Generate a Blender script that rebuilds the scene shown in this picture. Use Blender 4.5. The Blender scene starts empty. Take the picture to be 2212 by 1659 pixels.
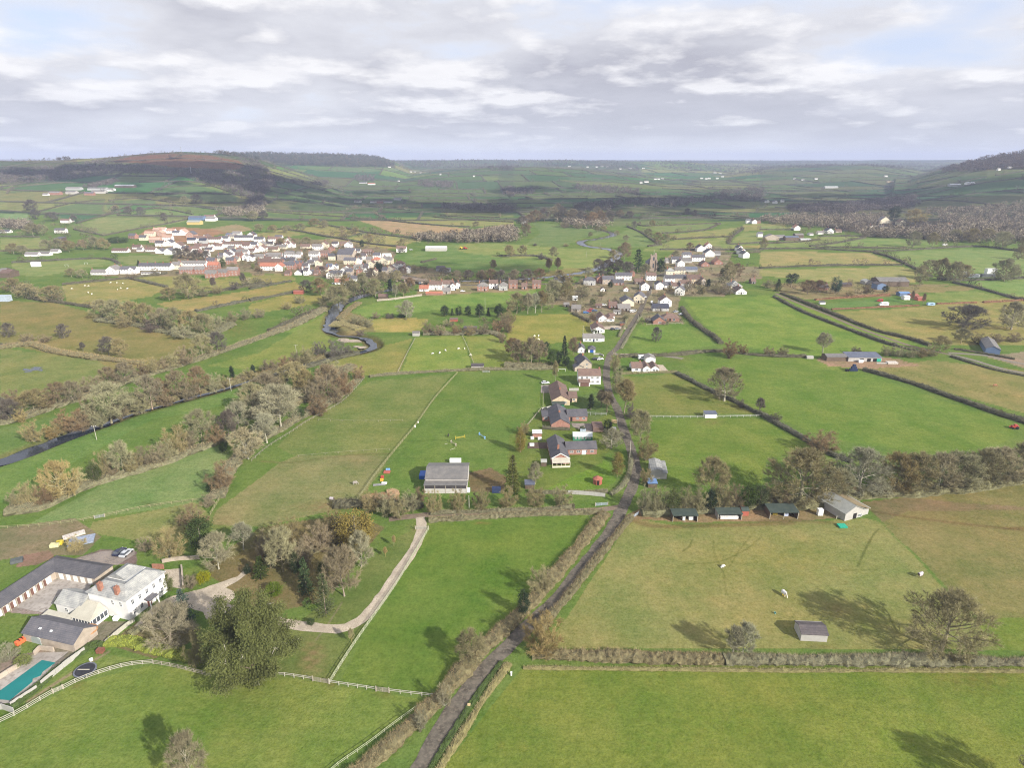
import bpy,math,random
import numpy as np
SC=bpy. context. scene
COL=SC. collection
random. seed(7)
RNG=np. random. default_rng(7)
# ------------------------------------------------------------------ camera model (photo measured on a 2212 x 1659 grid)
W0,H0,F0=2212.0,1659.0,1366.0
CAMH=115.0
PITCH=math. radians(19.7)
CP,SP=math. cos(PITCH),math. sin(PITCH)
def ray(u,v):
 xc=(u-W0/2)/F0;yc=(H0/2-v)/F0
 return xc,CP+SP*yc,-SP+CP*yc
def project(x,y,z):
 zz=z-CAMH
 d=y*CP-zz*SP
 yc=y*SP+zz*CP
 d=np. maximum(d,1e-3)
 return W0/2+F0*x/d,H0/2-F0*yc/d
 # ------------------------------------------------------------------ terrain
def _layer(pts,rf,rc):
 A,S=[],[]
 for u,v in pts:
  dx,dy,dz=ray(u,v)
  A. append(dx/dy);S. append(dz/math. hypot(dx,dy))
 A=np. array(A);S=np. array(S)
 return A,CAMH+S*rc,rf,rc
LAYERS=[_layer([(-700,352),(-200,348),(0,346),(120,346),(200,342),(300,336),(390,329),(480,332),(560,347),(650,374),(740,402),(840,440),(930,475)],1350.,2800.),_layer([(330,345),(400,334),(520,331),(640,332),(780,335),(825,341),(850,349),(900,372),(960,400)],2600.,4300.),_layer([(700,349),(860,347),
(1000,346),(1150,347),(1350,348),(1480,351),(1600,360),(1700,380)],3600.,5600.),_layer([(300,352),(900,350),(1380,346),(1600,347),(2000,346),(2120,346),(2600,350)],3000.,9000.),_layer([(1540,384),(1620,370),(1700,361),(1780,357),(1870,359),(1950,366),(2040,378)],2900.,4300.),_layer([(860,386),(960,371),
(1060,364),(1160,363),(1260,368),(1360,378),(1450,392)],2300.,3300.),_layer([(1960,392),(2030,370),(2090,352),(2140,340),(2212,330),(2350,318),(2700,310)],1600.,3100.),]
def hgt(x,y):
 x=np. asarray(x,float);y=np. asarray(y,float)
 yy=np. maximum(y,1.0)
 a=x/yy;r=np. hypot(x,yy)
 h=np. zeros_like(r)
 for A,Z,rf,rc in LAYERS:
  z=np. interp(a,A,np. maximum(Z,-30),left=Z[0],right=Z[-1])
  z=np. where((a<A[0]-.02)&(A[0]>-1),-20,z)if A[0]>-1 else z
  s=np. clip((r-rf)/(rc-rf),0,1)
  p=.72*s+.28*(3*s*s-2*s**3)
  b=np. clip((r-rc)/2500.,0,1)
  h=np. maximum(h,z*p*(1-.25*b))
 k=np. clip((r-1500)/2500,0,1)
 h=h+k*(3.5*np. sin(x/230+y/410)+3*np. sin(x/143-y/260+1.3)+1.5*np. sin(x/71+y/97))
 h=h+.25*np. sin(x/31+1)*np. sin(y/43)*np. clip((r-230)/300,0,1)
 return h
def castN(U,V):
 U=np. atleast_1d(np. asarray(U,float));V=np. atleast_1d(np. asarray(V,float))
 dx=(U-W0/2)/F0;yc=(H0/2-V)/F0
 dy=CP+SP*yc;dz=-SP+CP*yc
 hor=np. hypot(dx,dy)
 rs=np. concatenate([np. arange(60,1200,12.),np. geomspace(1200,16000,520)])
 lo=np. full(U. shape,rs[0]);hi=np. full(U. shape,np. nan)
 for r in rs:
  t=r/hor
  below=(CAMH+dz*t)<hgt(dx*t,dy*t)
  open_=np. isnan(hi)
  hi=np. where(open_&below,r,hi)
  lo=np. where(open_&~below,r,lo)
  if not np. isnan(hi). any():break
 hi=np. where(np. isnan(hi),15000.,hi)
 for _ in range(18):
  m=.5*(lo+hi);t=m/hor
  b=(CAMH+dz*t)<hgt(dx*t,dy*t)
  hi=np. where(b,m,hi);lo=np. where(b,lo,m)
 t=.5*(lo+hi)/hor
 X,Y=dx*t,dy*t
 return np. stack([X,Y,hgt(X,Y)],-1)
def cast(u,v):
 return castN([u],[v])[0]
def cz(u,v,z):
 dx,dy,dz=ray(u,v)
 t=(z-CAMH)/dz
 return np. array([dx*t,dy*t,z])
def ppm(p):
 """photo pixels per metre at a world point"""
 return F0/(p[1]*CP-(p[2]-CAMH)*SP)
def hpx(u,vb,h):
 """height in metres of something standing at (u, vb) whose top shows h pixels higher"""
 p=cast(u,vb);dx,dy,dz=ray(u,vb-h)
 t=math. hypot(p[0],p[1])/math. hypot(dx,dy)
 return p,max(.3,CAMH+dz*t-p[2])
_CR={'A':(0,1700,.55340),'B':(900,1700,.55340),'C':(1800,1700,.55351),'D':(2590,1700,.55351),'E':(0,1100,.42194),'F':(850,1100,.42194),'G':(1700,1100,.42194),'H':(2590,1000,.48232),'I':(0,480,.40687),'J':(850,480,.40687),'K':(1700,480,.40687),'L':(2590,480,.40687),'M':(0,1800,.42194),'N':(300,700,.31646),
'O':(900,750,.31646),'P':(1900,800,.31646),'Q':(1780,1280,.25316),'R':(1850,950,.22604),'U':(0,0,1.57776)}
def c2(k,x,y):
 a,b,s=_CR[k]
 return(a+s*x)/1.57776,(b+s*y)/1.57776
def cl(k,pts):
 return[c2(k,x,y)for x,y in pts]
def cs(k):
 return _CR[k][2]/1.57776
def lin(c):
 if isinstance(c,str):
  c=[int(c[i:i+2],16)/255 for i in(1,3,5)]
 return tuple(x/12.92 if x<=.04045 else((x+.055)/1.055)**2.4 for x in c)
GAIN=1.78
def alb(c,g=None):
 """surface colour that shows as the given colour in full sun"""
 return tuple(min(.85,x/(g or GAIN))for x in lin(c))
 # ------------------------------------------------------------------ mesh builder
class MB:
 def __init__(s):s. v=[];s. f=[];s. n=0;s. m=[]
 def add(s,verts,faces,mat=0):
  verts=np. asarray(verts,float). reshape(-1,3)
  if isinstance(faces,np. ndarray):
   groups=[faces]
  else:
   d={}
   for f in faces:d. setdefault(len(f),[]). append(f)
   groups=[np. array(g)for g in d. values()]
  for g in groups:
   if len(g):
    s. f. append(g+s. n);s. m. append(np. full(len(g),mat))
  s. v. append(verts);s. n+=len(verts)
  return s
 def box(s,x0,x1,y0,y1,z0,z1,mat=0,T=None):
  v=np. array([(x,y,z)for z in(z0,z1)for x,y in((x0,y0),(x1,y0),(x1,y1),(x0,y1))],float)
  if T is not None:v=T(v)
  return s. add(v,[(0,3,2,1),(4,5,6,7),(0,1,5,4),(1,2,6,5),(2,3,7,6),(3,0,4,7)],mat)
 def prism(s,poly,z0,z1,mat=0):
  """vertical extrusion of an xy polygon (counter-clockwise)"""
  n=len(poly)
  v=[(x,y,z0)for x,y in poly]+[(x,y,z1)for x,y in poly]
  f=[tuple(range(n-1,-1,-1)),tuple(range(n,2*n))]+[(i,(i+1)%n,n+(i+1)%n,n+i)for i in range(n)]
  return s. add(v,f,mat)
 def tube(s,pts,rad,k=5,mat=0,cap=True):
  pts=np. asarray(pts,float);rad=np. broadcast_to(rad,(len(pts),))
  d=np. gradient(pts,axis=0);d/=np. linalg. norm(d,axis=1)[:,None]+1e-9
  ref=np. where(np. abs(d[:,2:3])>.9,np. array([[1.,0,0]]),np. array([[0,0,1.]]))
  a=np. cross(d,ref);a/=np. linalg. norm(a,axis=1)[:,None]+1e-9
  b=np. cross(d,a)
  th=np. arange(k)*2*math. pi/k
  v=pts[:,None]+rad[:,None,None]*(a[:,None]*np. cos(th)[None,:,None]+b[:,None]*np. sin(th)[None,:,None])
  n=len(pts);i=np. arange(n-1)[:,None]*k;j=np. arange(k)[None];j2=(j+1)%k
  q=np. stack([i+j,i+j2,i+k+j2,i+k+j],-1). reshape(-1,4)
  s. add(v. reshape(-1,3),q[:,::-1],mat)
  if cap and rad[-1]>.01:
   s. add(v[-1],[tuple(range(k))[::-1]],mat)
  return s
 def build(s,name,mats,parent=None,smooth=False,attr=None):
  me=bpy. data. meshes. new(name)
  v=np. concatenate(s. v);F=s. f;M=s. m
  me. vertices. add(len(v));me. vertices. foreach_set('co',v. astype('f'). ravel())
  lens=np. concatenate([np. full(len(g),g. shape[1])for g in F])
  loops=np. concatenate([g. ravel()for g in F]). astype('i')
  me. loops. add(len(loops));me. loops. foreach_set('vertex_index',loops)
  st=np. concatenate([[0],np. cumsum(lens)[:-1]]). astype('i')
  me. polygons. add(len(lens));me. polygons. foreach_set('loop_start',st)
  try:me. polygons. foreach_set('loop_total',lens. astype('i'))
  except Exception:pass
  me. polygons. foreach_set('material_index',np. concatenate(M). astype('i'))
  me. polygons. foreach_set('use_smooth',np. full(len(lens),bool(smooth)))
  if not isinstance(mats,(list,tuple)):mats=[mats]
  for m in mats:me. materials. append(m)
  if attr is not None:
   for nm,arr in attr. items():
    ca=me. color_attributes. new(nm,'FLOAT_COLOR','POINT')
    ca. data. foreach_set('color',np. concatenate([arr,np. ones((len(arr),1))],1). astype('f'). ravel())
  me. update(calc_edges=True)
  me. validate()
  return link(name,me,parent)
def link(name,me,parent=None):
 o=bpy. data. objects. new(name,me);COL. objects. link(o)
 if parent is not None:o. parent=parent
 return o
THINGS=[]
def tag(o,look,cat,group=None,px=None,place=None,label=None):
 """look: how it looks; place: where it stands (else worked out from the landmarks); px: place in the photo, to tell repeats apart"""
 o['category']=cat
 if group:o['group']=group
 THINGS. append(dict(o=o,look=look,place=place,px=px,label=label))
 return o
def empty(name,loc,rz=0.,s=1.):
 o=bpy. data. objects. new(name,None);COL. objects. link(o)
 o. location=loc;o. rotation_euler=(0,0,rz);o. scale=(s,s,s)if np. isscalar(s)else s
 o. empty_display_size=.5
 return o
def struct(o,kind='structure'):
 o['kind']=kind
 return o
 # ------------------------------------------------------------------ materials
MATS={}
def nodes_of(name):
 m=bpy. data. materials. new(name);m. use_nodes=True
 nt=m. node_tree;b=nt. nodes['Principled BSDF']
 return m,nt,b
def N(nt,t,**kw):
 n=nt. nodes. new(t)
 for k,v in kw. items():
  if k in n. inputs:n. inputs[k]. default_value=v
  else:setattr(n,k,v)
 return n
def mixc(nt,fac,a,b,mode='MIX'):
 n=nt. nodes. new('ShaderNodeMix');n. data_type='RGBA';n. blend_type=mode
 for i,x in((0,fac),(6,a),(7,b)):
  if hasattr(x,'links'):nt. links. new(x,n. inputs[i])
  else:n. inputs[i]. default_value=x if i==0 or len(x)==4 else(*x,1)
 return n. outputs[2]
def noise(nt,scale,detail=3,rough=.55,coord='Object',vec=None):
 n=N(nt,'ShaderNodeTexNoise',Scale=scale,Detail=detail,Roughness=rough)
 if vec is None:
  tc=nt. nodes. new('ShaderNodeTexCoord');vec=tc. outputs[coord]
 nt. links. new(vec,n. inputs['Vector'])
 return n. outputs['Fac']
def ramp(nt,f,lo,hi,a=0.,b=1.):
 n=N(nt,'ShaderNodeMapRange');n. clamp=True
 nt. links. new(f,n. inputs[0])
 for i,x in((1,lo),(2,hi),(3,a),(4,b)):n. inputs[i]. default_value=x
 return n. outputs[0]
def mat(name,col,var=.25,scale=1.5,rough=.85,col2=None,spec=.2,metal=0.,bump=0.,objvar=0.,two=False,fine=None):
 """weathered plain surface: base colour broken up by noise at two sizes, optional second colour in patches, optional change from object to object"""
 if name in MATS:return MATS[name]
 m,nt,b=nodes_of(name)
 c=(*col,1)if len(col)==3 else col
 f1=noise(nt,scale,4);f2=noise(nt,fine or scale*7,2)
 dark=tuple(x*(1-var)for x in c[:3]);light=tuple(min(1,x*(1+var))for x in c[:3])
 out=mixc(nt,ramp(nt,f1,.3,.7),dark,light)
 if col2 is not None:out=mixc(nt,ramp(nt,f2,.48,.68),out,col2)
 else:out=mixc(nt,ramp(nt,f2,.3,.7,.0,.35),out,dark)
 if objvar:
  oi=nt. nodes. new('ShaderNodeObjectInfo')
  h=N(nt,'ShaderNodeHueSaturation')
  nt. links. new(out,h. inputs['Color'])
  nt. links. new(ramp(nt,oi. outputs['Random'],0,1,1-objvar,1+objvar),h. inputs['Value'])
  mu=N(nt,'ShaderNodeMath',operation='FRACT');m2=N(nt,'ShaderNodeMath',operation='MULTIPLY')
  m2. inputs[1]. default_value=7.31
  nt. links. new(oi. outputs['Random'],m2. inputs[0]);nt. links. new(m2. outputs[0],mu. inputs[0])
  nt. links. new(ramp(nt,mu. outputs[0],0,1,.5-.035*objvar*3,.5+.035*objvar*3),h. inputs['Hue'])
  nt. links. new(ramp(nt,mu. outputs[0],0,1,1.15,.8),h. inputs['Saturation'])
  out=h. outputs[0]
 nt. links. new(out,b. inputs['Base Color'])
 b. inputs['Roughness']. default_value=rough;b. inputs['Specular IOR Level']. default_value=spec
 b. inputs['Metallic']. default_value=metal
 if bump:
  bp=N(nt,'ShaderNodeBump',Strength=bump,Distance=.05)
  nt. links. new(f2,bp. inputs['Height']);nt. links. new(bp. outputs[0],b. inputs['Normal'])
 MATS[name]=m
 return m
 # ------------------------------------------------------------------ ground colours, field by field (grass, stubble, soil, heath and wood floor; distant ones have cloud shade and haze painted in)
FIELDS=[]
def field(col,pts,k='U',edge=0.):
 c=[int(col[i:i+2],16)/255 for i in(1,3,5)]
 g=c[1]>c[0]*.98
 c=[c[0]+(.055 if g else.035)*c[1]/.6,c[1]+.008,c[2]+.06*c[1]/.6]
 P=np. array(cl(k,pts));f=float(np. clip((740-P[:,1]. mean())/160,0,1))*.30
 c=[x*(1-f)+y*f for x,y in zip(c,(.66,.65,.50))]if P[:,1]. mean()>470 else c  # haze put into the colour: middle fields grow paler with distance
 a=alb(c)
 if P[:,1]. mean()<472 and c[0]<.54:a=tuple(min(.5,x*1.3)for x in a)  # distant colours already hold cloud shade, so they are lifted here
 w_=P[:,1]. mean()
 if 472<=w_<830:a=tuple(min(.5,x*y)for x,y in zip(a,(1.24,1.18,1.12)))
 FIELDS. append((P,a))
VILL='#878068'
field('#5e5149',[(0,150),(640,150),(660,205),(300,215),(0,250)],'I')
field('#4c4a48',[(-300,215),(400,215),(700,185),(900,140),(1400,95),(1990,105),(2150,160),(2260,250),(2350,420),(2212,430),(2000,400),(1700,310),(1500,285),(1000,265),(640,320),(160,370),(-300,360)],'I')
field('#84503f',[(900,175),(1100,128),(1400,108),(1750,120),(2000,165),(2060,210),(1980,240),(1500,225),(1200,185)],'I')
field('#46704a',[(60,440),(140,385),(560,330),(1020,268),(1080,292),(1490,292),(1540,335),(1990,465),(1980,512),(1800,520),(1500,472),(1290,452),(1270,402),(1120,400),(960,372),(560,397)],'I')
field('#7f8a4c',[(1560,300),(1800,262),(2000,255),(2110,280),(2170,325),(1800,335)],'I')
field('#747f4c',[(1740,345),(2180,335),(2212,390),(2000,400),(1880,380)],'I')
field('#48724a',[(330,590),(700,512),(880,492),(860,560),(900,610),(640,682)],'I')
field('#48754a',[(910,500),(1300,492),(1330,560),(960,610),(890,560)],'I')
field('#769454',[(640,702),(960,612),(1320,570),(1690,622),(1480,690),(860,790)],'I')
field('#838f58',[(1340,560),(1560,545),(1860,590),(1640,612)],'I')
field('#838f58',[(60,500),(390,472),(400,532),(60,590)],'I')
field('#669254',[(0,610),(230,600),(262,682),(0,682)],'I')
field('#7d9850',[(0,820),(330,812),(440,912),(0,925)],'I')
field('#77994f',[(100,1020),(830,985),(1000,1030),(740,1062),(300,1142),(120,1112)],'I')
field('#769252',[(980,970),(1420,950),(1440,1000),(1100,1040),(990,1010)],'I')
field('#939a55',[(520,1212),(1080,1150),(1400,1220),(1270,1300),(800,1382),(560,1362)],'I')
field('#9b9a58',[(1300,1362),(2212,1240),(2212,1312),(1640,1430),(1420,1402)],'I')
field('#8c984f',[(1100,1130),(1400,1120),(1700,1165),(2212,1130),(2212,1180),(1800,1250),(1440,1240)],'I')
field('#a0946c',[(1700,745),(1980,695),(2120,740),(2000,770),(1750,790)],'I')
field('#a87f62',[(1150,810),(1220,740),(1500,720),(1800,740),(1900,770),(1620,830),(1500,860)],'I')
field(VILL,[(930,930),(1150,870),(1600,850),(2212,800),(2212,1240),(2100,1100),(1500,1130),(1000,1140),(760,1120),(1440,1010),(1450,950)],'I')
field('#3f3e3e',[(0,110),(400,100),(900,105),(1100,140),(1230,200),(1230,225),(800,215),(380,205),(0,230)],'J')
field('#819a5c',[(380,210),(830,215),(1240,225),(1250,250),(850,262),(560,250)],'J')
field('#465a44',[(1240,170),(1700,150),(2212,155),(2212,310),(1700,290),(1290,230)],'J')
field('#4c5c40',[(0,280),(540,300),(2212,330),(2212,600),(1500,640),(150,590),(0,560)],'J')
field('#3e633c',[(330,540),(430,510),(1000,540),(750,600),(350,580)],'J')
field('#3f663e',[(750,600),(1010,548),(1640,580),(1500,620),(1100,620),(900,615)],'J')
field('#50623c',[(1100,600),(1640,590),(1660,575),(1900,590)],'J')
field('#4c7042',[(150,600),(700,640),(680,665),(300,645),(140,630)],'J')
field('#8f9a58',[(0,790),(270,742),(480,780),(250,810),(50,808)],'J')
field('#959a58',[(330,745),(600,705),(970,770),(840,790),(680,800)],'J')
field('#b59e78',[(850,655),(1150,670),(1850,735),(1830,780),(1450,812),(1200,770),(1000,690)],'J')
field('#8f9c55',[(1170,640),(1520,635),(1850,700),(1840,720),(1250,670)],'J')
field('#94a05a',[(1600,600),(1670,580),(2212,610),(2212,640),(1700,640)],'J')
field('#859b52',[(1600,645),(2212,660),(2212,690),(1870,722),(1540,640)],'J')
field('#98a25c',[(830,810),(1000,775),(1440,830),(1260,880),(1000,850)],'J')
field('#929a58',[(780,820),(1240,890),(1230,905),(1000,900)],'J')
field('#9a9874',[(520,830),(800,810),(950,880),(800,900),(560,870)],'J')
field('#9f9870',[(1890,735),(2110,700),(2212,690),(2212,760),(1900,770)],'J')
field('#588a3e',[(1190,960),(1460,920),(1750,850),(2212,870),(2350,900),(2350,1090),(1900,1105),(1680,1090),(1500,1060),(1330,1030)],'J')
field('#7d9c4c',[(1720,880),(1900,850),(2212,865),(2320,880),(2212,990),(2050,970),(1760,925)],'J')
field('#6f8a48',[(1500,1100),(1900,1105),(1850,1160),(1560,1180)],'J')
field(VILL,[(0,800),(560,830),(1150,900),(1230,940),(1200,1020),(1500,1060),(1680,1100),(1500,1160),(1250,1160),(1000,1160),(640,1150),(300,1110),(0,1110)],'J')
field('#8c9450',[(0,1130),(330,1110),(400,1160),(0,1240)],'J')
field('#989650',[(0,1250),(380,1180),(480,1240),(0,1350)],'J')
field('#8f984c',[(0,1370),(300,1290),(660,1290),(620,1350),(350,1400),(0,1450)],'J')
field('#6e9440',[(170,1600),(440,1470),(690,1405),(640,1600)],'J')
field('#6d9a40',[(860,1430),(1000,1370),(1300,1310),(1720,1290),(2212,1260),(2400,1240),(2400,1330),(1700,1400),(1000,1480)],'J')
field('#9da457',[(1000,1490),(1300,1480),(1500,1490),(1430,1600),(1060,1600)],'J')
field('#8d8a5c',[(720,1560),(780,1440),(860,1440),(1000,1490),(1060,1600),(720,1620)],'J')
field('#8a8a66',[(1430,1160),(2212,1160),(2400,1160),(2400,1250),(1600,1290),(1400,1290)],'J')
field('#465c42',[(0,165),(1200,165),(1200,300),(900,330),(0,310)],'K')
field('#4a5f44',[(0,310),(500,320),(2212,330),(2212,560),(900,660),(0,620)],'K')
field('#8c9a58',[(480,320),(1200,365),(2212,380),(2212,400),(1200,400),(700,370)],'K')
field('#5a7a42',[(940,650),(2100,600),(2100,650),(1180,700),(950,720)],'K')
field('#688a46',[(1180,715),(1800,690),(1830,710),(1700,750),(1370,775)],'K')
field('#889a52',[(1400,790),(2040,720),(1960,800),(1480,825)],'K')
field('#7f9c4e',[(1230,900),(1480,830),(1960,805),(1920,860),(2212,870),(2212,910),(1500,920),(1200,930)],'K')
field('#8f9a56',[(2050,700),(2400,690),(2400,750),(2050,755)],'K')
field('#78984e',[(1920,860),(2040,770),(2212,770),(2212,840),(2000,865)],'K')
field('#5c8644',[(280,690),(500,695),(660,720),(900,740),(960,760),(700,810),(540,900),(230,860),(350,770)],'K')
field('#618c45',[(720,850),(960,800),(1100,730),(1200,770),(1330,870),(1200,890),(960,890),(780,875)],'K')
field('#7b9c4a',[(230,870),(540,905),(900,900),(1000,950),(860,1060),(600,1080),(380,1000),(0,970),(0,880)],'K')
field('#5c8a40',[(0,985),(250,980),(420,1005),(360,1060),(0,1080)],'K')
field('#848a4c',[(380,1100),(600,1060),(860,1060),(780,1130),(420,1140)],'K')
field('#8a8c70',[(700,1150),(900,1120),(1350,1080),(1400,980),(1500,900),(1850,880),(1950,960),(1900,1050),(2212,1060),(2212,1150),(1900,1200),(1900,1300),(1520,1300),(1500,1420),(1560,1540),(1250,1560),(1180,1440),(1100,1560),(700,1560),(760,1500),(600,1440),(560,1380),(380,1370),(600,1230)],'K')
field('#a3a058',[(2212,900),(2000,890),(2212,870),(2212,1000)],'K')
field('#5e5046',[(1640,200),(1800,140),(2212,90),(2500,60),(2500,230),(2100,240),(1700,260)],'L')
field('#4a5c46',[(0,160),(1640,190),(1700,250),(2500,240),(2500,520),(1300,580),(0,560)],'L')
field('#416b48',[(1500,300),(1900,290),(1880,330),(1720,345)],'L')
field('#47463f',[(200,540),(1300,480),(1300,560),(2212,520),(2212,760),(1500,780),(700,760),(300,660)],'L')
field('#3f6a46',[(700,450),(1300,400),(2212,330),(2212,440),(1300,490),(800,480)],'L')
field('#7b9a54',[(0,700),(280,720),(260,750),(0,755)],'L')
field('#76994e',[(0,870),(480,800),(800,795),(860,810),(420,890),(0,905)],'L')
field('#6d994a',[(450,890),(900,815),(1420,830),(1500,880),(1200,895),(560,895)],'L')
field('#9aa060',[(0,925),(920,935),(1000,970),(1190,1030),(600,1040),(0,1050)],'L')
field('#92a05c',[(0,1080),(1190,1055),(1320,1090),(1300,1190),(700,1190),(250,1150),(0,1130)],'L')
field('#719c50',[(1020,945),(1240,925),(1700,905),(2212,915),(2400,930),(2400,1150),(1700,1165),(1450,1110),(1250,1030)],'L')
field('#72a050',[(1720,1180),(2400,1150),(2400,1340),(2140,1310),(1900,1230)],'L')
field('#7b9a4c',[(1400,1280),(1800,1255),(2080,1330),(1820,1370),(1480,1355),(1390,1320)],'L')
field('#5c8c42',[(520,1370),(1100,1310),(1330,1370),(600,1410)],'L')
field('#8c8c62',[(0,1200),(1000,1180),(1300,1200),(1600,1200),(1380,1270),(1100,1300),(400,1330),(150,1260)],'L')
field('#8d8a58',[(1280,1220),(1800,1215),(1790,1250),(1380,1275)],'L')
field('#8f9854',[(620,1430),(1300,1400),(1480,1385),(2400,1350),(2400,1600),(1030,1600)],'L')
field('#848a50',[(0,650),(110,652),(430,737),(380,790),(250,800),(150,775),(0,740)])  # olive takes in the cloud shade over this field
field('#7b9050',[(0,752),(200,775),(250,802),(150,850),(0,885)])
field('#71964a',[(0,925),(60,915),(150,890),(180,925),(0,985)])
field('#719a48',[(-60,1012),(200,930),(580,818),(600,812),(500,870),(420,890),(330,905),(130,1015),(30,1080),(-60,1100)])
field('#82a45c',[(50,1142),(120,1100),(220,1048),(480,952),(495,975),(480,1050),(440,1085),(200,1120)])
field('#93a05c',[(200,1128),(420,1085),(450,1110),(410,1165),(290,1168),(190,1150)])
field('#96906a',[(-60,1150),(160,1120),(220,1160),(180,1200),(60,1200),(-60,1220)])
field('#7c9548',[(450,790),(560,762),(712,672),(700,700),(720,745),(640,780),(560,800)])
field('#84944c',[(690,775),(820,750),(890,731),(862,806),(790,812),(740,800)])
field('#7e9c48',[(868,804),(896,729),(1002,726),(1022,802)])
field('#819848',[(1005,727),(1075,724),(1135,795),(1025,801)])
field('#8c9a4a',[(1092,735),(1110,682),(1230,677),(1290,700),(1270,735),(1150,745)])
field('#6f9440',[(982,808),(1190,798),(1185,880),(1110,950),(1095,1075),(775,1085),(850,990)])
field('#80974e',[(800,823),(975,808),(842,986),(636,985),(600,965),(640,920)])
field('#8e9a5e',[(605,1000),(640,985),(845,984),(770,1092),(560,1140),(455,1132),(470,1100)])
field('#6d9138',[(735,1468),(925,1133),(1265,1113),(1280,1125),(1130,1330),(1040,1400),(920,1505)])
field('#748e46',[(560,1330),(640,1352),(700,1300),(850,1165),(900,1140),(925,1133),(715,1475),(600,1458)])
field('#868252',[(430,1230),(560,1140),(760,1110),(830,1140),(700,1300),(560,1330),(520,1290)])
field('#7c9a42',[(-400,1660),(0,1566),(170,1476),(325,1438),(460,1450),(600,1460),(900,1510),(920,1520),(700,1665),(560,1800),(-500,1800)])
field('#7d963c',[(900,1800),(960,1659),(1130,1440),(2212,1440),(2700,1440),(2700,1900),(900,1900)])
field('#94a05a',[(1180,1400),(1365,1120),(1480,1140),(1870,1120),(1905,1130),(2115,1350),(2160,1405),(1220,1400)])
field('#8f9457',[(1870,1085),(2212,1042),(2700,990),(2700,1420),(2170,1405),(2125,1345),(1905,1128)])
field('#7f9a40',[(2100,1338),(2215,1335),(2600,1330),(2600,1410),(2160,1405)])
field('#77973e',[(1385,906),(1640,904),(1765,968),(1660,990),(1640,1045),(1440,1048),(1405,960)])
field('#84964a',[(1340,815),(1455,808),(1640,893),(1370,900)])
field('#769a40',[(1465,780),(1760,770),(1870,805),(2020,860),(2190,915),(2190,945),(2120,980),(1960,975),(1800,950),(1600,872)])
field('#949b5a',[(1870,800),(2010,778),(2212,800),(2600,840),(2600,960),(2212,892),(2010,838)])
field('#72983f',[(1478,648),(1690,636),(1860,706),(2005,752),(1760,772),(1555,742)])
field('#6c9440',[(1362,745),(1385,697),(1470,697),(1550,745),(1375,768)])
field('#8f9856',[(1800,680),(2212,640),(2700,620),(2700,742),(2060,745),(1930,730)])
field('#99967c',[(2130,770),(2212,760),(2600,770),(2600,800),(2212,795)])
field('#a09072',[(1760,775),(1830,765),(1940,775),(1990,790),(1860,797),(1790,790)])
field('#709a36',[(1170,1000),(1315,995),(1330,1040),(1300,1062),(1170,1058)])
field('#74903f',[(1100,940),(1180,890),(1320,870),(1325,960),(1300,1000),(1170,1060),(1095,1060)])
field('#6a8a48',[(1185,870),(1300,845),(1320,890),(1260,925),(1190,925)])
field('#8a7c58',[(1008,1022),(1060,1010),(1092,1030),(1090,1062),(1020,1062)])
field('#a08a62',[(790,1068),(860,1060),(870,1090),(790,1095)])
field('#948a60',[(1860,1085),(1960,1075),(2120,1090),(2212,1095),(2212,1102),(1960,1105),(1905,1128)])
field('#a39468',[(1340,1120),(1480,1128),(1700,1128),(1860,1115),(1870,1095),(1640,1090),(1380,1100)])
field('#a5a090',cl('M',[(0,650),(430,420),(760,430),(690,520),(450,560),(350,700),(100,690)]))
field('#8a7f74',cl('M',[(600,250),(820,170),(1100,190),(1100,290),(820,300)]))
field('#a08870',cl('M',[(120,320),(180,220),(400,180),(450,240),(300,300)]))
field('#94947c',cl('M',[(300,1000),(560,880),(640,760),(1050,760),(850,910),(640,1000),(200,1330),(0,1440),(0,1060)]))
field('#8d8a7c',cl('M',[(0,1380),(0,1180),(300,1020),(560,1000),(330,1230),(90,1420)]))
field('#7c9a48',cl('M',[(440,1250),(700,1000),(1240,1080),(870,1140),(640,1220)]))
field('#7a9845',cl('M',[(1480,330),(1700,300),(1700,420),(1500,440)]))
field('#8a8458',cl('M',[(1100,760),(1500,640),(1600,900),(1240,1060),(860,940)]))
def inside(P,poly):
 x,y=P[:,0],P[:,1]
 r=np. zeros(len(P),bool)
 n=len(poly)
 for i in range(n):
  x0,y0=poly[i];x1,y1=poly[(i+1)%n]
  if y0==y1:continue
  c=((y0>y)!=(y1>y))&(x<(x1-x0)*(y-y0)/(y1-y0)+x0)
  r^=c
 return r
RIV_LOW=cl('E',[(-420,1240),(0,1108),(200,1040),(500,920),(850,795),(1060,715),(1330,640),(1900,490),(2100,395)])+[(605,800),(699,771),(771,759),(806,747),(795,731),(765,723),(735,722),(716,712),(713,698),(727,662),(745,650),(790,634),(850,622),(885,610)]
RIV_UP=[(885,610),(960,606),(1080,602),(1200,594),(1290,578),(1335,550),(1325,540),(1309,535.6),(1273,531),(1255,525),(1258,518.5),(1289,514.4),(1325,506),(1310,498),(1280,492),(1200,488)]
def world_line(pts,step=4.):
 P=castN([p[0]for p in pts],[p[1]for p in pts])[:,:2]
 Q=[P[0]]
 n=len(P)
 for i in range(n-1):
  p0,p1,p2,p3=P[max(i-1,0)],P[i],P[i+1],P[min(i+2,n-1)]
  for t in np. linspace(0,1,9)[1:]:
   Q. append(.5*((2*p1)+(-p0+p2)*t+(2*p0-5*p1+4*p2-p3)*t*t+(-p0+3*p1-3*p2+p3)*t**3))
 Q=np. array(Q)
 d=np. concatenate([[0],np. cumsum(np. linalg. norm(np. diff(Q,axis=0),axis=1))])
 k=max(2,int(d[-1]/step)+1)
 s=np. linspace(0,d[-1],k)
 return np. stack([np. interp(s,d,Q[:,0]),np. interp(s,d,Q[:,1])],-1)
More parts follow.
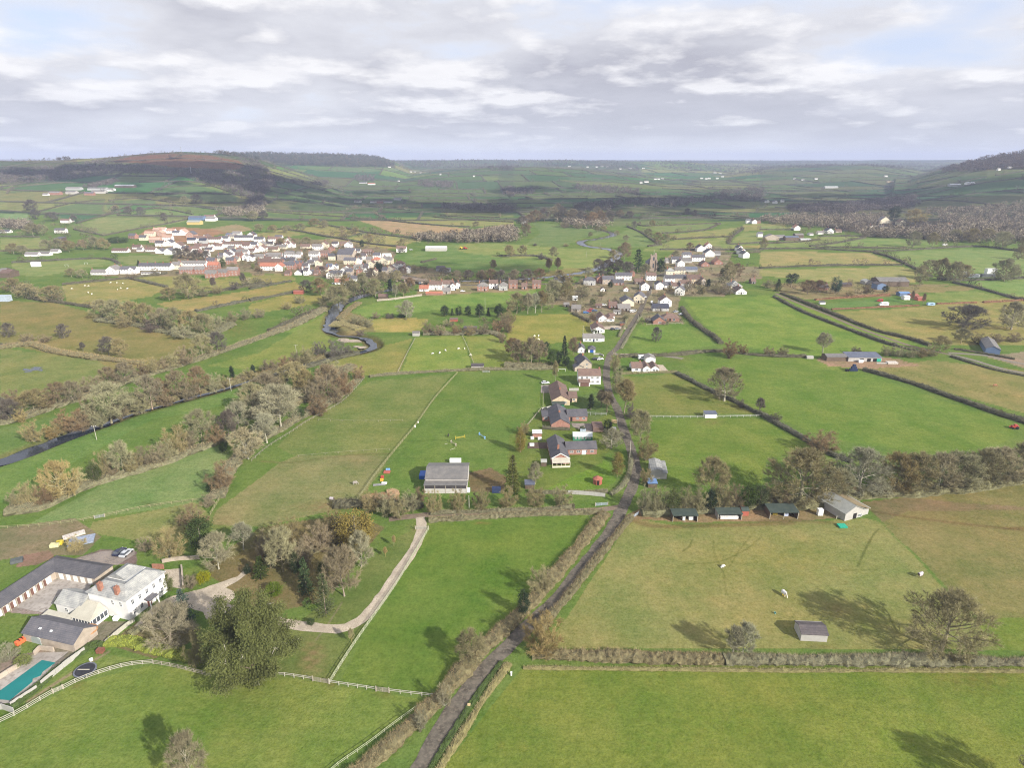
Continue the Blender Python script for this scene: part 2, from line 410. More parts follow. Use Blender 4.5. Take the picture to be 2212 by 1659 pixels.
RL=world_line(RIV_LOW,5.);RU=world_line(RIV_UP,8.)
def dist_line(X,Y,L,pad=60):
 D=np. full(X. shape,1e6)
 m=(X>L[:,0]. min()-pad)&(X<L[:,0]. max()+pad)&(Y>L[:,1]. min()-pad)&(Y<L[:,1]. max()+pad)
 x=X[m];y=Y[m]
 best=np. full(x. shape,1e12)
 for i in range(len(L)-1):
  ax,ay=L[i];bx,by=L[i+1]-L[i]
  t=np. clip(((x-ax)*bx+(y-ay)*by)/(bx*bx+by*by+1e-9),0,1)
  best=np. minimum(best,(x-ax-t*bx)**2+(y-ay-t*by)**2)
 D[m]=np. sqrt(best)
 return D
PATCH=['#5f7a4a','#4f7c4c','#7b8a55','#6a8a52','#8d9462','#4b7350','#76904e','#8a8a5e']
ROWS=[1290]
while ROWS[-1]<6500:ROWS. append(ROWS[-1]+125+.06*(ROWS[-1]-1200)+RNG. uniform(-25,35))
def row_y(k,x):
 return ROWS[k]+22*np. sin(x/310+k*1.7)+12*np. sin(x/117+k*2.9)+.05*x*math. sin(k*12.9898)
CROSS=[np. cumsum(RNG. uniform(140,330,70))-7500+RNG. uniform(0,200)for _ in ROWS]
def patch_colour(X,Y):
 c=np. zeros((len(X),3));ok=np. zeros(len(X),bool)
 cols=np. array([alb(p)for p in PATCH])*1.22
 for k in range(len(ROWS)-1):
  m=(Y>=row_y(k,X))&(Y<row_y(k+1,X))
  if not m. any():continue
  j=np. searchsorted(CROSS[k],X[m]+.12*(Y[m]-ROWS[k]))
  c[m]=cols[(j*7919+k*104729+(j*k)%13)%len(cols)]
  ok|=m
 return c,ok
def make_ground():
 ya=[]
 y=45.
 while y<15500:
  ya. append(y)
  y+=min(max(3.0*y*y/157000.,.3),14. if y<5200 else 60.)
 ya=np. array(ya);aa=np. linspace(-1.45,1.45,1150)
 A,Y=np. meshgrid(aa,ya)
 X=(A*Y). ravel();Y=Y. ravel()
 Z=hgt(X,Y)
 Up,Vp=project(X,Y,Z)
 P=np. stack([Up,Vp],-1)
 jit=1.0*np. stack([np. sin(X/7.3+Y/5.1)+np. sin(X/2.9-Y/3.7),.4*np. sin(X/6.1-Y/4.3)],-1)*np. clip(ppm_arr(X,Y,Z)/6,.15,1)[:,None]
 P=P+jit
 C=np. tile(np. array(alb('#7d9550')),(len(X),1))
 far=Y>1250
 pc,ok=patch_colour(X[far],Y[far])
 C[far]=np. where(ok[:,None],pc,np. array(alb('#485a48')))
 keep=~ok
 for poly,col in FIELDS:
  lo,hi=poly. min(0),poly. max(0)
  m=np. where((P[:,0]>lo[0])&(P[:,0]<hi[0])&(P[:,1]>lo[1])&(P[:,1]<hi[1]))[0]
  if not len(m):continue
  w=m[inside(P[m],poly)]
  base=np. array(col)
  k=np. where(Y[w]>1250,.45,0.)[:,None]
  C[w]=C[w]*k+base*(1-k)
 for poly,col,amt in SOIL:
  c=np. array(poly);cen=c. mean(0)
  d=np. linalg. norm((P-cen)/((c. max(0)-c. min(0))/2+1e-6),axis=1)
  w=np. clip(1.25-d,0,1)*amt*(.6+.4*np. sin(X*1.3+Y*.7)*np. sin(Y*1.9-X*.4))
  w=np. clip(w,0,1)[:,None]
  C=C*(1-w)+np. array(alb(col))*w
 for pts,col,wd,amt in TRACKS:
  D=dist_line(X,Y,world_line(pts,3.),4)
  w=(np. clip(1.4-D/wd,0,1)*amt)[:,None]
  C=C*(1-w)+np. array(alb(col))*w
 D1=dist_line(X,Y,RL);D2=dist_line(X,Y,RU)
 D=np. minimum(D1,D2)
 Z=Z-2.0*np. clip((6.6-D)/2.2,0,1)-.25*np. clip((10-D)/4,0,1)
 bank=(np. clip((7.8-D)/2.,0,1)*.7)[:,None]
 C=C*(1-bank)+np. array(alb('#75664e'))*bank
 nr,nc=len(ya),len(aa)
 i=(np. arange(nr-1)[:,None]*nc+np. arange(nc-1)[None]). ravel()
 q=np. stack([i,i+1,i+nc+1,i+nc],-1)
 mb=MB();mb. add(np. stack([X,Y,Z],-1),q)
 o=mb. build('ground',ground_mat(),smooth=True,attr={'Col':C})
 struct(o)
def ppm_arr(X,Y,Z):
 return F0/np. maximum(Y*CP-(Z-CAMH)*SP,1)
SOIL=[([(1368,1112),(1410,1132)],'#8a745a',.7),([(880,1130),(930,1150)],'#8f7a5c',.5),([(690,1462),(730,1490)],'#85704e',.6),([(805,1490),(850,1510)],'#85704e',.5),([(150,1470),(190,1492)],'#85704e',.5),([(300,1082),(350,1096)],'#8a7a58',.6),([(1150,792),(1180,802)],'#85704e',.6),([(1500,905),(1570,
920)],'#8a7a58',.5),([(1440,768),(1500,784)],'#8a7a58',.4),([(1730,1392),(1800,1404)],'#8a744e',.6),([(1300,1580),(1500,1640)],'#6b8a38',.35),([(1500,1460),(1900,1520)],'#8a9448',.35),([(60,1560),(300,1640)],'#6c8c38',.3),([(1000,1150),(1200,1200)],'#7c9440',.4),([(1890,1070),(2180,1150)],'#97805f',
.35),([(2130,1300),(2260,1400)],'#80944a',.3),([(1995,1420),(2212,1500)],'#8c7a48',.55),([(1150,1425),(2212,1448)],'#927c52',.35),([(1765,1300),(1840,1335)],'#8a7350',.4),([(1640,1280),(1760,1400)],'#7f8a48',.5),([(705,975),(850,1015)],'#8f8462',.5),([(640,1080),(780,1110)],'#9c8262',.75),([(440,1100),
(520,1150)],'#9a8a64',.5),([(1000,1015),(1095,1060)],'#857858',.4),([(1020,1127),(1060,1134)],'#a0805c',.8),([(640,1375),(705,1460)],'#a88c70',.75),([(990,900),(1110,1000)],'#8a9458',.45),([(1170,1005),(1310,1055)],'#7fa03c',.4),([(380,700),(460,760)],'#a89a64',.5),([(40,790),(100,805)],'#6b7a52',.5),
([(470,690),(560,730)],'#a08a5c',.5),([(1480,1160),(1900,1260)],'#a39c50',.35),([(1400,850),(1600,880)],'#9a9850',.35),([(880,730),(1000,790)],'#86a44c',.4),([(1450,700),(1540,740)],'#7c9450',.3),([(130,1255),(330,1300)],'#b0a08c',.3),([(1780,1290),(2000,1380)],'#8a8848',.35),([(300,1470),(600,1600)],
'#6f9438',.3),([(1300,1500),(1700,1650)],'#72943a',.35),([(1720,1540),(2100,1659)],'#7a9c3c',.35),([(950,1180),(1100,1290)],'#5f8a34',.35),]
TRACKS=[(cl('C',[(640,130),(720,160),(850,172),(1000,168),(1300,160),(1626,150)]),'#8f7a58',1.3,.7),(cl('D',[(0,140),(200,135),(450,150)]),'#8f7a58',1.2,.5),(cl('C',[(1010,255),(1000,290),(950,325)]),'#6e7440',.35,.6),(cl('C',[(1140,260),(1150,350),(1200,450),(1220,590)]),'#767a44',.3,.5),(cl('C',[(980,
400),(1170,390),(1330,320),(1430,240)]),'#767a44',.3,.5),(cl('C',[(1240,420),(1300,320),(1370,230)]),'#767a44',.3,.45),(cl('D',[(600,420),(650,310),(700,220),(730,190)]),'#6f7440',.35,.7),(cl('D',[(480,440),(600,440),(720,440)]),'#74783f',.3,.5),(cl('D',[(430,200),(560,225),(640,250)]),'#74783f',.3,
.5),(cl('D',[(700,80),(900,110),(1200,150),(1626,195)]),'#80684c',.8,.55),(cl('D',[(1500,185),(1626,180)]),'#80684c',.8,.6),(cl('F',[(100,1120),(350,1130),(600,1095),(900,1065),(1130,1060)]),'#8a8058',.7,.6),(cl('F',[(1560,625),(1800,630),(2040,632)]),'#56703a',.4,.5),(cl('F',[(1280,960),(1500,950),
(1850,945)]),'#5e743c',.5,.5),(cl('F',[(1270,1000),(1240,1060),(1330,1100),(1480,1090)]),'#5e743c',.5,.35),(cl('H',[(900,520),(1200,610),(1500,680),(1866,740)]),'#7d8444',.6,.6),(cl('H',[(1000,480),(1400,590),(1866,700)]),'#7d8444',.5,.4),(cl('M',[(870,1005),(760,1070),(520,1210),(230,1400)]),'#ab9a84',
.55,.8),(cl('B',[(480,640),(390,780),(320,870)]),'#97907a',.25,.8),(cl('I',[(880,600),(860,560),(890,510),(960,500)]),'#8d8272',2.,.7),(cl('I',[(600,700),(680,760),(850,830)]),'#97917c',2.5,.7),(cl('H',[(0,20),(300,140),(700,330),(1000,460)]),'#7a9a48',.3,.2),]
def ground_mat():
 m,nt,b=nodes_of('grass_and_soil')
 at=nt. nodes. new('ShaderNodeVertexColor');at. layer_name='Col'
 tc=nt. nodes. new('ShaderNodeTexCoord');P=tc. outputs['Object']
 big=noise(nt,.022,4,.6,vec=P);mid=noise(nt,.16,5,.65,vec=P);fin=noise(nt,1.6,3,.7,vec=P);vf=noise(nt,.55,4,.75,vec=P)
 c=at. outputs['Color']
 yel=mixc(nt,1.,c,(1.16,1.03,.98),'MULTIPLY');grn=mixc(nt,1.,c,(.88,1.0,.9),'MULTIPLY')
 c1=mixc(nt,ramp(nt,big,.32,.68),grn,yel)
 c1=mixc(nt,ramp(nt,mid,.3,.72,0,.8),c1,c)
 pat=mixc(nt,1.,c1,(1.3,1.0,1.0),'MULTIPLY')
 c2_=mixc(nt,ramp(nt,mid,.6,.8,0,.55),c1,pat)
 mp=N(nt,'ShaderNodeMapping');mp. inputs['Rotation']. default_value=(0,0,.5);mp. inputs['Scale']. default_value=(.03,.55,1.)
 nt. links. new(P,mp. inputs['Vector'])
 st=noise(nt,1.,3,.6,vec=mp. outputs[0])
 lush=mixc(nt,1.,c2_,(.76,.88,.72),'MULTIPLY');dry=mixc(nt,1.,c2_,(1.2,1.1,1.12),'MULTIPLY')
 pn=noise(nt,.055,5,.68,vec=P)
 c2_=mixc(nt,ramp(nt,pn,.36,.64),lush,dry)
 c2_=mixc(nt,ramp(nt,st,.42,.62,0,.45),c2_,mixc(nt,1.,c2_,(1.14,1.08,1.05),'MULTIPLY'))
 dk=mixc(nt,1.,c2_,(.66,.68,.6),'MULTIPLY');lt=mixc(nt,1.,c2_,(1.34,1.3,1.4),'MULTIPLY')
 c3=mixc(nt,ramp(nt,vf,.32,.68),dk,lt)
 c3=mixc(nt,.45,c3,c2_)
 dk2=mixc(nt,1.,c3,(.62,.68,.52),'MULTIPLY')
 c4=mixc(nt,ramp(nt,fin,.45,.68,0,.8),c3,dk2)
 nt. links. new(c4,b. inputs['Base Color'])
 b. inputs['Roughness']. default_value=1.;b. inputs['Specular IOR Level']. default_value=0.
 bp=N(nt,'ShaderNodeBump',Strength=.75,Distance=.22)
 ad=N(nt,'ShaderNodeMath',operation='ADD');nt. links. new(fin,ad. inputs[0]);nt. links. new(vf,ad. inputs[1])
 nt. links. new(ad. outputs[0],bp. inputs['Height']);nt. links. new(bp. outputs[0],b. inputs['Normal'])
 return m
make_ground()
# ------------------------------------------------------------------ strips: lanes, drives, water
def strip(name,L,width,z,material,zfun=None,wob=.12,seed=0):
 L=np. asarray(L);n=len(L)
 t=np. gradient(L,axis=0);t/=np. linalg. norm(t,axis=1)[:,None]+1e-9
 nrm=np. stack([-t[:,1],t[:,0]],-1)
 w=np. broadcast_to(width,(n,))*.5
 rg=np. random. default_rng(seed)
 K=7
 V=[]
 for j in range(K):
  f=-1+2*j/(K-1)
  e=w*f
  if j in(0,K-1):e=e*(1+wob*rg. uniform(-1,1,n))
  p=L+nrm*e[:,None]
  zz=(hgt(p[:,0],p[:,1])if zfun is None else zfun(p[:,0],p[:,1]))+z+(.03*(1-f*f))
  V. append(np. stack([p[:,0],p[:,1],zz],-1))
 V=np. stack(V,1). reshape(-1,3)
 i=(np. arange(n-1)[:,None]*K+np. arange(K-1)[None]). ravel()
 q=np. stack([i,i+1,i+K+1,i+K],-1)[:,::-1]
 mb=MB();mb. add(V,q)
 return struct(mb. build(name,material,smooth=True))
LANE_PX=[(815,1790),(910,1659),(959,1570),(1021,1475),(1060,1433),(1098,1396),(1147,1346),(1199,1298),(1257,1226),(1315,1152),(1347,1092),(1366,1050),(1374,1012),(1361,964.5),(1347,927),(1334,884),(1315,847),(1310,804),(1318,767),(1334,750.6),(1358,712),(1381,675.5),(1393,647),(1403,629),(1405,612)]
M_LANE=mat('lane_asphalt',(.118,.104,.084),var=.4,scale=.5,rough=.95,col2=(.175,.15,.12),fine=1.3,spec=.05)
M_GRAVEL=mat('pale_gravel',(.42,.36,.28),var=.22,scale=.35,rough=1.,col2=(.30,.25,.19),fine=3.)
M_DIRT=mat('dirt_track',(.17,.13,.095),var=.3,scale=.5,rough=1.,col2=(.23,.185,.13))
LANE=world_line(LANE_PX,2.5)
strip('lane',LANE,4.0,.05,M_LANE,seed=1)
strip('dirt_track',world_line([(1345,1094),(1300,1101),(1200,1106),(1050,1109),(930,1112),(840,1122)],3.),3.,.03,M_DIRT,seed=2)
DRIVE=world_line([(907,1118),(910.6,1140),(896.5,1182.5),(861,1235),(830,1281),(798,1323),(774,1344),(738.7,1358),(700,1358),(630,1349),(560,1335),(500,1318),(440,1305)],2.)
strip('gravel_drive',DRIVE,3.3,.04,M_GRAVEL,seed=3)
strip('village_road',world_line([(1404,614),(1340,612),(1250,612),(1160,613.5),(1060,616),(980,614),(930,606),(885,597),(840,590),(790,592),(740,596)],6.),5.5,.06,M_LANE,wob=.03,seed=4)
strip('village_street',world_line([(1404,614),(1412,600),(1440,590),(1480,584),(1520,575),(1545,560),(1555,548)],6.),5.,.06,M_LANE,wob=.03,seed=5)
strip('farm_track',world_line(cl('H',[(110,0),(250,60),(480,150),(700,245),(1000,350),(1180,400),(1330,430)]),4.),3.2,.05,M_DIRT,seed=6)
strip('farm_track',world_line(cl('H',[(1330,430),(1500,470),(1700,530),(1900,570),(2100,610)]),4.),3.5,.05,mat('grey_track',(.21,.185,.15),col2=(.15,.135,.11)),seed=7)
strip('farm_track',world_line(cl('H',[(1330,420),(1600,440),(1760,480),(2000,520)]),4.),3.5,.05,MATS['grey_track'],seed=8)
strip('bungalow_drive',world_line([(1322,760),(1340,768),(1380,765),(1450,771),(1475,775)],3.),3.4,.05,MATS['grey_track'],seed=9)
def sheet(name,pts,material,z=.05,k='U'):
 P=castN(*np. array(cl(k,pts)). T)
 rg=np. random. default_rng(len(pts))
 Q=[]
 for i in range(len(P)):
  a,b_=P[i],P[(i+1)%len(P)]
  n=max(1,int(np. linalg. norm(b_-a)/1.2))
  for t in np. arange(n)/n:
   p=a*(1-t)+b_*t;Q. append((p[0]+rg. uniform(-.12,.12),p[1]+rg. uniform(-.12,.12),p[2]+z))
 mb=MB();mb. add(Q,[tuple(range(len(Q)))])
 o=mb. build(name,material)
 if o. data. polygons[0]. normal. z<0:o. data. flip_normals()
 return struct(o)
sheet('gravel_forecourt',[(1500,445),(1465,480),(1330,525),(1230,560),(1060,600),(935,668),(880,735),(825,788),(860,790),(920,735),(1000,690),(1110,655),(1250,700),(1270,745),(1330,735),(1445,610),(1440,575),(1390,550),(1470,505),(1515,470)],M_GRAVEL,.06,'A')
sheet('gravel_terrace',[(1010,440),(1110,430),(1120,560),(1060,545),(1020,500)],M_GRAVEL,.06,'A')
M_YARD=mat('concrete_yard',(.33,.30,.27),var=.2,scale=.2,rough=.95,col2=(.24,.21,.185),fine=.9)
sheet('stable_yard',[(100,640),(450,410),(760,430),(700,520),(460,560),(370,690)],M_YARD,.05,'M')
sheet('car_park',[(600,250),(820,190),(1090,175),(1090,215),(950,300),(850,300)],mat('worn_tarmac',(.22,.19,.17),col2=(.30,.25,.2),scale=.3),.05,'M')
sheet('pool_terrace',[(0,1190),(300,1010),(560,1000),(445,1085),(340,1240),(80,1420),(0,1420)],M_YARD,.05,'M')
sheet('tarmac_drive',[(250,130),(420,120),(420,235),(250,235)],MATS['worn_tarmac'],.05,'Q')
sheet('bungalow_yard',[(660,640),(1080,650),(1080,760),(880,770),(680,690)],MATS['worn_tarmac'],.05,'Q')
sheet('vegetable_bed',[(80,900),(400,900),(400,990),(70,985)],mat('dug_soil',(.085,.058,.045),col2=(.13,.09,.065)),.05,'Q')
sheet('concrete_apron',[(1690,1295),(1810,1300),(1890,1390),(1760,1400)],M_GRAVEL,.05,'R')
sheet('parking_apron',[(900,720),(1100,705),(1240,715),(1250,760),(1060,775),(930,760)],M_GRAVEL,.05,'R')
def water_mat():
 m,nt,b=nodes_of('river_water')
 b. inputs['Base Color']. default_value=(.022,.03,.042,1)
 b. inputs['Roughness']. default_value=.07;b. inputs['Specular IOR Level']. default_value=.7
 f=noise(nt,.5,4,.6)
 bp=N(nt,'ShaderNodeBump',Strength=.25,Distance=.3)
 nt. links. new(f,bp. inputs['Height']);nt. links. new(bp. outputs[0],b. inputs['Normal'])
 return m
M_WATER=water_mat()
flat=lambda x,y:hgt(x,y)*0+0.
ru_,rv_=project(RL[:,0],RL[:,1],RL[:,0]*0)
strip('river',RL,np. where((ru_>690)&(rv_>714),np. where(ru_>778,5.,2.2),np. where(ru_>690,9.,np. interp(ru_,[0,200,280,690],[9.,7.5,3.6,3.2]))),-1.25,M_WATER,zfun=flat,wob=.3)
strip('river',RU,11.,-1.2,M_WATER,zfun=flat,wob=.3)
def blob(name,u,v,w,h,material,z=.06,seed=0,n=40):
 """flat irregular patch lying on the ground"""
 rg=np. random. default_rng(seed);ph=rg. uniform(0,6.28,5)
 pts=[]
 for i in range(n):
  t=6.283*i/n
  r=1+.22*math. sin(2*t+ph[0])+.16*math. sin(3*t+ph[1])+.12*math. sin(5*t+ph[2])+.08*math. sin(9*t+ph[3])
  pts. append((u+.5*w*r*math. cos(t),v+.5*h*r*math. sin(t)))
 P=castN(*np. array(pts). T)[::-1];P[:,2]+=z
 c=P. mean(0)
 mb=MB();mb. add(np. vstack([P,c]),[(i,(i+1)%n,n)for i in range(n)])
 o=mb. build(name,material)
 if o. data. polygons[0]. normal. z<0:o. data. flip_normals()
 return struct(o)
M_SHINGLE=mat('river_shingle',(.36,.30,.23),var=.3,scale=.25,col2=(.22,.18,.13))
blob('shingle_bank',752,736,46,9,M_SHINGLE,.12,3)
blob('shingle_bank',779,750,30,5,M_SHINGLE,.12,4)
for i,(u,v,w,h)in enumerate([(66,799,30,5),(80,795,26,4),(60,803,14,3),(88,800,12,2.5)]):
 blob('flood_water',u,v,w,h,M_WATER,.06,20+i)
 # ------------------------------------------------------------------ plants
def rot_rand(d,ang,rg):
 d=d/np. linalg. norm(d)
 a=np. cross(d,[0,0,1.])if abs(d[2])<.95 else np. cross(d,[1.,0,0])
 a/=np. linalg. norm(a);b=np. cross(d,a)
 p=rg. uniform(0,6.283)
 return d*math. cos(ang)+(a*math. cos(p)+b*math. sin(p))*math. sin(ang)
def blades(C,Dr,L,Wd,rg,quad=False):
 """thin tapering slivers: bases C, directions Dr, lengths L, widths Wd"""
 n=len(C)
 Dr=Dr/(np. linalg. norm(Dr,axis=1)[:,None]+1e-9)
 s=np. cross(Dr,rg. normal(size=(n,3)));s/=np. linalg. norm(s,axis=1)[:,None]+1e-9
 L=np. broadcast_to(L,(n,))[:,None];Wd=np. broadcast_to(Wd,(n,))[:,None]*.5
 if quad:
  V=np. stack([C-s*Wd*.6,C+s*Wd*.6,C+Dr*L*.55+s*Wd,C+Dr*L,C+Dr*L*.55-s*Wd],1). reshape(-1,3)
  return V,(np. arange(n)[:,None]*5+np. arange(5)[None])
 V=np. stack([C-s*Wd,C+s*Wd,C+Dr*L],1). reshape(-1,3)
 return V,(np. arange(n)[:,None]*3+np. arange(3)[None])
def path(p,d,length,n,wander,lift,rg):
 P=[np. array(p,float)];d=d/np. linalg. norm(d)
 for i in range(n):
  d=d+rg. normal(size=3)*wander+np. array([0,0,lift])
  d/=np. linalg. norm(d)
  P. append(P[-1]+d*length/n)
 return np. array(P)
FORMS={'oak':dict(zc=.52,rx=.56,rz=.48,trunk=.13,limbs=22,ang=(8,100),lift=.02,wander=.11,tw=.075,r=.030),'round':dict(zc=.53,rx=.43,rz=.46,trunk=.10,limbs=15,ang=(14,92),lift=.05,wander=.12,tw=.085,r=.017),'tall':dict(zc=.58,rx=.27,rz=.42,trunk=.30,limbs=13,ang=(15,50),lift=.09,wander=.10,tw=.075,r=.017),
'shrub':dict(zc=.50,rx=.48,rz=.50,trunk=.03,limbs=15,ang=(5,72),lift=.05,wander=.13,tw=.11,r=.013),}
def ell_dist(p,d,F):
 q=(p-np. array([0,0,F['zc']]))/np. array([F['rx'],F['rx'],F['rz']]);e=d/np. array([F['rx'],F['rx'],F['rz']])
 a=e@e;b=q@e;c=q@q-1
 D=b*b-a*c
 return(-b+math. sqrt(D))/a if D>0 else.05
def bare_tree(form,seed,dens=1.):
 F=FORMS[form];rg=np. random. default_rng(seed)
 T,Cn=MB(),MB()
 r0=F['r']
 shrub=F['trunk']<.1
 top=F['trunk']*.9
 if not shrub:
  ht=F['zc']+F['rz']*.45
  tp=path((0,0,-.015),np. array([0,0,1.]),ht,7,.05,.05,rg)
  T. tube(tp,np. array([1.5,1.0,.9,.75,.58,.42,.28,.15])*r0,7)
 BC,BD,BL=[],[],[]
 nl=F['limbs']
 for k in range(nl):
  a=math. radians(F['ang'][0]+(F['ang'][1]-F['ang'][0])*((k+.5)/nl)**.9)
  ph=k*2.39996+rg. uniform(-.4,.4)
  d=np. array([math. sin(a)*math. cos(ph),math. sin(a)*math. sin(ph),math. cos(a)])
  if shrub:p0=np. array([rg. uniform(-.06,.06),rg. uniform(-.06,.06),-.01])
  else:
   f=(1-k/nl)*.72+.2
   i=f*7*min(1,1.0);i0=int(min(6,i));p0=tp[i0]*(1-(i-i0))+tp[min(7,i0+1)]*(i-i0)
   if p0[2]<top:p0=tp[1]*.5+tp[2]*.5 if F['trunk']<.2 else tp[2]*.5+tp[3]*.5
  L=ell_dist(p0,d,F)*rg. uniform(.84,1.0)
  lp=path(p0,d,L,6,F['wander']*.6,F['lift'],rg)
  rr=r0*(.5 if not shrub else.7)*(.6+.6*rg. uniform())*(L/.4)**.5
  T. tube(lp,rr*(.8 if nl<20 else.62)*np. linspace(1,.14,7),5)
  nb=int(round((7 if not shrub else 5)*dens))+1
  for j in range(nb):
   s=.22+.78*(j+rg. uniform(0,.8))/nb;s=min(s,1.)
   i=s*6;i0=int(min(5,i));pb=lp[i0]*(1-i+i0)+lp[i0+1]*(i-i0)
   dd=lp[i0+1]-lp[i0]
   db=rot_rand(dd,math. radians(rg. uniform(25,65)),rg)+np. array([0,0,.25])
   db/=np. linalg. norm(db)
   Lb=min(ell_dist(pb,db,F)*rg. uniform(.7,1.05),rg. uniform(.16,.30))
   Lb=max(Lb,.05)
   bp=path(pb,db,Lb,4,F['wander'],F['lift'],rg)
   T. tube(bp,rr*.36*(1-.55*s)*np. linspace(1,.3,5),3,cap=False)
   ns=int(6*dens)+1
   for q in range(ns):
    s2=.25+.75*(q+rg. uniform(0,.9))/ns;i=s2*4;i0=int(min(3,i));pc=bp[i0]*(1-i+i0)+bp[i0+1]*(i-i0)
    dc=rot_rand(bp[i0+1]-bp[i0],math. radians(rg. uniform(20,60)),rg)+np. array([0,0,.2])
    Lc=rg. uniform(.05,.11)
    cp=path(pc,dc,Lc,2,F['wander'],F['lift'],rg)
    BC. append(cp[:2]. repeat(1,0));
    V,f=blades(cp[:1],(cp[2]-cp[0])[None],[Lc],[.0065],rg);Cn. add(V,f)
    m=19
    t=rg. uniform(.1,1,m)[:,None]
    bc=cp[0]*(1-t)+cp[2]*t
    bd=(cp[2]-cp[0])/Lc+rg. normal(size=(m,3))*.62+np. array([0,0,.18])
    V,f=blades(bc,bd,rg. uniform(.5,1.15,m)*F['tw'],.0040,rg);Cn. add(V,f)
 return T,Cn
def leafy(seed,rx=.42,rz=.44,zc=.52,clumps=60,per=60,leaf=.035,spread=.12,cone=0.):
 rg=np. random. default_rng(seed)
 T,Cn=MB(),MB()
 T. tube([(0,0,-.01),(0,0,zc),(0,0,zc+rz*.7)],[.028,.018,.006],6)
 for k in range(clumps):
  d=rg. normal(size=3);d/=np. linalg. norm(d)
  f=rg. uniform(.55,.97)
  c=np. array([rx,rx,rz])*d*f
  if cone:c[:2]*=1-cone*(c[2]/rz*.5+.5)
  c=c+np. array([0,0,zc])
  n=per
  off=rg. normal(size=(n,3))*spread*np. array([1,1,.75])*rg. uniform(.55,1.2)
  C=c+off
  Dr=d[None]*.5+rg. normal(size=(n,3))*.7
  V,fc=blades(C,Dr,rg. uniform(.6,1.3,n)*leaf,leaf*.55,rg,quad=True)
  Cn. add(V,fc)
 return T,Cn
def conifer(seed,w=.24,layers=26,droop=.25,tiers=0.):
 rg=np. random. default_rng(seed)
 T,Cn=MB(),MB()
 T. tube([(0,0,-.01),(0,0,.5),(0,0,.98)],[.02,.012,.002],6)
 for k in range(layers):
  z=.06+.92*k/layers
  R=w*(1-z)**.85*(1+tiers*math. sin(k*1.9))+.012
  for j in range(11):
   ph=rg. uniform(0,6.283);L=R*rg. uniform(.7,1.1)
   e=np. array([math. cos(ph),math. sin(ph),-droop*rg. uniform(.3,1.4)+.25*(z>.8)])
   a=np. array([0,0,z+rg. uniform(-.01,.01)])
   n=14
   t=rg. uniform(.15,1,n)[:,None]
   C=a+e*L*t+np. array([0,0,.06*L])*t*t*4
   Dr=e[None]+rg. normal(size=(n,3))*.45
   V,f=blades(C,Dr,rg. uniform(.02,.045,n),.016,rg,quad=True);Cn. add(V,f)
 return T,Cn
def big_evergreen(seed):
 rg=np. random. default_rng(seed)
 F=dict(zc=.53,rx=.44,rz=.47)
 T,Cn,Bp=MB(),MB(),[]
 tp=path((0,0,-.01),np. array([0,0,1.]),.75,6,.05,.05,rg)
 T. tube(tp,np. array([.03,.025,.02,.016,.012,.008,.004]),8)
 for k in range(46):
  a=math. radians(rg. uniform(10,125));ph=k*2.4
  d=np. array([math. sin(a)*math. cos(ph),math. sin(a)*math. sin(ph),math. cos(a)])
  p0=tp[int(rg. uniform(.2,.85)*6)]
  L=ell_dist(p0,d,F)*rg. uniform(.72,1.04)
  lp=path(p0,d,L,6,.13,.03,rg)
  T. tube(lp[:5],np. linspace(.006,.002,5),5)
  if k%2==0:
   q=lp[rg. integers(4,6)]
   bm_=MB();d0=rot_rand(d,.5,rg);bp=path(q,d0,rg. uniform(.09,.15),5,.2,.02,rg)
   bm_. tube(bp,np. linspace(.0036,.0008,6),4)
   for j in(1,2,3):bm_. tube(path(bp[j],rot_rand(d0,.7,rg),.06,3,.2,.02,rg),np. linspace(.0026,.0007,4),4)
   Bp. append(bm_)
  for j in range(24):
   f=rg. uniform(.38,1.03)*6;i0=int(min(5,f));c=lp[i0]*(1-f+i0)+lp[i0+1]*(f-i0)+rg. normal(size=3)*.03
   n=120
   C=c+rg. normal(size=(n,3))*np. array([.028,.028,.022])
   Dr=rg. normal(size=(n,3))*.8+d*.4+np. array([0,0,-.45])
   V,fc=blades(C,Dr,rg. uniform(.010,.022,n),.0066,rg,quad=True);Cn. add(V,fc)
 return T,Cn,Bp
def leafmat(name,c,var=.35,objvar=.18,scale=.12):
 c=tuple(x*.86 for x in c)
 m=mat(name,c,var=var,scale=scale*10,rough=.8,spec=.15,objvar=objvar,fine=4.)
 return m
BARK={'olive':mat('olive_bark',(.26,.235,.15),objvar=.15,scale=3),'brown':mat('brown_bark',(.22,.18,.13),objvar=.15,scale=3),'grey':mat('grey_bark',(.40,.375,.29),objvar=.12,scale=3),'gold':mat('gold_bark',(.42,.35,.17),objvar=.1,scale=3),'pink':mat('pinkish_bark',(.32,.26,.20),objvar=.1,scale=3),'dark':mat('dark_bark',
(.15,.135,.11),objvar=.12,scale=3),'white':mat('pale_bark',(.66,.61,.52),scale=3)}
TWIG={'olive':leafmat('olive_twigs',(.34,.305,.155)),'brown':leafmat('brown_twigs',(.30,.235,.135)),'grey':leafmat('grey_twigs',(.37,.345,.215)),'gold':leafmat('golden_twigs',(.42,.34,.15)),'pink':leafmat('pinkish_twigs',(.34,.28,.17)),'dark':leafmat('dark_twigs',(.185,.16,.125))}
LEAF={'green':leafmat('green_leaves',(.062,.095,.026)),'dark':leafmat('dark_green_leaves',(.032,.052,.022)),'blue':leafmat('blue_green_needles',(.075,.12,.085)),'yellow':leafmat('yellow_green_leaves',(.22,.24,.035)),'ochre':leafmat('ochre_green_leaves',(.22,.185,.055)),'olive':leafmat('olive_leaves',
(.115,.132,.045)),'bright':leafmat('bright_green_leaves',(.13,.20,.035))}
LIB={}
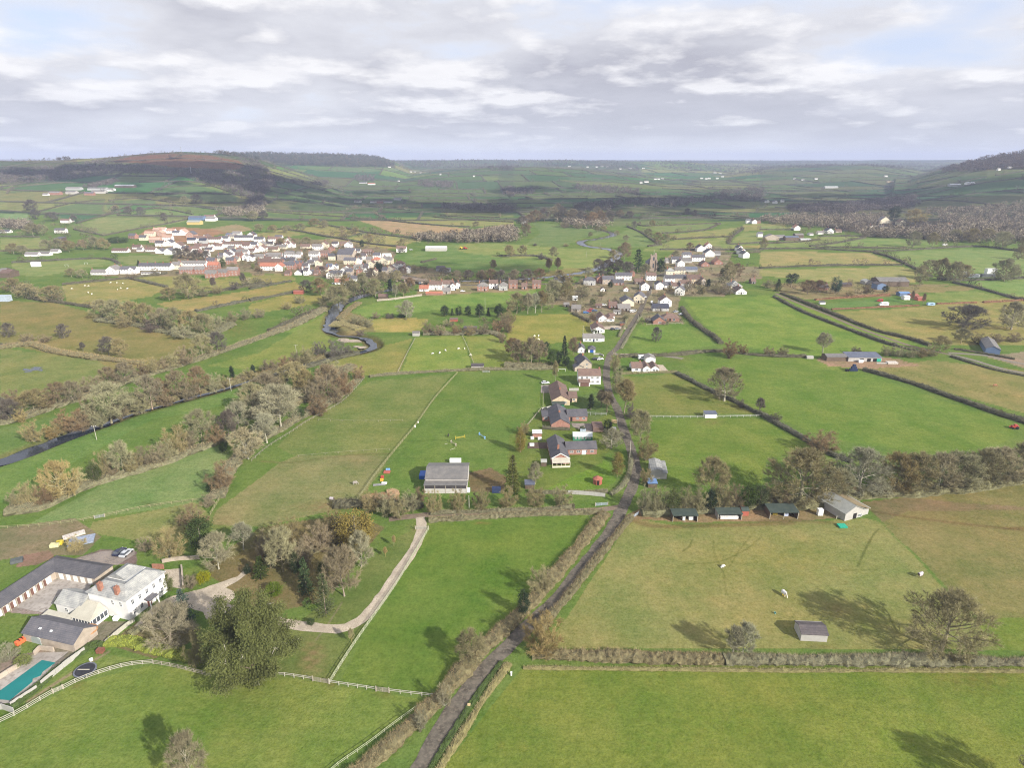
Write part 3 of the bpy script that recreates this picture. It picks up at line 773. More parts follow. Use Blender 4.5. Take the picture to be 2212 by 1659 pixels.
def lib(kind,colr,var):
 key=(kind,colr,var)
 if key in LIB:return LIB[key]
 gk=(kind,var)
 if gk not in LIB:
  sd=sum(ord(c)for c in kind)*13+var*101
  if kind in FORMS:T,Cn=bare_tree(kind,sd,1.0)
  elif kind=='conifer':T,Cn=conifer(sd)
  elif kind=='cedar':T,Cn=conifer(sd,w=.36,layers=20,droop=.12,tiers=.25)
  elif kind=='column':T,Cn=leafy(sd,rx=.16,rz=.47,zc=.5,clumps=60,per=70,leaf=.03,spread=.035,cone=.55)
  elif kind=='bush':T,Cn=leafy(sd,rx=.48,rz=.46,zc=.48,clumps=60,per=55,leaf=.05,spread=.09)
  elif kind=='pine':T,Cn=leafy(sd,rx=.33,rz=.36,zc=.62,clumps=45,per=60,leaf=.035,spread=.06)
  elif kind=='giant':
   T,Cn,Bp=big_evergreen(sd)
   LIB['bough']=[]
   for bm_ in Bp:bo=bm_. build('dead_bough',BARK['white']);LIB['bough']. append(bo. data);bpy. data. objects. remove(bo)
  else:T,Cn=leafy(sd,rx=.38,rz=.47,zc=.52,clumps=75,per=60,leaf=.035,spread=.07,cone=.25)
  a=T. build('trunk',[]);b=Cn. build('crown',[])
  a. data. name=kind+'_trunk';b. data. name=kind+'_crown'
  ma,mb_=a. data,b. data
  bpy. data. objects. remove(a);bpy. data. objects. remove(b)
  ma. use_fake_user=False
  LIB[gk]=(ma,mb_)
 ma,mb_=LIB[gk]
 ma=ma. copy();mb_=mb_. copy()
 if kind in FORMS:ma. materials. append(BARK[colr]);mb_. materials. append(TWIG[colr])
 else:
  ma. materials. append(BARK['brown']);mb_. materials. append(LEAF[colr])
 LIB[key]=(ma,mb_)
 return LIB[key]
WIDTH={'oak':1.12,'round':.86,'tall':.54,'shrub':.96,'conifer':.52,'cedar':.76,'column':.38,'bush':1.08,'pine':.78,'giant':.9,'ever':.9}
FORMWORD={'oak':'spreading bare tree','round':'round-headed bare tree','tall':'slender bare tree','shrub':'bushy bare shrub','conifer':'conical conifer','cedar':'tiered cedar','column':'columnar evergreen','bush':'leafy shrub','pine':'open-crowned pine','giant':'huge evergreen tree','ever':'dense evergreen tree'}
COLWORD={'olive':'olive-brown','brown':'reddish-brown','grey':'pale grey','gold':'golden','pink':'pinkish','dark':'dark','green':'green','blue':'blue-green','yellow':'yellow-green','ochre':'ochre','bright':'bright green'}
NAME={'oak':'bare_tree','round':'bare_tree','tall':'bare_tree','shrub':'bare_shrub','conifer':'conifer_tree','cedar':'cedar_tree','column':'conifer_tree','bush':'shrub','pine':'pine_tree','giant':'evergreen_tree','ever':'evergreen_tree'}
TREE_SPOTS=[]
TN=0
def tree(kind,colr,u,v,h,w=None,place=None,look=None,group=None,var=None,minh=None):
 """a tree whose foot is at (u, v) in the photo and which stands h photo pixels tall and w wide"""
 global TN
 p,hm=hpx(u,v,h)
 TN+=1
 nv=1 if kind in('giant','cedar')else(4 if kind in FORMS else 2)
 a,b=lib(kind,colr,(TN*7+TN//3)%nv if var is None else var)
 wm=(w/ppm(p))if w else WIDTH[kind]*hm
 e=empty(NAME[kind],(p[0],p[1],p[2]-.05),rz=(TN*2.399)%6.283,s=(wm/WIDTH[kind],wm/WIDTH[kind],hm))
 link('trunk',a,e);link('crown',b,e)
 if kind=='giant':
  for m_ in LIB['bough']:link('dead_bough',m_,e)['label']='bleached white dead bough'
 cat='shrub' if kind in('bush','shrub')else 'tree'
 size='small ' if hm<5 else('tall ' if hm>14 else '')
 lk=look or(size+COLWORD[colr]+' '+FORMWORD[kind])
 tag(e,lk,cat,group,(u,v),place)
 TREE_SPOTS. append((p[0],p[1]))
 return e
 # ---- single garden and field trees near the viewer
def tree_out(colr,tip,h,w,look,place):
 t_=cast(*tip);q=t_[:2]+np. array([.736,-.678])*h*1.8
 u_,v_=project(q[0],q[1],0.)
 s_=ppm(np. array([q[0],q[1],0.]))
 a,b=lib('oak',colr,2);e=empty('bare_tree',(q[0],q[1],-.05),1.,(w/WIDTH['oak'],w/WIDTH['oak'],h));link('trunk',a,e);link('crown',b,e)
 tag(e,look,'tree',None,(float(u_),float(v_)),place)
tree_out('olive',(1965,1600),13.,14.,'bare oak just outside the picture','its shadow falling at the bottom right corner')
tree('round','grey',414,1694,110,84,look='pale bare tree cut off by the bottom edge',place='in the near left field')
tree('oak','olive',2030,1408,130,172,look='big round bare oak with wide crown',place='standing in the brown hedge beside the horse field',var=1)
tree('tall','grey',1581,1416,62,42,look='thin pale bare tree',place='in the brown hedge left of the lone shed')
tree('round','grey',1605,1410,66,56,look='thin pale round-crowned bare tree',place='in the hedge close to the lone shed')
tree('round','olive',1020,1432,62,74,look='squat olive bare tree',place='on the left bank of the lane')
tree('ever','dark',1131,1330,58,34,look='ivy-dark evergreen tree casting a long shadow',place='on the left bank of the lane')
tree('shrub','olive',1168,1280,52,62,look='spiky olive bare bush',place='on the lane bank above the dark evergreen')
tree('shrub','grey',960,1524,46,36,look='small pale bare tree',place='beside the lane where the rail fence ends')
tree('shrub','grey',909,1576,40,32,look='smallest pale bare tree',place='on the scrubby bank near the bottom of the lane')
tree('shrub','gold',1172,1405,72,96,look='straw-coloured bare bush',place='on the right of the lane at the hedge corner')
tree('tall','gold',761,1391,32,14,look='golden sapling',place='beside the rail fence at the drive bend')
tree('tall','gold',851,1180,22,9,look='thin staked sapling',place='on the grass left of the drive')
tree('tall','gold',833,1203,20,9,look='thin staked sapling',place='halfway along the grass left of the drive')
tree('bush','green',672,1350,16,18,place='on the lawn by the drive')
g='garden trees around the manor'
def mt(kind,colr,u,v,h,w,look,place):tree(kind,colr,u,v,h,w,place=place,look=look,group=g)
mt('giant','olive',549,1470,200,204,'huge olive evergreen with white branches','above the rail fence below the manor')
mt('cedar','blue',403,1350,84,66,'blue-green cedar','on the gravel forecourt of the white manor')
mt('round','pink',368,1392,84,112,'broad pinkish bare tree','between the gravel forecourt and the clipped hedge')
mt('shrub','olive',431,1440,82,52,'narrow olive bare tree','against the left side of the huge evergreen')
mt('round','grey',473,1230,76,70,'pale round bare tree','above the manor lawn')
mt('ever','green',438,1192,80,68,'dark green broad evergreen','at the foot of the pony field')
mt('shrub','olive',372,1204,62,68,'olive bushy bare tree','left of the dark broad evergreen')
mt('shrub','brown',421,1140,52,68,'brown bushy bare tree','where the two rail fences of the pony field meet')
mt('tall','grey',526,1188,54,46,'pale forked birch','right of the dark broad evergreen')
mt('conifer','green',565,1246,48,44,'squat green conifer','beside the drive near the manor lawn')
mt('ever','dark',536,1240,22,22,'dark clipped evergreen dome','beside the drive near the manor lawn')
mt('round','olive',612,1236,92,74,'tall olive bare tree','in the middle of the garden grove')
mt('conifer','green',662,1280,80,42,'green conical conifer','in the garden grove')
mt('cedar','olive',704,1326,92,58,'wide olive yew','at the lower corner of the garden grove')
mt('round','pink',744,1288,102,80,'tall pinkish bare tree','at the lower right of the garden grove')
mt('round','grey',781,1224,72,54,'silvery bare tree','at the right edge of the garden grove')
mt('ever','ochre',770,1178,78,100,'golden ivy-covered tree','at the top right of the garden grove')
mt('shrub','olive',628,1180,60,70,'olive bare tree','at the top of the garden grove')
mt('shrub','pink',690,1190,58,70,'pinkish bare tree','at the top of the garden grove')
mt('shrub','olive',722,1158,52,60,'olive bare tree','behind the golden ivy-covered tree')
mt('shrub','brown',655,1225,58,58,'brown bare tree','behind the conical conifer')
mt('shrub','brown',580,1200,58,58,'brown bare tree','left of the olive tree in the grove')
mt('ever','dark',640,1240,50,30,'dark narrow evergreen','left of the conical conifer')
mt('ever','green',700,1260,46,34,'dark green evergreen','behind the wide olive yew')
mt('ever','dark',585,1228,40,30,'dark evergreen','right of the squat conifer')
mt('bush','bright',593,1285,26,42,'sunlit laurel bush','below the squat conifer')
mt('bush','bright',664,1310,18,22,'yellow-flecked bush','at the foot of the conical conifer')
mt('bush','yellow',441,1258,24,32,'yellow-green bush','on the manor lawn above the drive')
mt('shrub','brown',412,1268,24,40,'brown leafless bush','on the manor lawn beside the gravel')
mt('bush','olive',364,1276,38,26,'clipped olive shrub','against the right wall of the manor')
mt('shrub','brown',315,1190,30,36,'brown leafless bush','beside the two parked cars')
mt('shrub','gold',165,1190,34,40,'straw-coloured bare bush','beside the stable roof')
mt('bush','yellow',52,1436,22,34,'yellow bush','at the corner of the pool')
mt('shrub','grey',20,1425,34,46,'pale leafless bush','left of the swimming pool')
mt('bush','green',338,1340,14,24,'low green bush','at the front wall of the manor')
# ---- rows and belts
def row(place,items,group,k='U',rel=True):
 for kind,colr,u,v,h,w in items:
  if k!='U':
   s=cs(k);u,v=c2(k,u,v);h*=s;w*=s
  tree(kind,colr,u,v,h,w,place=place,group=group)
row('in the row of clipped trees behind the long hedge',[('shrub','olive',938,1110,50,40),('shrub','olive',988,1104,46,40),('shrub','olive',1040,1100,44,42),('shrub','olive',1098,1096,42,42),('shrub','olive',1156,1094,44,44),('shrub','olive',1214,1094,46,44)],'clipped trees behind the long hedge')
row('below the muck heap and big barn',[('shrub','olive',800,1104,44,48),('shrub','olive',836,1112,48,46),('shrub','olive',862,1118,46,44),('shrub','olive',888,1102,42,44),('shrub','brown',905,1088,34,34)],'bushy trees below the muck heap')
row('in the belt behind the open sheds',[('shrub','olive',1392,1108,56,44),('shrub','olive',1420,1108,58,46),('ever','olive',1452,1108,52,40),('shrub','olive',1480,1106,54,44),('shrub','olive',1507,1104,50,40),('ever','dark',1534,1102,46,36),('shrub','olive',1560,1100,54,44),('shrub','brown',1588,1098,
52,42),('ever','green',1613,1100,56,42),('ever','olive',1640,1096,50,40),('shrub','olive',1664,1088,48,46)],'trees behind the open sheds')
tree('round','olive',1533,1076,84,72,look='round bare tree with long shadow',place='in the field behind the open sheds')
tree('shrub','olive',1396,1046,34,34,place='beside the weathered barn')
row('in the oak belt behind the brown field',[('oak','olive',1727,1086,109,158),('round','olive',1800,1080,68,80),('oak','grey',1856,1064,90,128),('round','olive',1929,1062,82,84),('round','olive',1978,1062,81,90),('round','grey',2024,1060,79,88),('round','olive',2070,1056,79,88),('round','olive',2116,
1050,77,88),('round','grey',2162,1042,75,88),('round','olive',2208,1034,75,90),('round','olive',2256,1026,75,90)],'oak belt behind the brown field')
row('low in the oak belt behind the brown field',[('shrub','grey',1905,1068,36,50),('shrub','olive',1955,1066,34,52),('shrub','olive',2000,1064,34,52),('shrub','grey',2047,1060,34,50),('shrub','olive',2093,1054,34,50),('shrub','olive',2139,1047,34,50),('shrub','grey',2185,1040,34,50),('shrub','brown',
1690,1092,32,50),('shrub','brown',1766,1088,32,50),('shrub','brown',1828,1072,30,50)],'undergrowth trees of the oak belt')
row('in the diagonal hedge of the right fields',[('oak','grey',1564,866,68,74),('shrub','brown',1773,974,46,72),('shrub','dark',1675,911,20,24),('tall','dark',1639,893,32,22),('shrub','dark',1600,880,18,18)],'trees in the diagonal hedge')
tree('oak','dark',1417,738,30,24,look='small dark apple tree',place='alone in the field right of the lane')
row('along the right side of the lane',[('tall','olive',1348,892,68,44),('shrub','olive',1334,850,38,30),('shrub','olive',1327,800,40,30),('shrub','olive',1333,825,34,26),('round','olive',1383,956,66,48),('shrub','olive',1394,994,52,46),('shrub','olive',1376,930,44,36),('shrub','dark',1362,905,34,28)],
'trees along the right side of the lane')
row('along the left side of the lane',[('tall','brown',1311,890,42,30),('column','dark',1276,886,38,17),('oak','grey',1321,968,40,52),('ever','dark',1312,932,26,26),('ever','ochre',1333,1030,52,34),('ever','yellow',1337,1000,22,22),('tall','brown',1298,880,36,22),('shrub','brown',1330,950,24,24),('bush',
'green',1258,930,10,14)],'garden trees left of the lane')
row('in the garden of the L-shaped bungalow',[('ever','ochre',1124,977,52,30),('conifer','olive',1107,1063,82,46),('round','grey',1156,1046,44,34),('shrub','olive',1131,938,26,28)],'trees in the long bungalow garden')
row('among the copse above the barn field',[('ever','green',1192,792,36,26),('tall','olive',1200,828,46,14),('round','brown',1122,786,50,40),('round','brown',1148,788,56,44),('round','brown',1166,782,44,36),('conifer','dark',1219,768,44,20),('round','brown',1238,768,38,26),('pine','dark',1177,772,38,
26),('ever','dark',1222,792,28,22),('round','brown',1108,768,36,34),('ever','dark',1206,788,30,20),('bush','dark',1255,830,14,16)],'trees in the copse above the barn field')
B1='in the tree belt left of the pony field'
row(B1,[('round','grey',608,928,92,100),('shrub','brown',689,897,42,46),('shrub','brown',723,870,42,46),('shrub','brown',747,854,46,42),('shrub','brown',774,820,32,30),('round','brown',708,850,60,60),('shrub','brown',680,872,50,50),('round','olive',636,842,58,66),('round','brown',580,872,62,66),('round',
'olive',545,892,62,60),('shrub','olive',713,811,34,48),('shrub','olive',662,788,38,38),('shrub','dark',726,773,40,44),('tall','grey',577,957,62,50),('round','grey',537,992,68,68),('shrub','brown',479,1058,62,60),('bush','green',484,976,24,22),('round','grey',518,930,60,56),('round','olive',660,850,50,
50),('ever','green',648,905,26,30),('shrub','brown',452,1094,28,34),('ever','dark',455,1064,22,22),('shrub','brown',600,840,44,50),('round','grey',563,915,66,58),('shrub','brown',740,830,36,36)],'tree belt left of the pony field')
B2='in the belt between the two green strips'
row(B2,[('oak','gold',136,1078,82,78),('shrub','gold',67,1092,54,54),('shrub','olive',38,1098,40,34),('shrub','gold',170,1054,44,42),('ever','olive',206,1044,50,32),('shrub','olive',228,1030,58,42),('round','olive',268,1026,72,56),('shrub','brown',312,1010,48,46),('shrub','brown',340,1004,44,46),('shrub',
'olive',382,980,60,60),('round','olive',438,958,70,70),('round','dark',496,950,62,46),('shrub','brown',410,970,44,44),('shrub','brown',246,1030,34,34),('ever','green',216,1036,34,16),('shrub','brown',105,1090,44,44),('shrub','olive',290,1022,46,44),('shrub','olive',362,996,46,46),('shrub','brown',468,
960,44,44),('shrub','olive',150,1070,38,40)],'belt between the two green strips')
B3='along the near bank of the river'
row(B3,[('round','olive',241,913,84,90),('shrub','brown',155,931,50,64),('shrub','olive',76,953,46,48),('shrub','gold',112,946,28,36),('shrub','brown',198,917,64,36),('round','pink',329,883,70,58),('shrub','olive',289,889,54,48),('round','brown',388,864,62,50),('round','brown',433,854,60,48),('shrub',
'olive',463,846,42,36),('column','dark',503,821,34,14),('column','dark',548,810,24,14),('shrub','brown',575,803,26,28),('shrub','brown',615,793,24,30),('shrub','brown',640,785,26,30),('shrub','dark',690,768,30,34),('round','brown',350,869,50,40),('shrub','dark',750,765,18,34),('shrub','brown',520,825,
18,26),('shrub','olive',215,921,44,44),('shrub','brown',262,905,44,44),('shrub','olive',305,893,46,44),('shrub','brown',410,863,38,40),('shrub','olive',485,839,28,34),('shrub','olive',540,821,26,30),('shrub','brown',590,803,26,30),('shrub','olive',125,941,34,40),('shrub','brown',178,929,44,44),('shrub',
'olive',665,781,24,32),('shrub','brown',360,877,34,38)],'trees along the river bank')
B4='in the belt beyond the river'
row(B4,[('round','dark',4,908,48,50),('round','dark',28,911,48,44),('shrub','gold',46,913,30,28),('round','olive',75,893,50,70),('round','brown',128,877,50,46),('round','brown',160,870,48,46),('shrub','brown',198,850,38,50),('round','brown',236,832,38,44),('round','pink',273,829,45,46),('shrub','olive',
326,808,36,46),('shrub','brown',306,815,30,34),('shrub','gold',374,795,32,40),('shrub','brown',402,789,42,40),('round','olive',439,773,48,46),('round','dark',471,763,44,42),('shrub','brown',100,886,38,40),('shrub','brown',352,800,28,34),('shrub','brown',30,870,30,40)],'belt beyond the river')
row('in the thick brown hedge of the left hill field',[('oak','dark',139,730,30,30),('round','dark',236,768,40,34),('round','olive',262,772,40,36),('oak','dark',21,728,30,30),('shrub','brown',60,738,18,30),('shrub','brown',95,740,18,30),('tall','dark',180,760,20,12)],'trees in the thick brown hedge')
row('in the grey copse left of the river',[('round','olive',222,690,42,46),('round','olive',254,694,46,48),('round','olive',286,698,46,50),('round','olive',318,702,46,48),('round','grey',350,712,46,48),('round','olive',380,716,50,48),('round','olive',412,720,48,48),('round','olive',442,722,44,46),('shrub',
'olive',270,706,30,46),('shrub','dark',330,716,28,46),('shrub','olive',396,730,30,46),('shrub','olive',470,708,30,36),('shrub','olive',500,698,26,34),('shrub','olive',530,690,24,32),('shrub','brown',560,686,20,28)],'grey copse left of the river')
row('between the sheep field and the olive fields',[('oak','olive',407,644,52,60),('oak','olive',116,650,32,56),('oak','olive',58,643,30,50),('oak','olive',30,632,30,44),('round','olive',366,648,26,36),('shrub','olive',440,640,20,30),('shrub','olive',470,634,18,28),('shrub','dark',505,626,18,26),('shrub',
'olive',535,616,16,26),('shrub','olive',560,612,14,24),('tall','dark',462,626,26,14),('tall','dark',525,616,26,14)],'trees around the sheep field')
row('along the river below the left village',[('round','olive',732,664,46,56),('tall','olive',786,634,44,26),('round','olive',762,638,32,36),('round','olive',812,644,38,36),('column','dark',843,632,32,14),('tall','grey',854,648,32,15),('round','olive',872,640,28,30),('round','olive',694,638,36,40),('round',
'dark',662,632,26,30),('shrub','olive',716,650,28,34),('round','olive',748,626,30,30),('round','brown',828,616,28,28),('round','dark',800,606,26,24),('round','ochre' if False else 'gold',858,610,26,24),('ever','dark',822,590,24,20),('round','brown',885,622,22,26),('shrub','olive',700,662,22,28),('shrub',
'olive',648,655,18,26),('shrub','olive',620,668,16,24)],'trees along the river below the village')
row('beside the wall of the long river meadow',[('round','grey',877,690,40,38),('shrub','brown',812,688,14,20),('shrub','dark',842,688,12,22),('bush','dark',868,686,10,20),('shrub','olive',770,700,20,34),('shrub','olive',795,706,18,30),('shrub','dark',780,725,12,24)],'scrub beside the river meadow')
row('in the dark conifer row of the middle gardens',[('ever','dark',961,683,24,24),('conifer','dark',977,682,17,9),('ever','dark',991,682,22,18),('ever','dark',1011,682,22,18),('ever','dark',1036,686,30,26),('conifer','dark',1055,682,18,12),('ever','dark',1078,686,30,26),('conifer','dark',1098,672,14,
9)],'dark conifer row')
row('in the brown garden scrub of the middle paddocks',[('shrub','brown',925,722,24,28),('shrub','brown',950,724,22,28),('shrub','brown',985,722,20,26),('shrub','olive',1015,724,22,28),('shrub','brown',1045,722,22,28),('shrub','brown',1074,716,26,26),('shrub','brown',1085,740,24,22),('shrub','olive',
965,704,14,22),('shrub','brown',1088,705,30,26)],'brown garden scrub')
row('at the head of the small middle fields',[('round','olive',1116,678,44,44),('tall','grey',1140,678,42,26),('tall','grey',1156,676,40,24),('tall','olive',1170,674,44,26),('round','olive',1196,652,46,40),('round','olive',1222,652,42,40),('shrub','olive',1100,700,34,30),('shrub','olive',1250,668,20,
26),('shrub','olive',1265,640,18,24),('round','olive',1184,668,34,34),('shrub','brown',1098,718,30,26)],'trees at the head of the small fields')
row('around the church',[('cedar','dark',1377,586,50,36),('round','pink',1348,560,36,32),('ever','dark',1426,591,33,25),('round','dark',1291,586,26,26),('round','dark',1312,592,30,30),('round','dark',1334,594,32,32),('round','dark',1356,598,32,30),('round','olive',1393,592,22,24),('round','olive',1270,
600,22,24),('round','dark',1300,604,20,26),('shrub','olive',1440,586,16,18),('round','olive',1325,566,26,24)],'trees around the church')
row('at the edge of the church village',[('column','dark',1529,624,24,12),('round','olive',1575,612,46,32),('shrub','brown',1567,636,22,34),('shrub','olive',1545,630,20,28),('round','brown',1592,600,30,28),('shrub','olive',1518,634,16,20),('ever','dark',1562,594,16,20),('shrub','brown',1505,612,14,18),
('round','olive',1460,560,18,20),('shrub','olive',1450,628,12,20),('shrub','olive',1428,640,14,20),('shrub','brown',1420,622,12,16),('round','brown',1490,540,16,18)],'trees at the edge of the church village')
row('in the gardens left of the village street',[('shrub','grey',1233,640,16,18),('ever','olive',1280,660,16,18),('shrub','olive',1255,630,18,20),('shrub','olive',1300,640,14,18),('shrub','brown',1240,664,14,20),('ever','dark',1318,622,14,14),('shrub','olive',1230,612,22,26),('round','olive',1208,610,
26,26),('shrub','brown',1280,690,14,18),('shrub','olive',1352,690,14,18),('bush','green',1284,720,10,14)],'trees in the village street gardens')
row('along the dark river bank beyond the meadow',[('round','brown',1060,612,30,34),('round','dark',1086,614,30,34),('round','brown',1112,612,28,32),('round','dark',1140,613,30,34),('round','brown',1166,609,28,30),('round','brown',1040,608,24,26),('round','dark',1012,606,22,26),('round','brown',986,
604,20,24),('tall','brown',1186,590,30,16),('tall','brown',1204,588,30,16),('round','dark',960,598,20,26),('tall','brown',1065,586,24,16),('round','olive',1100,556,26,24),('round','olive',1128,552,22,22),('shrub','dark',1170,560,14,20),('round','olive',1196,558,24,22)],'trees along the dark river bank')
row('in the hedge of the sunny oak pasture',[('oak','dark',2080,710,50,92),('oak','grey',2184,712,58,62)],'old pasture oaks')
row('beside the white bale stacks',[('oak','olive',2031,605,46,44),('round','olive',1987,617,42,32),('oak','olive',2060,610,44,38),('round','olive',2008,588,26,34),('oak','olive',2082,603,30,36),('oak','olive',2168,607,46,54),('round','olive',2189,601,24,24),('oak','olive',2200,560,26,26)],'oaks beside the bale stacks')
row('around the dark farm sheds',[('conifer','green',1680,629,28,20),('pine','dark',1708,621,34,32),('ever','blue',1804,634,38,28),('round','brown',1744,636,30,36),('round','brown',1770,632,26,30),('shrub','olive',1660,622,18,24),('shrub','brown',1872,634,18,22),('tall','brown',1968,655,26,8),('tall',
'brown',1993,660,26,8),('shrub','olive',1835,640,14,20),('ever','dark',1912,632,16,18)],'trees around the dark farm sheds')
row('above the low stable yard',[('tall','grey',1777,762,42,34),('shrub','brown',1660,768,20,26),('shrub','brown',1690,768,18,26),('shrub','brown',1575,772,38,42),('shrub','olive',1915,768,22,30),('shrub','olive',1940,770,22,30),('shrub','olive',1965,772,22,30),('shrub','olive',1990,772,22,30),('shrub',
'olive',2012,770,24,30),('round','olive',2030,760,34,38),('round','olive',2075,742,32,38),('shrub','olive',2110,742,24,34),('shrub','brown',2150,740,20,34),('shrub','brown',2190,738,20,34),('shrub','dark',1848,764,16,22),('shrub','brown',1605,764,20,24)],'scrub above the stable yard')
row('below the farm hamlet on the right',[('oak','olive',1649,537,22,18),('oak','olive',1972,534,34,32),('round','olive',2013,532,30,24),('oak','olive',2164,537,36,44),('oak','olive',2208,542,28,26),('oak','olive',2095,524,30,36),('round','olive',2062,520,24,28),('round','olive',2130,520,26,30),('round',
'gold',1977,486,34,44),('ever','dark',1930,474,30,32)],'trees below the right hamlet')
# ---- more distant trees that read one by one
g='trees around the left village'
row('above the left hill farms',[('round','dark',70,458,26,28),('round','dark',78,474,22,20),('round','dark',115,478,20,30),('round','olive',72,510,26,34),('round','olive',92,508,24,26),('oak','dark',277,462,16,20),('oak','dark',305,465,18,22),('oak','dark',356,476,16,18),('round','olive',250,455,12,
16),('round','dark',160,478,14,16),('oak','dark',425,440,20,26),('oak','olive',400,440,16,20)],'trees above the left hill farms')
row('between the hill fields and the new houses',[('round','olive',100,540,22,26),('round','olive',125,540,24,30),('round','olive',150,544,24,30),('round','pink',180,540,22,20),('round','olive',205,538,26,32),('round','olive',225,540,24,26),('bush','green',255,524,14,44),('round','olive',30,548,22,28),
('round','olive',50,550,20,26),('conifer','dark',300,573,12,10),('round','dark',20,592,14,22),('round','olive',155,598,18,24),('round','olive',178,600,18,24)],g)
row('between the rows of the left village',[('round','dark',385,558,22,22),('round','dark',405,560,24,24),('round','dark',425,562,22,22),('round','dark',445,562,20,22),('ever','green',482,578,22,16),('ever','yellow',547,580,12,10),('ever','yellow',616,590,16,11),('bush','green',580,582,9,26),('round',
'olive',505,592,20,22),('round','olive',660,570,18,20),('round','olive',640,556,14,18),('ever','dark',782,535,18,12),('ever','dark',816,584,18,18),('round','olive',725,560,18,20),('round','brown',775,565,18,18),('shrub','brown',560,586,12,18),('round','dark',695,590,14,18),('round','dark',868,548,12,
16)],g)
row('in the field hedges behind the left village',[('round','olive',560,500,16,22),('round','olive',590,502,16,22),('round','olive',620,503,16,22),('round','olive',650,498,16,24),('round','olive',680,490,18,26),('oak','olive',702,492,16,18),('round','olive',740,502,14,18),('round','olive',768,505,14,
18),('oak','olive',800,524,18,18),('oak','olive',868,530,14,16),('oak','olive',930,512,14,22),('round','olive',905,516,14,18),('round','olive',960,516,12,18),('oak','olive',1028,490,12,18),('round','olive',610,530,16,24),('round','olive',635,532,16,24),('round','olive',662,526,14,22),('round','olive',
548,478,22,24),('round','dark',570,474,18,22)],'trees in the hedges behind the left village')
row('in the dark wood upstream',[('round','dark',1128,492,24,26),('round','brown',1144,488,24,26),('round','brown',1158,480,26,28),('round','dark',1176,478,28,28),('round','brown',1196,476,28,30),('round','dark',1216,478,28,28),('round','brown',1236,480,28,30),('round','dark',1256,484,28,30),('round',
'brown',1276,486,28,30),('round','brown',1296,484,28,28),('round','dark',1314,482,26,26),('round','brown',1136,508,24,26),('round','brown',1290,472,26,26),('round','dark',1250,466,24,26),('round','brown',1205,462,22,24),('shrub','pink',1220,492,14,24),('shrub','pink',1248,494,14,24),('round','brown',
1340,470,16,20),('round','dark',1360,472,16,20)],'dark wood upstream')
row('beside the upper river bend',[('oak','olive',1352,520,12,16),('shrub','olive',1222,532,7,14),('shrub','dark',1155,531,6,12),('round','olive',1332,510,12,14),('round','olive',1305,500,12,14),('round','olive',1290,502,14,14),('round','olive',1275,512,10,12),('oak','dark',1370,492,14,14),('round',
'olive',1400,512,18,20),('round','olive',1420,524,22,24),('round','olive',1440,524,18,20),('shrub','olive',1455,518,12,16),('oak','dark',1485,462,12,14),('oak','dark',1500,468,14,16),('round','olive',1408,490,14,16)],'trees beside the upper river bend')
# ------------------------------------------------------------------ hedges
HB={'brown':(mat('brown_hedge',(.155,.145,.078),scale=.8,var=.45,objvar=.1),mat('brown_hedge_twigs',(.295,.235,.125),scale=.7,var=.38,objvar=.1)),'rust':(mat('rusty_hedge',(.165,.145,.075),scale=.8,var=.45),mat('rusty_hedge_twigs',(.305,.235,.125),scale=.7,var=.4)),'olive':(mat('olive_hedge',(.16,.155,
.08),scale=.8,var=.4,objvar=.1),mat('olive_hedge_twigs',(.26,.235,.12),scale=2,var=.3,objvar=.1)),'dark':(mat('dark_hedge',(.095,.092,.058),scale=.6,var=.35,objvar=.12),mat('dark_hedge_twigs',(.135,.125,.08),scale=2,var=.3,objvar=.12)),'green':(mat('green_hedge',(.06,.09,.025),scale=.8,var=.35),mat('green_hedge_leaves',
(.09,.13,.035),scale=2,var=.3)),'laurel':(mat('laurel_hedge',(.16,.19,.035),scale=.8,var=.35),mat('laurel_leaves',(.32,.35,.06),scale=2,var=.35)),'beech':(mat('beech_hedge',(.20,.11,.06),scale=.8,var=.35),mat('beech_leaves',(.28,.15,.09),scale=2,var=.35)),'straw':(mat('rough_grass_bank',(.20,.18,.075),
scale=.8,var=.35),mat('straw_stems',(.38,.32,.17),scale=2,var=.3))}
HN=0
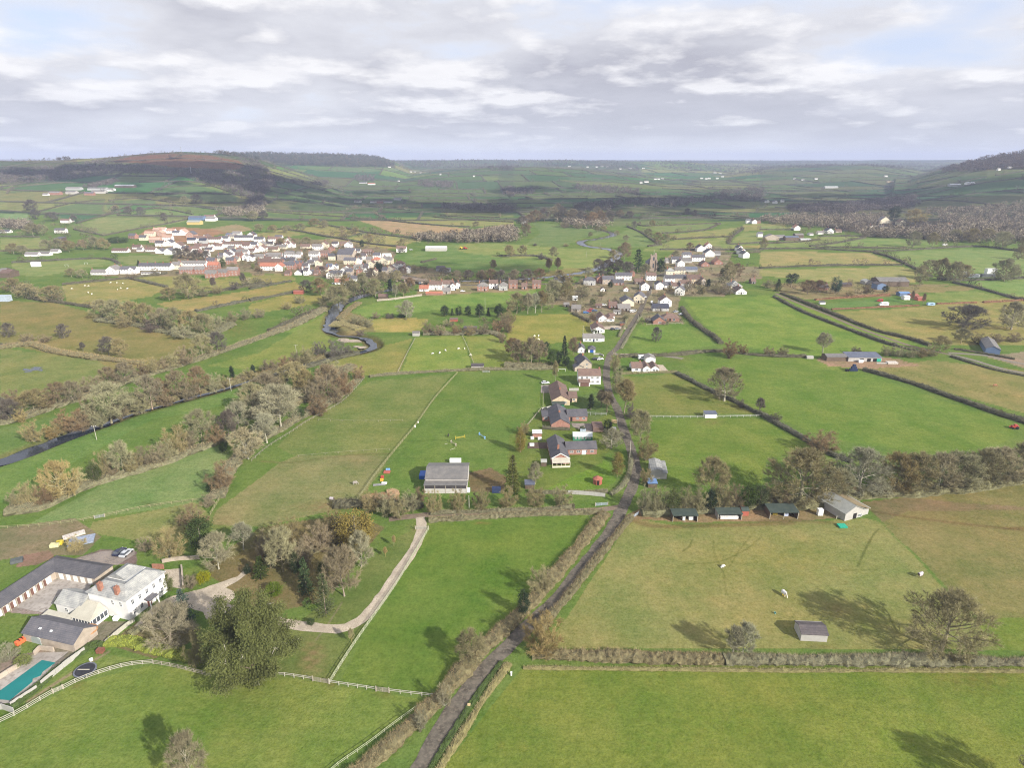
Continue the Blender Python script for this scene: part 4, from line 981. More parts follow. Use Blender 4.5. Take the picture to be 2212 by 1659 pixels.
def hedge_mesh(mb,L,h,w,rg,near,leafy_=False,mats=(0,1)):
 n=len(L)
 t=np. gradient(L,axis=0);t/=np. linalg. norm(t,axis=1)[:,None]+1e-9
 nr=np. stack([-t[:,1],t[:,0]],-1)
 prof=np. array([(-.5,0),(-.52,.45),(-.36,.86),(0,.96),(.36,.86),(.52,.45),(.5,0)])
 K=len(prof)
 sm=np. convolve(rg. normal(size=n+8),np. ones(9)/3,'same')[4:-4]*.15
 hh=h*.9*(1+sm)[:,None]*(1+rg. normal(size=(n,K))*.13)
 ww=w*(1+.8*sm)[:,None]*(1+rg. normal(size=(n,K))*.14)
 off=prof[None,:,0]*ww
 xy=L[:,None]+nr[:,None]*off[...,None]
 z0=hgt(L[:,0],L[:,1])
 z=z0[:,None]+prof[None,:,1]*hh*.86-.06*(prof[None,:,1]==0)
 V=np. concatenate([xy,z[...,None]],-1)
 i=(np. arange(n-1)[:,None]*K+np. arange(K-1)[None]). ravel()
 mb. add(V. reshape(-1,3),np. stack([i,i+1,i+K+1,i+K],-1),mats[0])
 mb. add(V[0],[tuple(range(K))[::-1]],mats[0]);mb. add(V[-1],[tuple(range(K))],mats[0])
 step=np. linalg. norm(np. diff(L,axis=0),axis=1). mean()if n>1 else 1
 per={0:5,1:18,2:80}[near]
 m=int(n*step*per*(.5+.5*w*.5)*(.6+.4*h*.5))
 a=rg. integers(0,n-1,m);f=rg. uniform(0,1,m);k=rg. uniform(.6,K-1.6,m);k0=k. astype(int);kf=k-k0
 A=V[a,k0]*(1-kf)[:,None]+V[a,k0+1]*kf[:,None];B_=V[a+1,k0]*(1-kf)[:,None]+V[a+1,k0+1]*kf[:,None]
 C=A*(1-f)[:,None]+B_*f[:,None]
 so_=np. interp(k,range(K),prof[:,0]*1.7)
 o=nr[a]*so_[:,None]
 Dr=np. concatenate([o*.9,(.75+.3*rg. uniform(size=m))[:,None]],1)+rg. normal(size=(m,3))*.42
 C=C-Dr*.12
 ln={0:1.2,1:1.1,2:.95}[near]*min(1.3,.55+.25*h);wd={0:.34,1:.13,2:.06}[near]
 if leafy_:ln*=.45;wd*=2.2
 Vb,fb=blades(C,Dr,rg. uniform(.5,1.25,m)*ln,wd,rg,quad=leafy_)
 mb. add(Vb,fb,mats[1])
def hedge(colr,pts,h,w,k='U',look=None,place=None,name='hedge',near=None,group='field hedges',cat='hedge'):
 global HN
 HN+=1
 rg=np. random. default_rng(1000+HN)
 P=cl(k,pts)
 mid=P[len(P)//2]
 d=cast(*mid)
 dist=math. hypot(d[0],d[1])
 if near is None:near=2 if dist<260 else(1 if dist<620 else 0)
 L=world_line(P,{0:3.5,1:1.8,2:.8}[near])
 mb=MB();hedge_mesh(mb,L,h,w,rg,near,colr in('green','laurel','beech'))
 o=mb. build(name,list(HB[colr]))
 cw={'brown':'brown leafless hedge','rust':'rusty brown leafless hedge','olive':'olive hedge','dark':'dark trimmed hedge','green':'clipped green hedge','laurel':'bright yellow-green hedge','beech':'rust-red beech hedge','straw':'straw-coloured rough grass bank'}[colr]
 tag(o,look or cw,cat,group,mid,place)
 return o
hedge('rust',[(1308,1112),(1260,1170),(1212,1230),(1160,1290),(1106,1347),(1046,1402),(990,1465),(930,1530),(868,1590),(812,1640),(735,1705)],1.9,3.5,look='wide rusty scrub hedge',place='along the whole left bank of the lane')
hedge('brown',[(1364,1118),(1330,1160),(1278,1225),(1231,1285),(1188,1335),(1165,1364)],1.9,2.2,look='narrow brown hedge',place='along the right of the lane below the crossroads')
hedge('straw',[(1100,1436),(1047,1509),(1000,1585),(955,1655),(925,1710)],.9,1.6,look='low straw-coloured grass bank',place='along the right of the lane at the bottom',name='grass_bank',cat='bank')
hedge('green',[(1084,1432),(1030,1502),(984,1575),(940,1645),(912,1695)],.55,1.2,look='dark green verge of ivy',place='at the right edge of the lowest lane',name='ivy_verge',cat='bank')
hedge('rust',[(1150,1416),(1300,1421),(1450,1426),(1560,1428)],1.9,3.2,look='thick rusty hedge, left stretch',place='below the horse field')
hedge('brown',[(1563,1428),(1800,1430),(2000,1430),(2212,1434),(2480,1440)],1.8,3.2,look='thick purple-brown hedge, right stretch',place='below the lone shed and big oak')
hedge('straw',[(1130,1444),(1400,1447),(1700,1450),(2000,1450),(2212,1452),(2480,1456)],.5,1.0,look='thin straw-coloured grass edge',place='along the foot of the thick lower hedge',name='grass_edge',cat='bank')
hedge('brown',[(926,1126),(1100,1115),(1200,1111),(1305,1108)],1.7,2.6,look='long brown hedge',place='along the top of the centre paddock')
hedge('brown',[(1240,1098),(1150,1104),(1000,1108),(930,1112)],1.6,1.6,look='second brown hedge',place='beyond the track above the centre paddock')
hedge('olive',[(1361,978),(1362,1005),(1356,1034),(1341,1055),(1319,1070)],1.5,1.6,look='curving olive hedge',place='around the bungalow garden beside the lane')
hedge('dark',[(1462,808),(1505,830),(1548,852),(1586,868),(1623,887),(1648,899),(1691,924),(1742,953),(1782,977),(1840,1000)],2.0,2.4,look='long diagonal dark hedge',place='between the white shelter field and the big right field')
hedge('dark',[(1337,771),(1452,768),(1532,760),(1575,762),(1648,769),(1742,772)],2.2,3.0,place='behind the white bungalow right of the lane')
hedge('olive',[(1340,809),(1398,806),(1462,805)],1.6,1.8,look='trimmed olive hedge',place='in front of the white bungalow right of the lane')
hedge('dark',[(1865,800),(1917,814),(1978,832),(2039,854),(2100,875),(2161,897),(2212,913),(2300,946)],2.3,3.2,look='long straight dark hedge',place='running right from the blue bale stack')
hedge('dark',[(150,2),(470,130),(800,258),(1070,328),(1200,372)],2.4,3.0,'H',look='dark hedge, upper one',place='along the farm track on the right')
hedge('dark',[(100,25),(300,130),(600,248),(900,358),(1180,425)],2.0,2.4,'H',look='dark hedge, lower one',place='along the farm track on the right')
hedge('dark',[(1370,395),(1600,432),(1800,468)],1.6,2.0,'H',place='beside the blue-gabled barn')
hedge('dark',[(1350,448),(1620,532),(1866,585),(2100,630)],1.5,2.0,'H',look='low dark hedge',place='below the track to the blue-gabled barn')
hedge('dark',[(1340,790),(1400,890),(1530,1000),(1700,1118),(1760,1178)],2.4,3.2,'P',look='dark curving hedge',place='left of the bright sloping field')
hedge('brown',[(970,440),(1200,416),(1700,388),(2133,378),(2460,374)],1.7,2.4,'F',look='trimmed brown hedge',place='across the top of the barn field')
hedge('beech',[(460,1335),(800,1312),(1080,1297)],2.6,2.6,'L',look='rust-red beech hedge, upper one',place='behind the white motorhome')
hedge('beech',[(600,1415),(1000,1397),(1330,1382)],1.6,2.,'L',look='rust-red beech hedge, lower one',place='in front of the white motorhome')
hedge('beech',[(1480,1368),(1810,1357)],1.6,2.,'L',place='right of the blue caravan')
hedge('beech',[(1870,1357),(2212,1337)],1.6,2.,'L',place='behind the pasture oak at the right edge')
hedge('brown',[(0,212),(250,182),(420,232),(700,282),(1150,332)],3.0,5.,'E',look='thick brown hedgerow',place='curving below the left hill field')
hedge('laurel',cl('A',[(655,895),(800,890),(960,935),(1180,985),(1270,1020)]),1.7,3.2,look='bright yellow-green laurel hedge',place='above the white rail fence by the manor')
hedge('green',cl('A',[(640,915),(570,905),(480,965),(370,1040),(275,1125),(155,1225),(50,1300)]),1.1,1.8,look='clipped dark green hedge',place='along the swimming pool')
hedge('olive',cl('A',[(800,850),(890,790)]),1.2,1.5,look='short clipped hedge',place='at the corner of the manor forecourt')
hedge('green',cl('G',[(980,385),(1075,380)]),1.8,3.,look='short clipped green hedge',place='left of the white bungalow right of the lane')
hedge('dark',cl('Q',[(270,715),(450,725),(640,735)]),1.4,1.4,look='dark garden hedge',place='between the brick bungalow and the L-shaped bungalow')
hedge('brown',cl('G',[(240,1370),(500,1380),(880,1370)]),1.4,1.5,look='low shrub border',place='at the foot of the bungalow lawn')
hedge('dark',cl('R',[(450,530),(600,600),(715,665)]),2.,2.,look='dark hedge',place='at the corner of the small middle field')
hedge('olive',cl('R',[(1500,530),(1330,800),(1180,1060)]),1.0,1.6,look='low olive hedge',place='along the right of the lane by the apple tree field')
hedge('olive',cl('R',[(1290,560),(1240,680),(1150,880)]),1.3,1.5,look='low olive hedge',place='along the left of the lane by the white bungalows')
hedge('olive',[(500,1448),(480,1436),(440,1425)],1.2,2,look='rough olive hedge end',place='at the left foot of the huge evergreen')
FARH=[('K',[(1180,692),(1230,712),(1800,692),(1830,706)]),('K',[(1370,777),(1700,752),(1820,712)]),('K',[(1480,826),(1960,802)]),('K',[(1920,862),(1960,800),(2040,742)]),('K',[(1925,866),(2000,866),(2212,852)]),('K',[(1080,720),(1200,772),(1330,862)]),('K',[(1250,886),(1360,872)]),('K',[(1350,912),(1800,
914),(2212,914)]),('K',[(1180,632),(1600,616),(2100,642)]),('K',[(1180,656),(2090,628)]),('K',[(0,966),(300,966),(440,1002)]),('L',[(0,908),(420,905),(900,930),(960,936)]),('L',[(960,930),(1250,915),(1700,890),(1900,890),(2212,932),(2400,950)]),('L',[(420,886),(650,856),(880,812)]),('L',[(470,892),(1220,
902)]),('L',[(960,942),(1080,972),(1200,1022),(1320,1082),(1440,1142)]),('L',[(0,1068),(600,1047),(1190,1042)]),('L',[(1620,1190),(1850,1242),(2140,1322),(2300,1350)]),('L',[(1480,1160),(1700,1172),(2212,1152)]),('L',[(0,745),(280,747)]),('L',[(0,862),(300,850),(500,830)]),('L',[(500,802),(860,800),
(1400,822)]),('J',[(150,740),(270,742),(440,762),(640,802),(740,816),(1000,862),(1240,888)]),('J',[(550,692),(860,742),(1000,772),(1440,822)]),('J',[(830,802),(960,772)]),('J',[(850,652),(1150,667),(1500,702),(1850,722)]),('J',[(150,592),(700,632),(1100,662)]),('J',[(1060,612),(1170,667)]),('J',[(1540,
637),(1800,660),(2212,682)]),('J',[(1600,627),(1780,637),(2100,642)]),('J',[(740,602),(860,570),(1000,547)]),('J',[(1000,547),(1350,582)]),('J',[(1440,1022),(1560,992)]),('J',[(0,1342),(380,1272)]),('J',[(0,1242),(350,1177)]),('J',[(170,1598),(450,1472),(650,1392)]),('I',[(860,797),(1300,712),(1680,
632)]),('I',[(640,692),(900,622),(1300,567),(1620,617)]),('I',[(1300,562),(1560,547),(1860,582)]),('I',[(910,502),(1160,482),(1560,522),(2212,522)]),('I',[(330,592),(600,522),(880,492)]),('I',[(1270,402),(1600,377),(1760,382)]),('I',[(1300,457),(1700,437),(1990,452)]),('I',[(60,442),(140,387),(560,347)]),
('I',[(1490,282),(1700,352),(1990,452)]),('I',[(620,742),(860,792)]),('I',[(0,692),(270,742)]),('I',[(0,802),(330,807)]),('I',[(520,1207),(1080,1152),(1400,1112)]),('I',[(1080,1152),(1250,1192),(1400,1227)]),('I',[(250,1322),(600,1372),(800,1402)]),('I',[(1640,1432),(2212,1312)]),('I',[(1640,1292),(1900,
1250),(2212,1192)]),('I',[(100,1022),(830,987),(1000,1032)]),('I',[(0,925),(440,915)]),('U',[(720,1094),(880,1090),(905,1100)]),('U',[(0,748),(60,744)]),('U',[(1540,550),(1640,545)])]
for k,pts in FARH:
 hedge('dark',pts,2.4,3.4,k)
def undergrowth(colr,pts,h,w):
 L=world_line(pts,2.2);mb=MB();hedge_mesh(mb,L,h,w,np. random. default_rng(len(pts)*7+int(pts[0][0])),1)
 struct(mb. build('undergrowth',list(HB[colr])),'stuff')
for c_,pts,h_,w_ in[('brown',[(470,1078),(500,1012),(545,962),(600,932),(650,902),(700,877),(745,847),(778,817)],2.6,5),('brown',[(540,905),(600,862),(660,842),(720,815),(760,792)],3.,8),('brown',[(555,935),(610,885),(680,855)],2.6,7),('brown',[(20,1107),(90,1097),(150,1067),(230,1037),(320,1012),(400,
982),(470,957),(500,947)],2.4,5),('brown',[(120,936),(200,918),(290,890),(380,864),(470,839),(560,814),(640,789),(720,769)],3.4,3.2),('brown',[(-20,917),(40,907),(110,882),(190,857),(270,827),(350,802),(430,777),(480,760),(560,732),(640,702),(700,670)],2.8,6),('olive',[(212,692),(290,702),(360,717),
(440,727),(500,702)],3.,8),('olive',[(1675,1094),(1780,1090),(1860,1072),(1980,1066),(2100,1056),(2212,1038),(2290,1022)],2.8,5),('olive',[(1385,1110),(1480,1108),(1580,1102),(1670,1092)],2.6,4),('brown',[(600,1192),(660,1188),(730,1168),(785,1150)],2.4,7),('brown',[(1090,790),(1150,792),(1200,790)],
2.2,6),('dark',[(590,816),(640,801),(700,784),(745,771),(775,764)],2.2,3.2),('straw',[(722,706),(740,695),(752,702),(778,712)],1.6,9),('brown',[(735,690),(752,672),(775,655)],1.6,5),('brown',[(915,722),(985,722),(1060,720),(1085,730)],2.2,6)]:
 undergrowth(c_,pts,h_,w_)
 # ------------------------------------------------------------------ far hedgerows and woods: too many to count, one object each
def puffs(P,hm,wm,cols,rg,name,per=46,size=.24):
 n=len(P)
 d=rg. normal(size=(n,per,3));d/=np. linalg. norm(d,axis=2)[...,None]
 d*=rg. uniform(.45,1,(n,per,1))
 c=P[:,None]+d*np. stack([wm*.5,wm*.5,hm*.46],-1)[:,None]+np. array([0,0,1.])*(hm*.54)[:,None,None]
 C=c. reshape(-1,3);Dr=rg. normal(size=C. shape)+np. array([0,0,.4])+d. reshape(-1,3)*1.2
 sz=np. repeat(hm,per)*size
 V,f=blades(C,Dr,sz*rg. uniform(.6,1.3,len(C)),sz*.42,rg)
 mb=MB();mb. add(V,f)
 cc=np. repeat(cols[rg. integers(0,len(cols),n)]*rg. uniform(.75,1.3,(n,1)),per*3,0)
 o=mb. build(name,far_mat(),attr={'Col':cc})
 return struct(o,'stuff')
def far_mat():
 if 'far_foliage' in MATS:return MATS['far_foliage']
 m,nt,b=nodes_of('far_foliage')
 at=nt. nodes. new('ShaderNodeVertexColor');at. layer_name='Col'
 f=noise(nt,.08,3)
 dk=mixc(nt,1.,at. outputs[0],(.7,.7,.7),'MULTIPLY')
 nt. links. new(mixc(nt,ramp(nt,f,.35,.65),dk,at. outputs[0]),b. inputs['Base Color'])
 b. inputs['Roughness']. default_value=1;b. inputs['Specular IOR Level']. default_value=0
 MATS['far_foliage']=m
 return m
rgf=np. random. default_rng(99)
mbh=MB();HT=[]
for k in range(len(ROWS)):
 xs=np. arange(-.98*ROWS[k],.98*ROWS[k],26.)
 ys=row_y(k,xs)
 seg=np. split(np. arange(len(xs)),np. where(rgf. uniform(size=len(xs))<.05)[0])
 for s in seg:
  if len(s)<4:continue
  L=np. stack([xs[s],ys[s]],-1)
  u,v=project(L[:,0],L[:,1],hgt(L[:,0],L[:,1]))
  hedge_mesh(mbh,L,rgf. uniform(2.4,3.6),4.2,rgf,0)
  for q in L[rgf. uniform(size=len(L))<.30]:HT. append((q[0]+rgf. uniform(-4,4),q[1]+rgf. uniform(-3,3)))
 if k+1<len(ROWS):
  for x in CROSS[k]:
   if abs(x)>.95*ROWS[k]or rgf. uniform()<.2:continue
   t=np. linspace(0,1,9)
   xx=x-.12*(row_y(k,x)*0+t*(ROWS[k+1]-ROWS[k]));yy=row_y(k,xx)*(1-t)+row_y(k+1,xx)*t
   L=np. stack([xx,yy],-1)
   hedge_mesh(mbh,L,rgf. uniform(2.4,3.4),4.2,rgf,0)
   for q in L[rgf. uniform(size=9)<.18]:HT. append(tuple(q))
struct(mbh. build('distant_hedgerows',list(HB['dark'])),'stuff')
HT=np. array(HT)
u,v=project(HT[:,0],HT[:,1],hgt(HT[:,0],HT[:,1]))
ok=(u>-150)&(u<2360)
HT=HT[ok]
colsF=np. array([(.16,.135,.105),(.13,.115,.10),(.19,.165,.11),(.12,.12,.08),(.16,.125,.10)])
P=np. stack([HT[:,0],HT[:,1],hgt(HT[:,0],HT[:,1])],-1)
hm=rgf. uniform(6,13,len(P))
puffs(P,hm,hm*rgf. uniform(.8,1.2,len(P)),colsF,rgf,'distant_hedge_trees')
def wood(name,polys,n,cols,hr=(9,15)):
 """a far wood: trees scattered over the given patches of the photo's ground"""
 PP=[]
 for k,pts,wgt in polys:
  poly=np. array(cl(k,pts));lo,hi=poly. min(0),poly. max(0)
  m=int(n*wgt)
  q=rgf. uniform(0,1,(m*4,2))*(hi-lo)+lo
  q=q[inside(q,poly)][:m]
  PP. append(castN(q[:,0],q[:,1]))
 P=np. concatenate(PP)
 P[:,:2]+=rgf. normal(size=(len(P),2))*6;P[:,2]=hgt(P[:,0],P[:,1])
 hm=rgf. uniform(*hr,len(P))
 puffs(P,hm,hm*rgf. uniform(.7,1.1,len(P)),np. array(cols),rgf,name,per=40,size=.27)
PUR=[(.155,.13,.12),(.14,.12,.11),(.175,.15,.125),(.13,.12,.095)]
wood('heath_hill_wood',[('I',[(0,235),(400,222),(700,190),(880,150),(900,200),(1200,205),(1500,240),(1980,255),(2070,210),(2000,130),(2150,160),(2260,260),(2300,390),(2000,395),(1700,310),(1500,285),(1000,265),(640,320),(0,365)],1.),('I',[(880,150),(1400,100),(1990,112),(2000,120),(1400,108),(900,160)],
.05),('I',[(1490,285),(1720,350),(2000,455),(2212,520),(2212,420),(1700,300)],.16),('I',[(700,390),(960,330),(1000,350),(760,400)],.05)],3000,PUR,(5,9))
wood('heath_hill_bracken_scrub',[('I',[(900,175),(1100,128),(1400,108),(1750,120),(2000,165),(2060,210),(1980,240),(1500,225),(1200,185)],1.)],500,[(.33,.17,.13),(.27,.15,.12),(.36,.19,.14)],(1.5,3))
wood('ridge_conifer_wood',[('J',[(-300,104),(0,104),(400,102),(900,106),(1100,140),(1230,200),(1200,220),(800,215),(380,205),(200,180),(0,150)],1.)],2600,[(.075,.088,.068),(.07,.08,.065),(.15,.125,.09)],(10,16))
wood('far_plateau_wood',[('J',[(1180,165),(1700,152),(2212,158),(2212,250),(1800,230),(1400,230)],.5),('K',[(0,160),(700,160),(1100,170),(1200,260),(700,210),(0,230)],.5),('K',[(1100,162),(2212,165),(2212,280),(1500,250)],.4),('L',[(0,165),(1640,190),(1600,250),(800,210),(0,240)],.5),('I',[(0,145),(600,
150),(560,165),(0,165)],.12)],2200,[(.105,.10,.09),(.095,.10,.085),(.12,.105,.09)],(9,14))
wood('right_hill_wood',[('L',[(1640,200),(1800,140),(2212,90),(2400,70),(2400,240),(2100,235),(1700,258),(1500,270)],1.)],900,[(.14,.105,.075),(.11,.085,.07),(.09,.075,.065)],(9,14))
wood('valley_woods',[('K',[(1000,540),(900,590),(640,590),(640,540),(1150,500),(1700,490),(1900,420),(2212,390),(2212,520),(1800,500),(1500,560)],.34),('J',[(1420,340),(1700,350),(1690,400),(1430,385)],.08),('J',[(2120,400),(2212,390),(2212,470),(2140,460)],.04),('J',[(1620,545),(2212,560),(2212,600),
(1640,580)],.1),('K',[(60,410),(300,400),(280,450),(60,460)],.06),('K',[(620,370),(820,380),(1180,420),(1180,460),(640,420)],.12),('L',[(220,560),(700,540),(1280,470),(1300,560),(900,590),(700,620),(300,600)],.4),('J',[(0,380),(180,300),(420,370),(660,340),(640,390),(300,330),(100,430)],.12),('J',[(880,
290),(1050,300),(1040,350),(890,340)],.05),('J',[(0,500),(60,480),(130,560),(0,590)],.05)],2400,PUR,(8,13))
wood('hamlet_woods',[('L',[(0,670),(300,640),(800,640),(1060,640),(1000,700),(700,740),(300,720),(0,690)],.5),('L',[(1380,600),(2212,540),(2400,560),(2400,860),(2000,850),(1500,860),(1250,790),(1400,740),(1660,720)],1.),('L',[(860,760),(1500,780),(1500,830),(900,810)],.3),('J',[(1350,830),(1700,810),
(2212,750),(2212,850),(1900,850),(1560,850)],.35),('K',[(0,740),(180,790),(100,850),(0,850)],.06),('K',[(480,670),(900,690),(900,730),(620,720)],.12),('I',[(0,690),(200,700),(200,745),(0,730)],.08),('I',[(1880,590),(2212,540),(2212,640),(1900,640)],.16)],1100,[(.27,.235,.17),(.24,.20,.15),(.29,.25,.18),
(.19,.165,.125)],(8,13))
GT=[]
for k,pts in FARH:
 if k=='U':continue
 L=world_line(cl(k,pts),9.)
 for q in L[rgf. uniform(size=len(L))<.42]:GT. append((q[0]+rgf. normal()*1.5,q[1]+rgf. normal()*1.5,rgf. uniform(3,9.5)))
def scatter(k,pts,n,h0,h1):
 poly=np. array(cl(k,pts));lo,hi=poly. min(0),poly. max(0)
 q=rgf. uniform(0,1,(n*4,2))*(hi-lo)+lo;q=q[inside(q,poly)][:n]
 for p in castN(q[:,0],q[:,1]):GT. append((p[0],p[1],rgf. uniform(h0,h1)))
scatter('I',[(930,930),(1150,870),(1600,850),(2212,800),(2212,1240),(2100,1100),(1500,1130),(1000,1140),(1440,1010),(1450,950)],330,1.2,4.5)
scatter('J',[(0,800),(560,830),(1150,900),(1230,940),(1200,1020),(1500,1060),(1500,1160),(1000,1160),(640,1150),(300,1110),(0,1110)],480,1.2,5.5)
scatter('J',[(640,1130),(1300,1150),(1400,1250),(1100,1330),(900,1340),(640,1250)],45,4,9)
scatter('K',[(700,1150),(1350,1080),(1500,900),(1850,880),(1950,960),(2212,1060),(2212,1150),(1900,1200),(1900,1300),(1520,1300),(1500,1420),(1560,1540),(1100,1560),(700,1560),(560,1380),(380,1370),(600,1230)],420,1.,4.5)
scatter('K',[(1500,1180),(2000,1160),(2100,1290),(1530,1310)],45,3,8);scatter('K',[(380,1200),(750,1180),(720,1360),(380,1340)],40,3,8)
scatter('L',[(0,1190),(1000,1180),(1350,1200),(1400,1260),(700,1310),(150,1260)],60,2,7)
scatter('L',[(250,700),(1000,690),(1600,700),(2212,760),(2212,860),(1500,860),(900,790),(300,790)],160,4,10)
scatter('I',[(0,690),(640,690),(860,800),(930,900),(460,915),(330,800),(0,790)],70,3,9);scatter('I',[(0,1240),(330,1230),(560,1330),(250,1330)],24,4,9)
scatter('J',[(560,690),(1000,740),(1440,800),(2212,780),(2212,850),(1400,870),(1000,850),(560,780)],110,3,9)
scatter('J',[(1430,1160),(2212,1150),(2212,1200),(1500,1230)],40,3,8);scatter('J',[(1420,1530),(2150,1480),(2150,1600),(1450,1620)],40,1.5,4)
GT=np. array(GT);P=np. stack([GT[:,0],GT[:,1],hgt(GT[:,0],GT[:,1])],-1)
puffs(P,GT[:,2],GT[:,2]*rgf. uniform(.9,1.4,len(P)),np. array([(.22,.185,.12),(.18,.15,.10),(.13,.12,.075),(.25,.21,.14),(.09,.10,.05),(.17,.125,.09)]),rgf,'distant_bushes',per=110,size=.17)
# ------------------------------------------------------------------ buildings
def roofmat(name,c,c2,scale=.55):
 """rows of slates or tiles across the slope, weathered"""
 m,nt,b=nodes_of(name)
 tc=nt. nodes. new('ShaderNodeTexCoord')
 br=N(nt,'ShaderNodeTexWave',Scale=scale*2.4,Distortion=1.2,Detail=2.);br. wave_type='BANDS';br. bands_direction='Z'
 nt. links. new(tc. outputs['Object'],br. inputs['Vector'])
 f=noise(nt,.45,4,.65);f2=noise(nt,2.6,3,.6)
 o=mixc(nt,ramp(nt,f,.35,.65),c,c2)
 dk=mixc(nt,1.,o,(.62,.62,.62),'MULTIPLY')
 o=mixc(nt,ramp(nt,br. outputs['Fac'],.5,1.,0,.45),o,dk)
 lt=mixc(nt,1.,o,(1.45,1.4,1.3),'MULTIPLY')
 o=mixc(nt,ramp(nt,f2,.5,.75,0,.8),o,lt)
 oi=nt. nodes. new('ShaderNodeObjectInfo')
 h=N(nt,'ShaderNodeHueSaturation');nt. links. new(o,h. inputs['Color']);nt. links. new(ramp(nt,oi. outputs['Random'],0,1,.82,1.2),h. inputs['Value'])
 nt. links. new(h. outputs[0],b. inputs['Base Color']);b. inputs['Roughness']. default_value=.7;b. inputs['Specular IOR Level']. default_value=.3
 return m
def brickmat(name,c,c2,mortar):
 m,nt,b=nodes_of(name)
 tc=nt. nodes. new('ShaderNodeTexCoord')
 br=N(nt,'ShaderNodeTexBrick',Scale=4.);br. inputs['Color1']. default_value=(*c,1);br. inputs['Color2']. default_value=(*c2,1);br. inputs['Mortar']. default_value=(*mortar,1)
 mp=N(nt,'ShaderNodeMapping');mp. inputs['Rotation']. default_value=(math. pi/2,0,.6)
 nt. links. new(tc. outputs['Object'],mp. inputs['Vector']);nt. links. new(mp. outputs[0],br. inputs['Vector'])
 f=noise(nt,.6,4)
 dk=mixc(nt,1.,br. outputs['Color'],(.7,.7,.7),'MULTIPLY')
 nt. links. new(mixc(nt,ramp(nt,f,.35,.7),br. outputs['Color'],dk),b. inputs['Base Color'])
 b. inputs['Roughness']. default_value=.9
 return m
def sheetmat(name,c,c2,scale=6.,rough=.6,direction='X',rib_tone=.55):
 """corrugated or boarded sheet: narrow ribs, with stains"""
 m,nt,b=nodes_of(name)
 tc=nt. nodes. new('ShaderNodeTexCoord')
 wv=N(nt,'ShaderNodeTexWave',Scale=scale,Distortion=.15);wv. bands_direction=direction
 nt. links. new(tc. outputs['Object'],wv. inputs['Vector'])
 f=noise(nt,.5,5,.65)
 o=mixc(nt,ramp(nt,f,.38,.66),c,c2)
 dk=mixc(nt,1.,o,(rib_tone,rib_tone,rib_tone),'MULTIPLY')  # darker bands along the ribs
 nt. links. new(mixc(nt,ramp(nt,wv. outputs['Fac'],.3,1.,0,.7),o,dk),b. inputs['Base Color'])
 b. inputs['Roughness']. default_value=rough
 return m
ROOF={'slate':roofmat('slate_roof',(.085,.085,.098),(.125,.12,.13)),'grey':roofmat('grey_tile_roof',(.165,.155,.15),(.22,.205,.19)),'brown':roofmat('brown_tile_roof',(.135,.09,.075),(.185,.125,.10)),'pink':roofmat('pink_tile_roof',(.40,.255,.195),(.48,.32,.25)),'red':roofmat('red_tile_roof',(.30,.115,
.08),(.38,.16,.10)),'dark':roofmat('dark_tile_roof',(.075,.065,.07),(.11,.095,.095)),'lichen':roofmat('lichened_slate_roof',(.20,.205,.205),(.34,.34,.32)),'orange':roofmat('orange_tile_roof',(.40,.19,.12),(.46,.25,.16)),'blue':sheetmat('blue_grey_sheet_roof',(.10,.115,.165),(.15,.165,.21)),'metal':sheetmat('pale_metal_roof',
(.55,.57,.58),(.66,.66,.65)),'sheet':sheetmat('weathered_cement_roof',(.15,.145,.14),(.215,.20,.185),4.),'green':sheetmat('green_felt_roof',(.045,.065,.055),(.07,.09,.07)),'moss':sheetmat('mossy_sheet_roof',(.30,.235,.14),(.22,.18,.11),3.),'pale':sheetmat('pale_grey_sheet_roof',(.33,.34,.31),(.42,.42,
.38),3.,direction='Y'),'rust':sheetmat('rusty_sheet_roof',(.36,.13,.09),(.3,.11,.08)),'solar':sheetmat('slate_roof_with_panels',(.04,.045,.07),(.06,.06,.08),2.),'glass':sheetmat('glazed_roof',(.62,.66,.66),(.5,.54,.52),2.4,.3,rib_tone=.8),'ribbed':sheetmat('striped_glazed_roof',(.5,.47,.38),(.58,.55,.45),
4.2,.5,rib_tone=.4),'bluet':sheetmat('blue_tarpaulin_roof',(.12,.22,.42),(.16,.26,.45))}
WALL={'white':mat('white_render',(.76,.75,.72),var=.06,scale=.4,fine=3),'cream':mat('cream_render',(.66,.60,.46),var=.08,scale=.4),'grey':mat('grey_render',(.42,.42,.41),var=.12,scale=.4),'brick':brickmat('red_brick',(.32,.135,.095),(.37,.165,.115),(.40,.33,.28)),'buff':brickmat('buff_brick',(.60,.47,
.29),(.66,.53,.35),(.6,.52,.42)),'stone':brickmat('rubble_stone',(.40,.33,.26),(.50,.41,.32),(.46,.42,.36)),'timber':sheetmat('dark_timber_boards',(.12,.085,.06),(.17,.125,.09),8.),'pink':brickmat('pink_brick',(.38,.225,.165),(.44,.27,.20),(.6,.45,.36)),'plank':sheetmat('grey_plank_wall',(.40,.385,.36),
(.48,.465,.44),7.,rib_tone=.75),'concrete':mat('concrete_panel',(.48,.46,.43),var=.1,scale=.5,col2=(.4,.38,.35)),'blue':sheetmat('blue_sheet_wall',(.13,.2,.34),(.16,.23,.36)),'green':sheetmat('green_boards',(.035,.20,.115),(.05,.24,.14),5.),'yellow':sheetmat('yellow_sheet_wall',(.62,.46,.16),(.66,.5,.2)),
'rust':sheetmat('red_sheet_wall',(.42,.12,.08),(.36,.1,.07)),'glass':sheetmat('glazed_wall',(.45,.5,.5),(.36,.4,.4),3.,.2)}
M_GLASS=mat('window_glass',(.075,.085,.10),var=.3,scale=3,rough=.12,spec=.7)
M_WHITE=mat('white_paint',(.80,.80,.78),var=.05,scale=2,rough=.5)
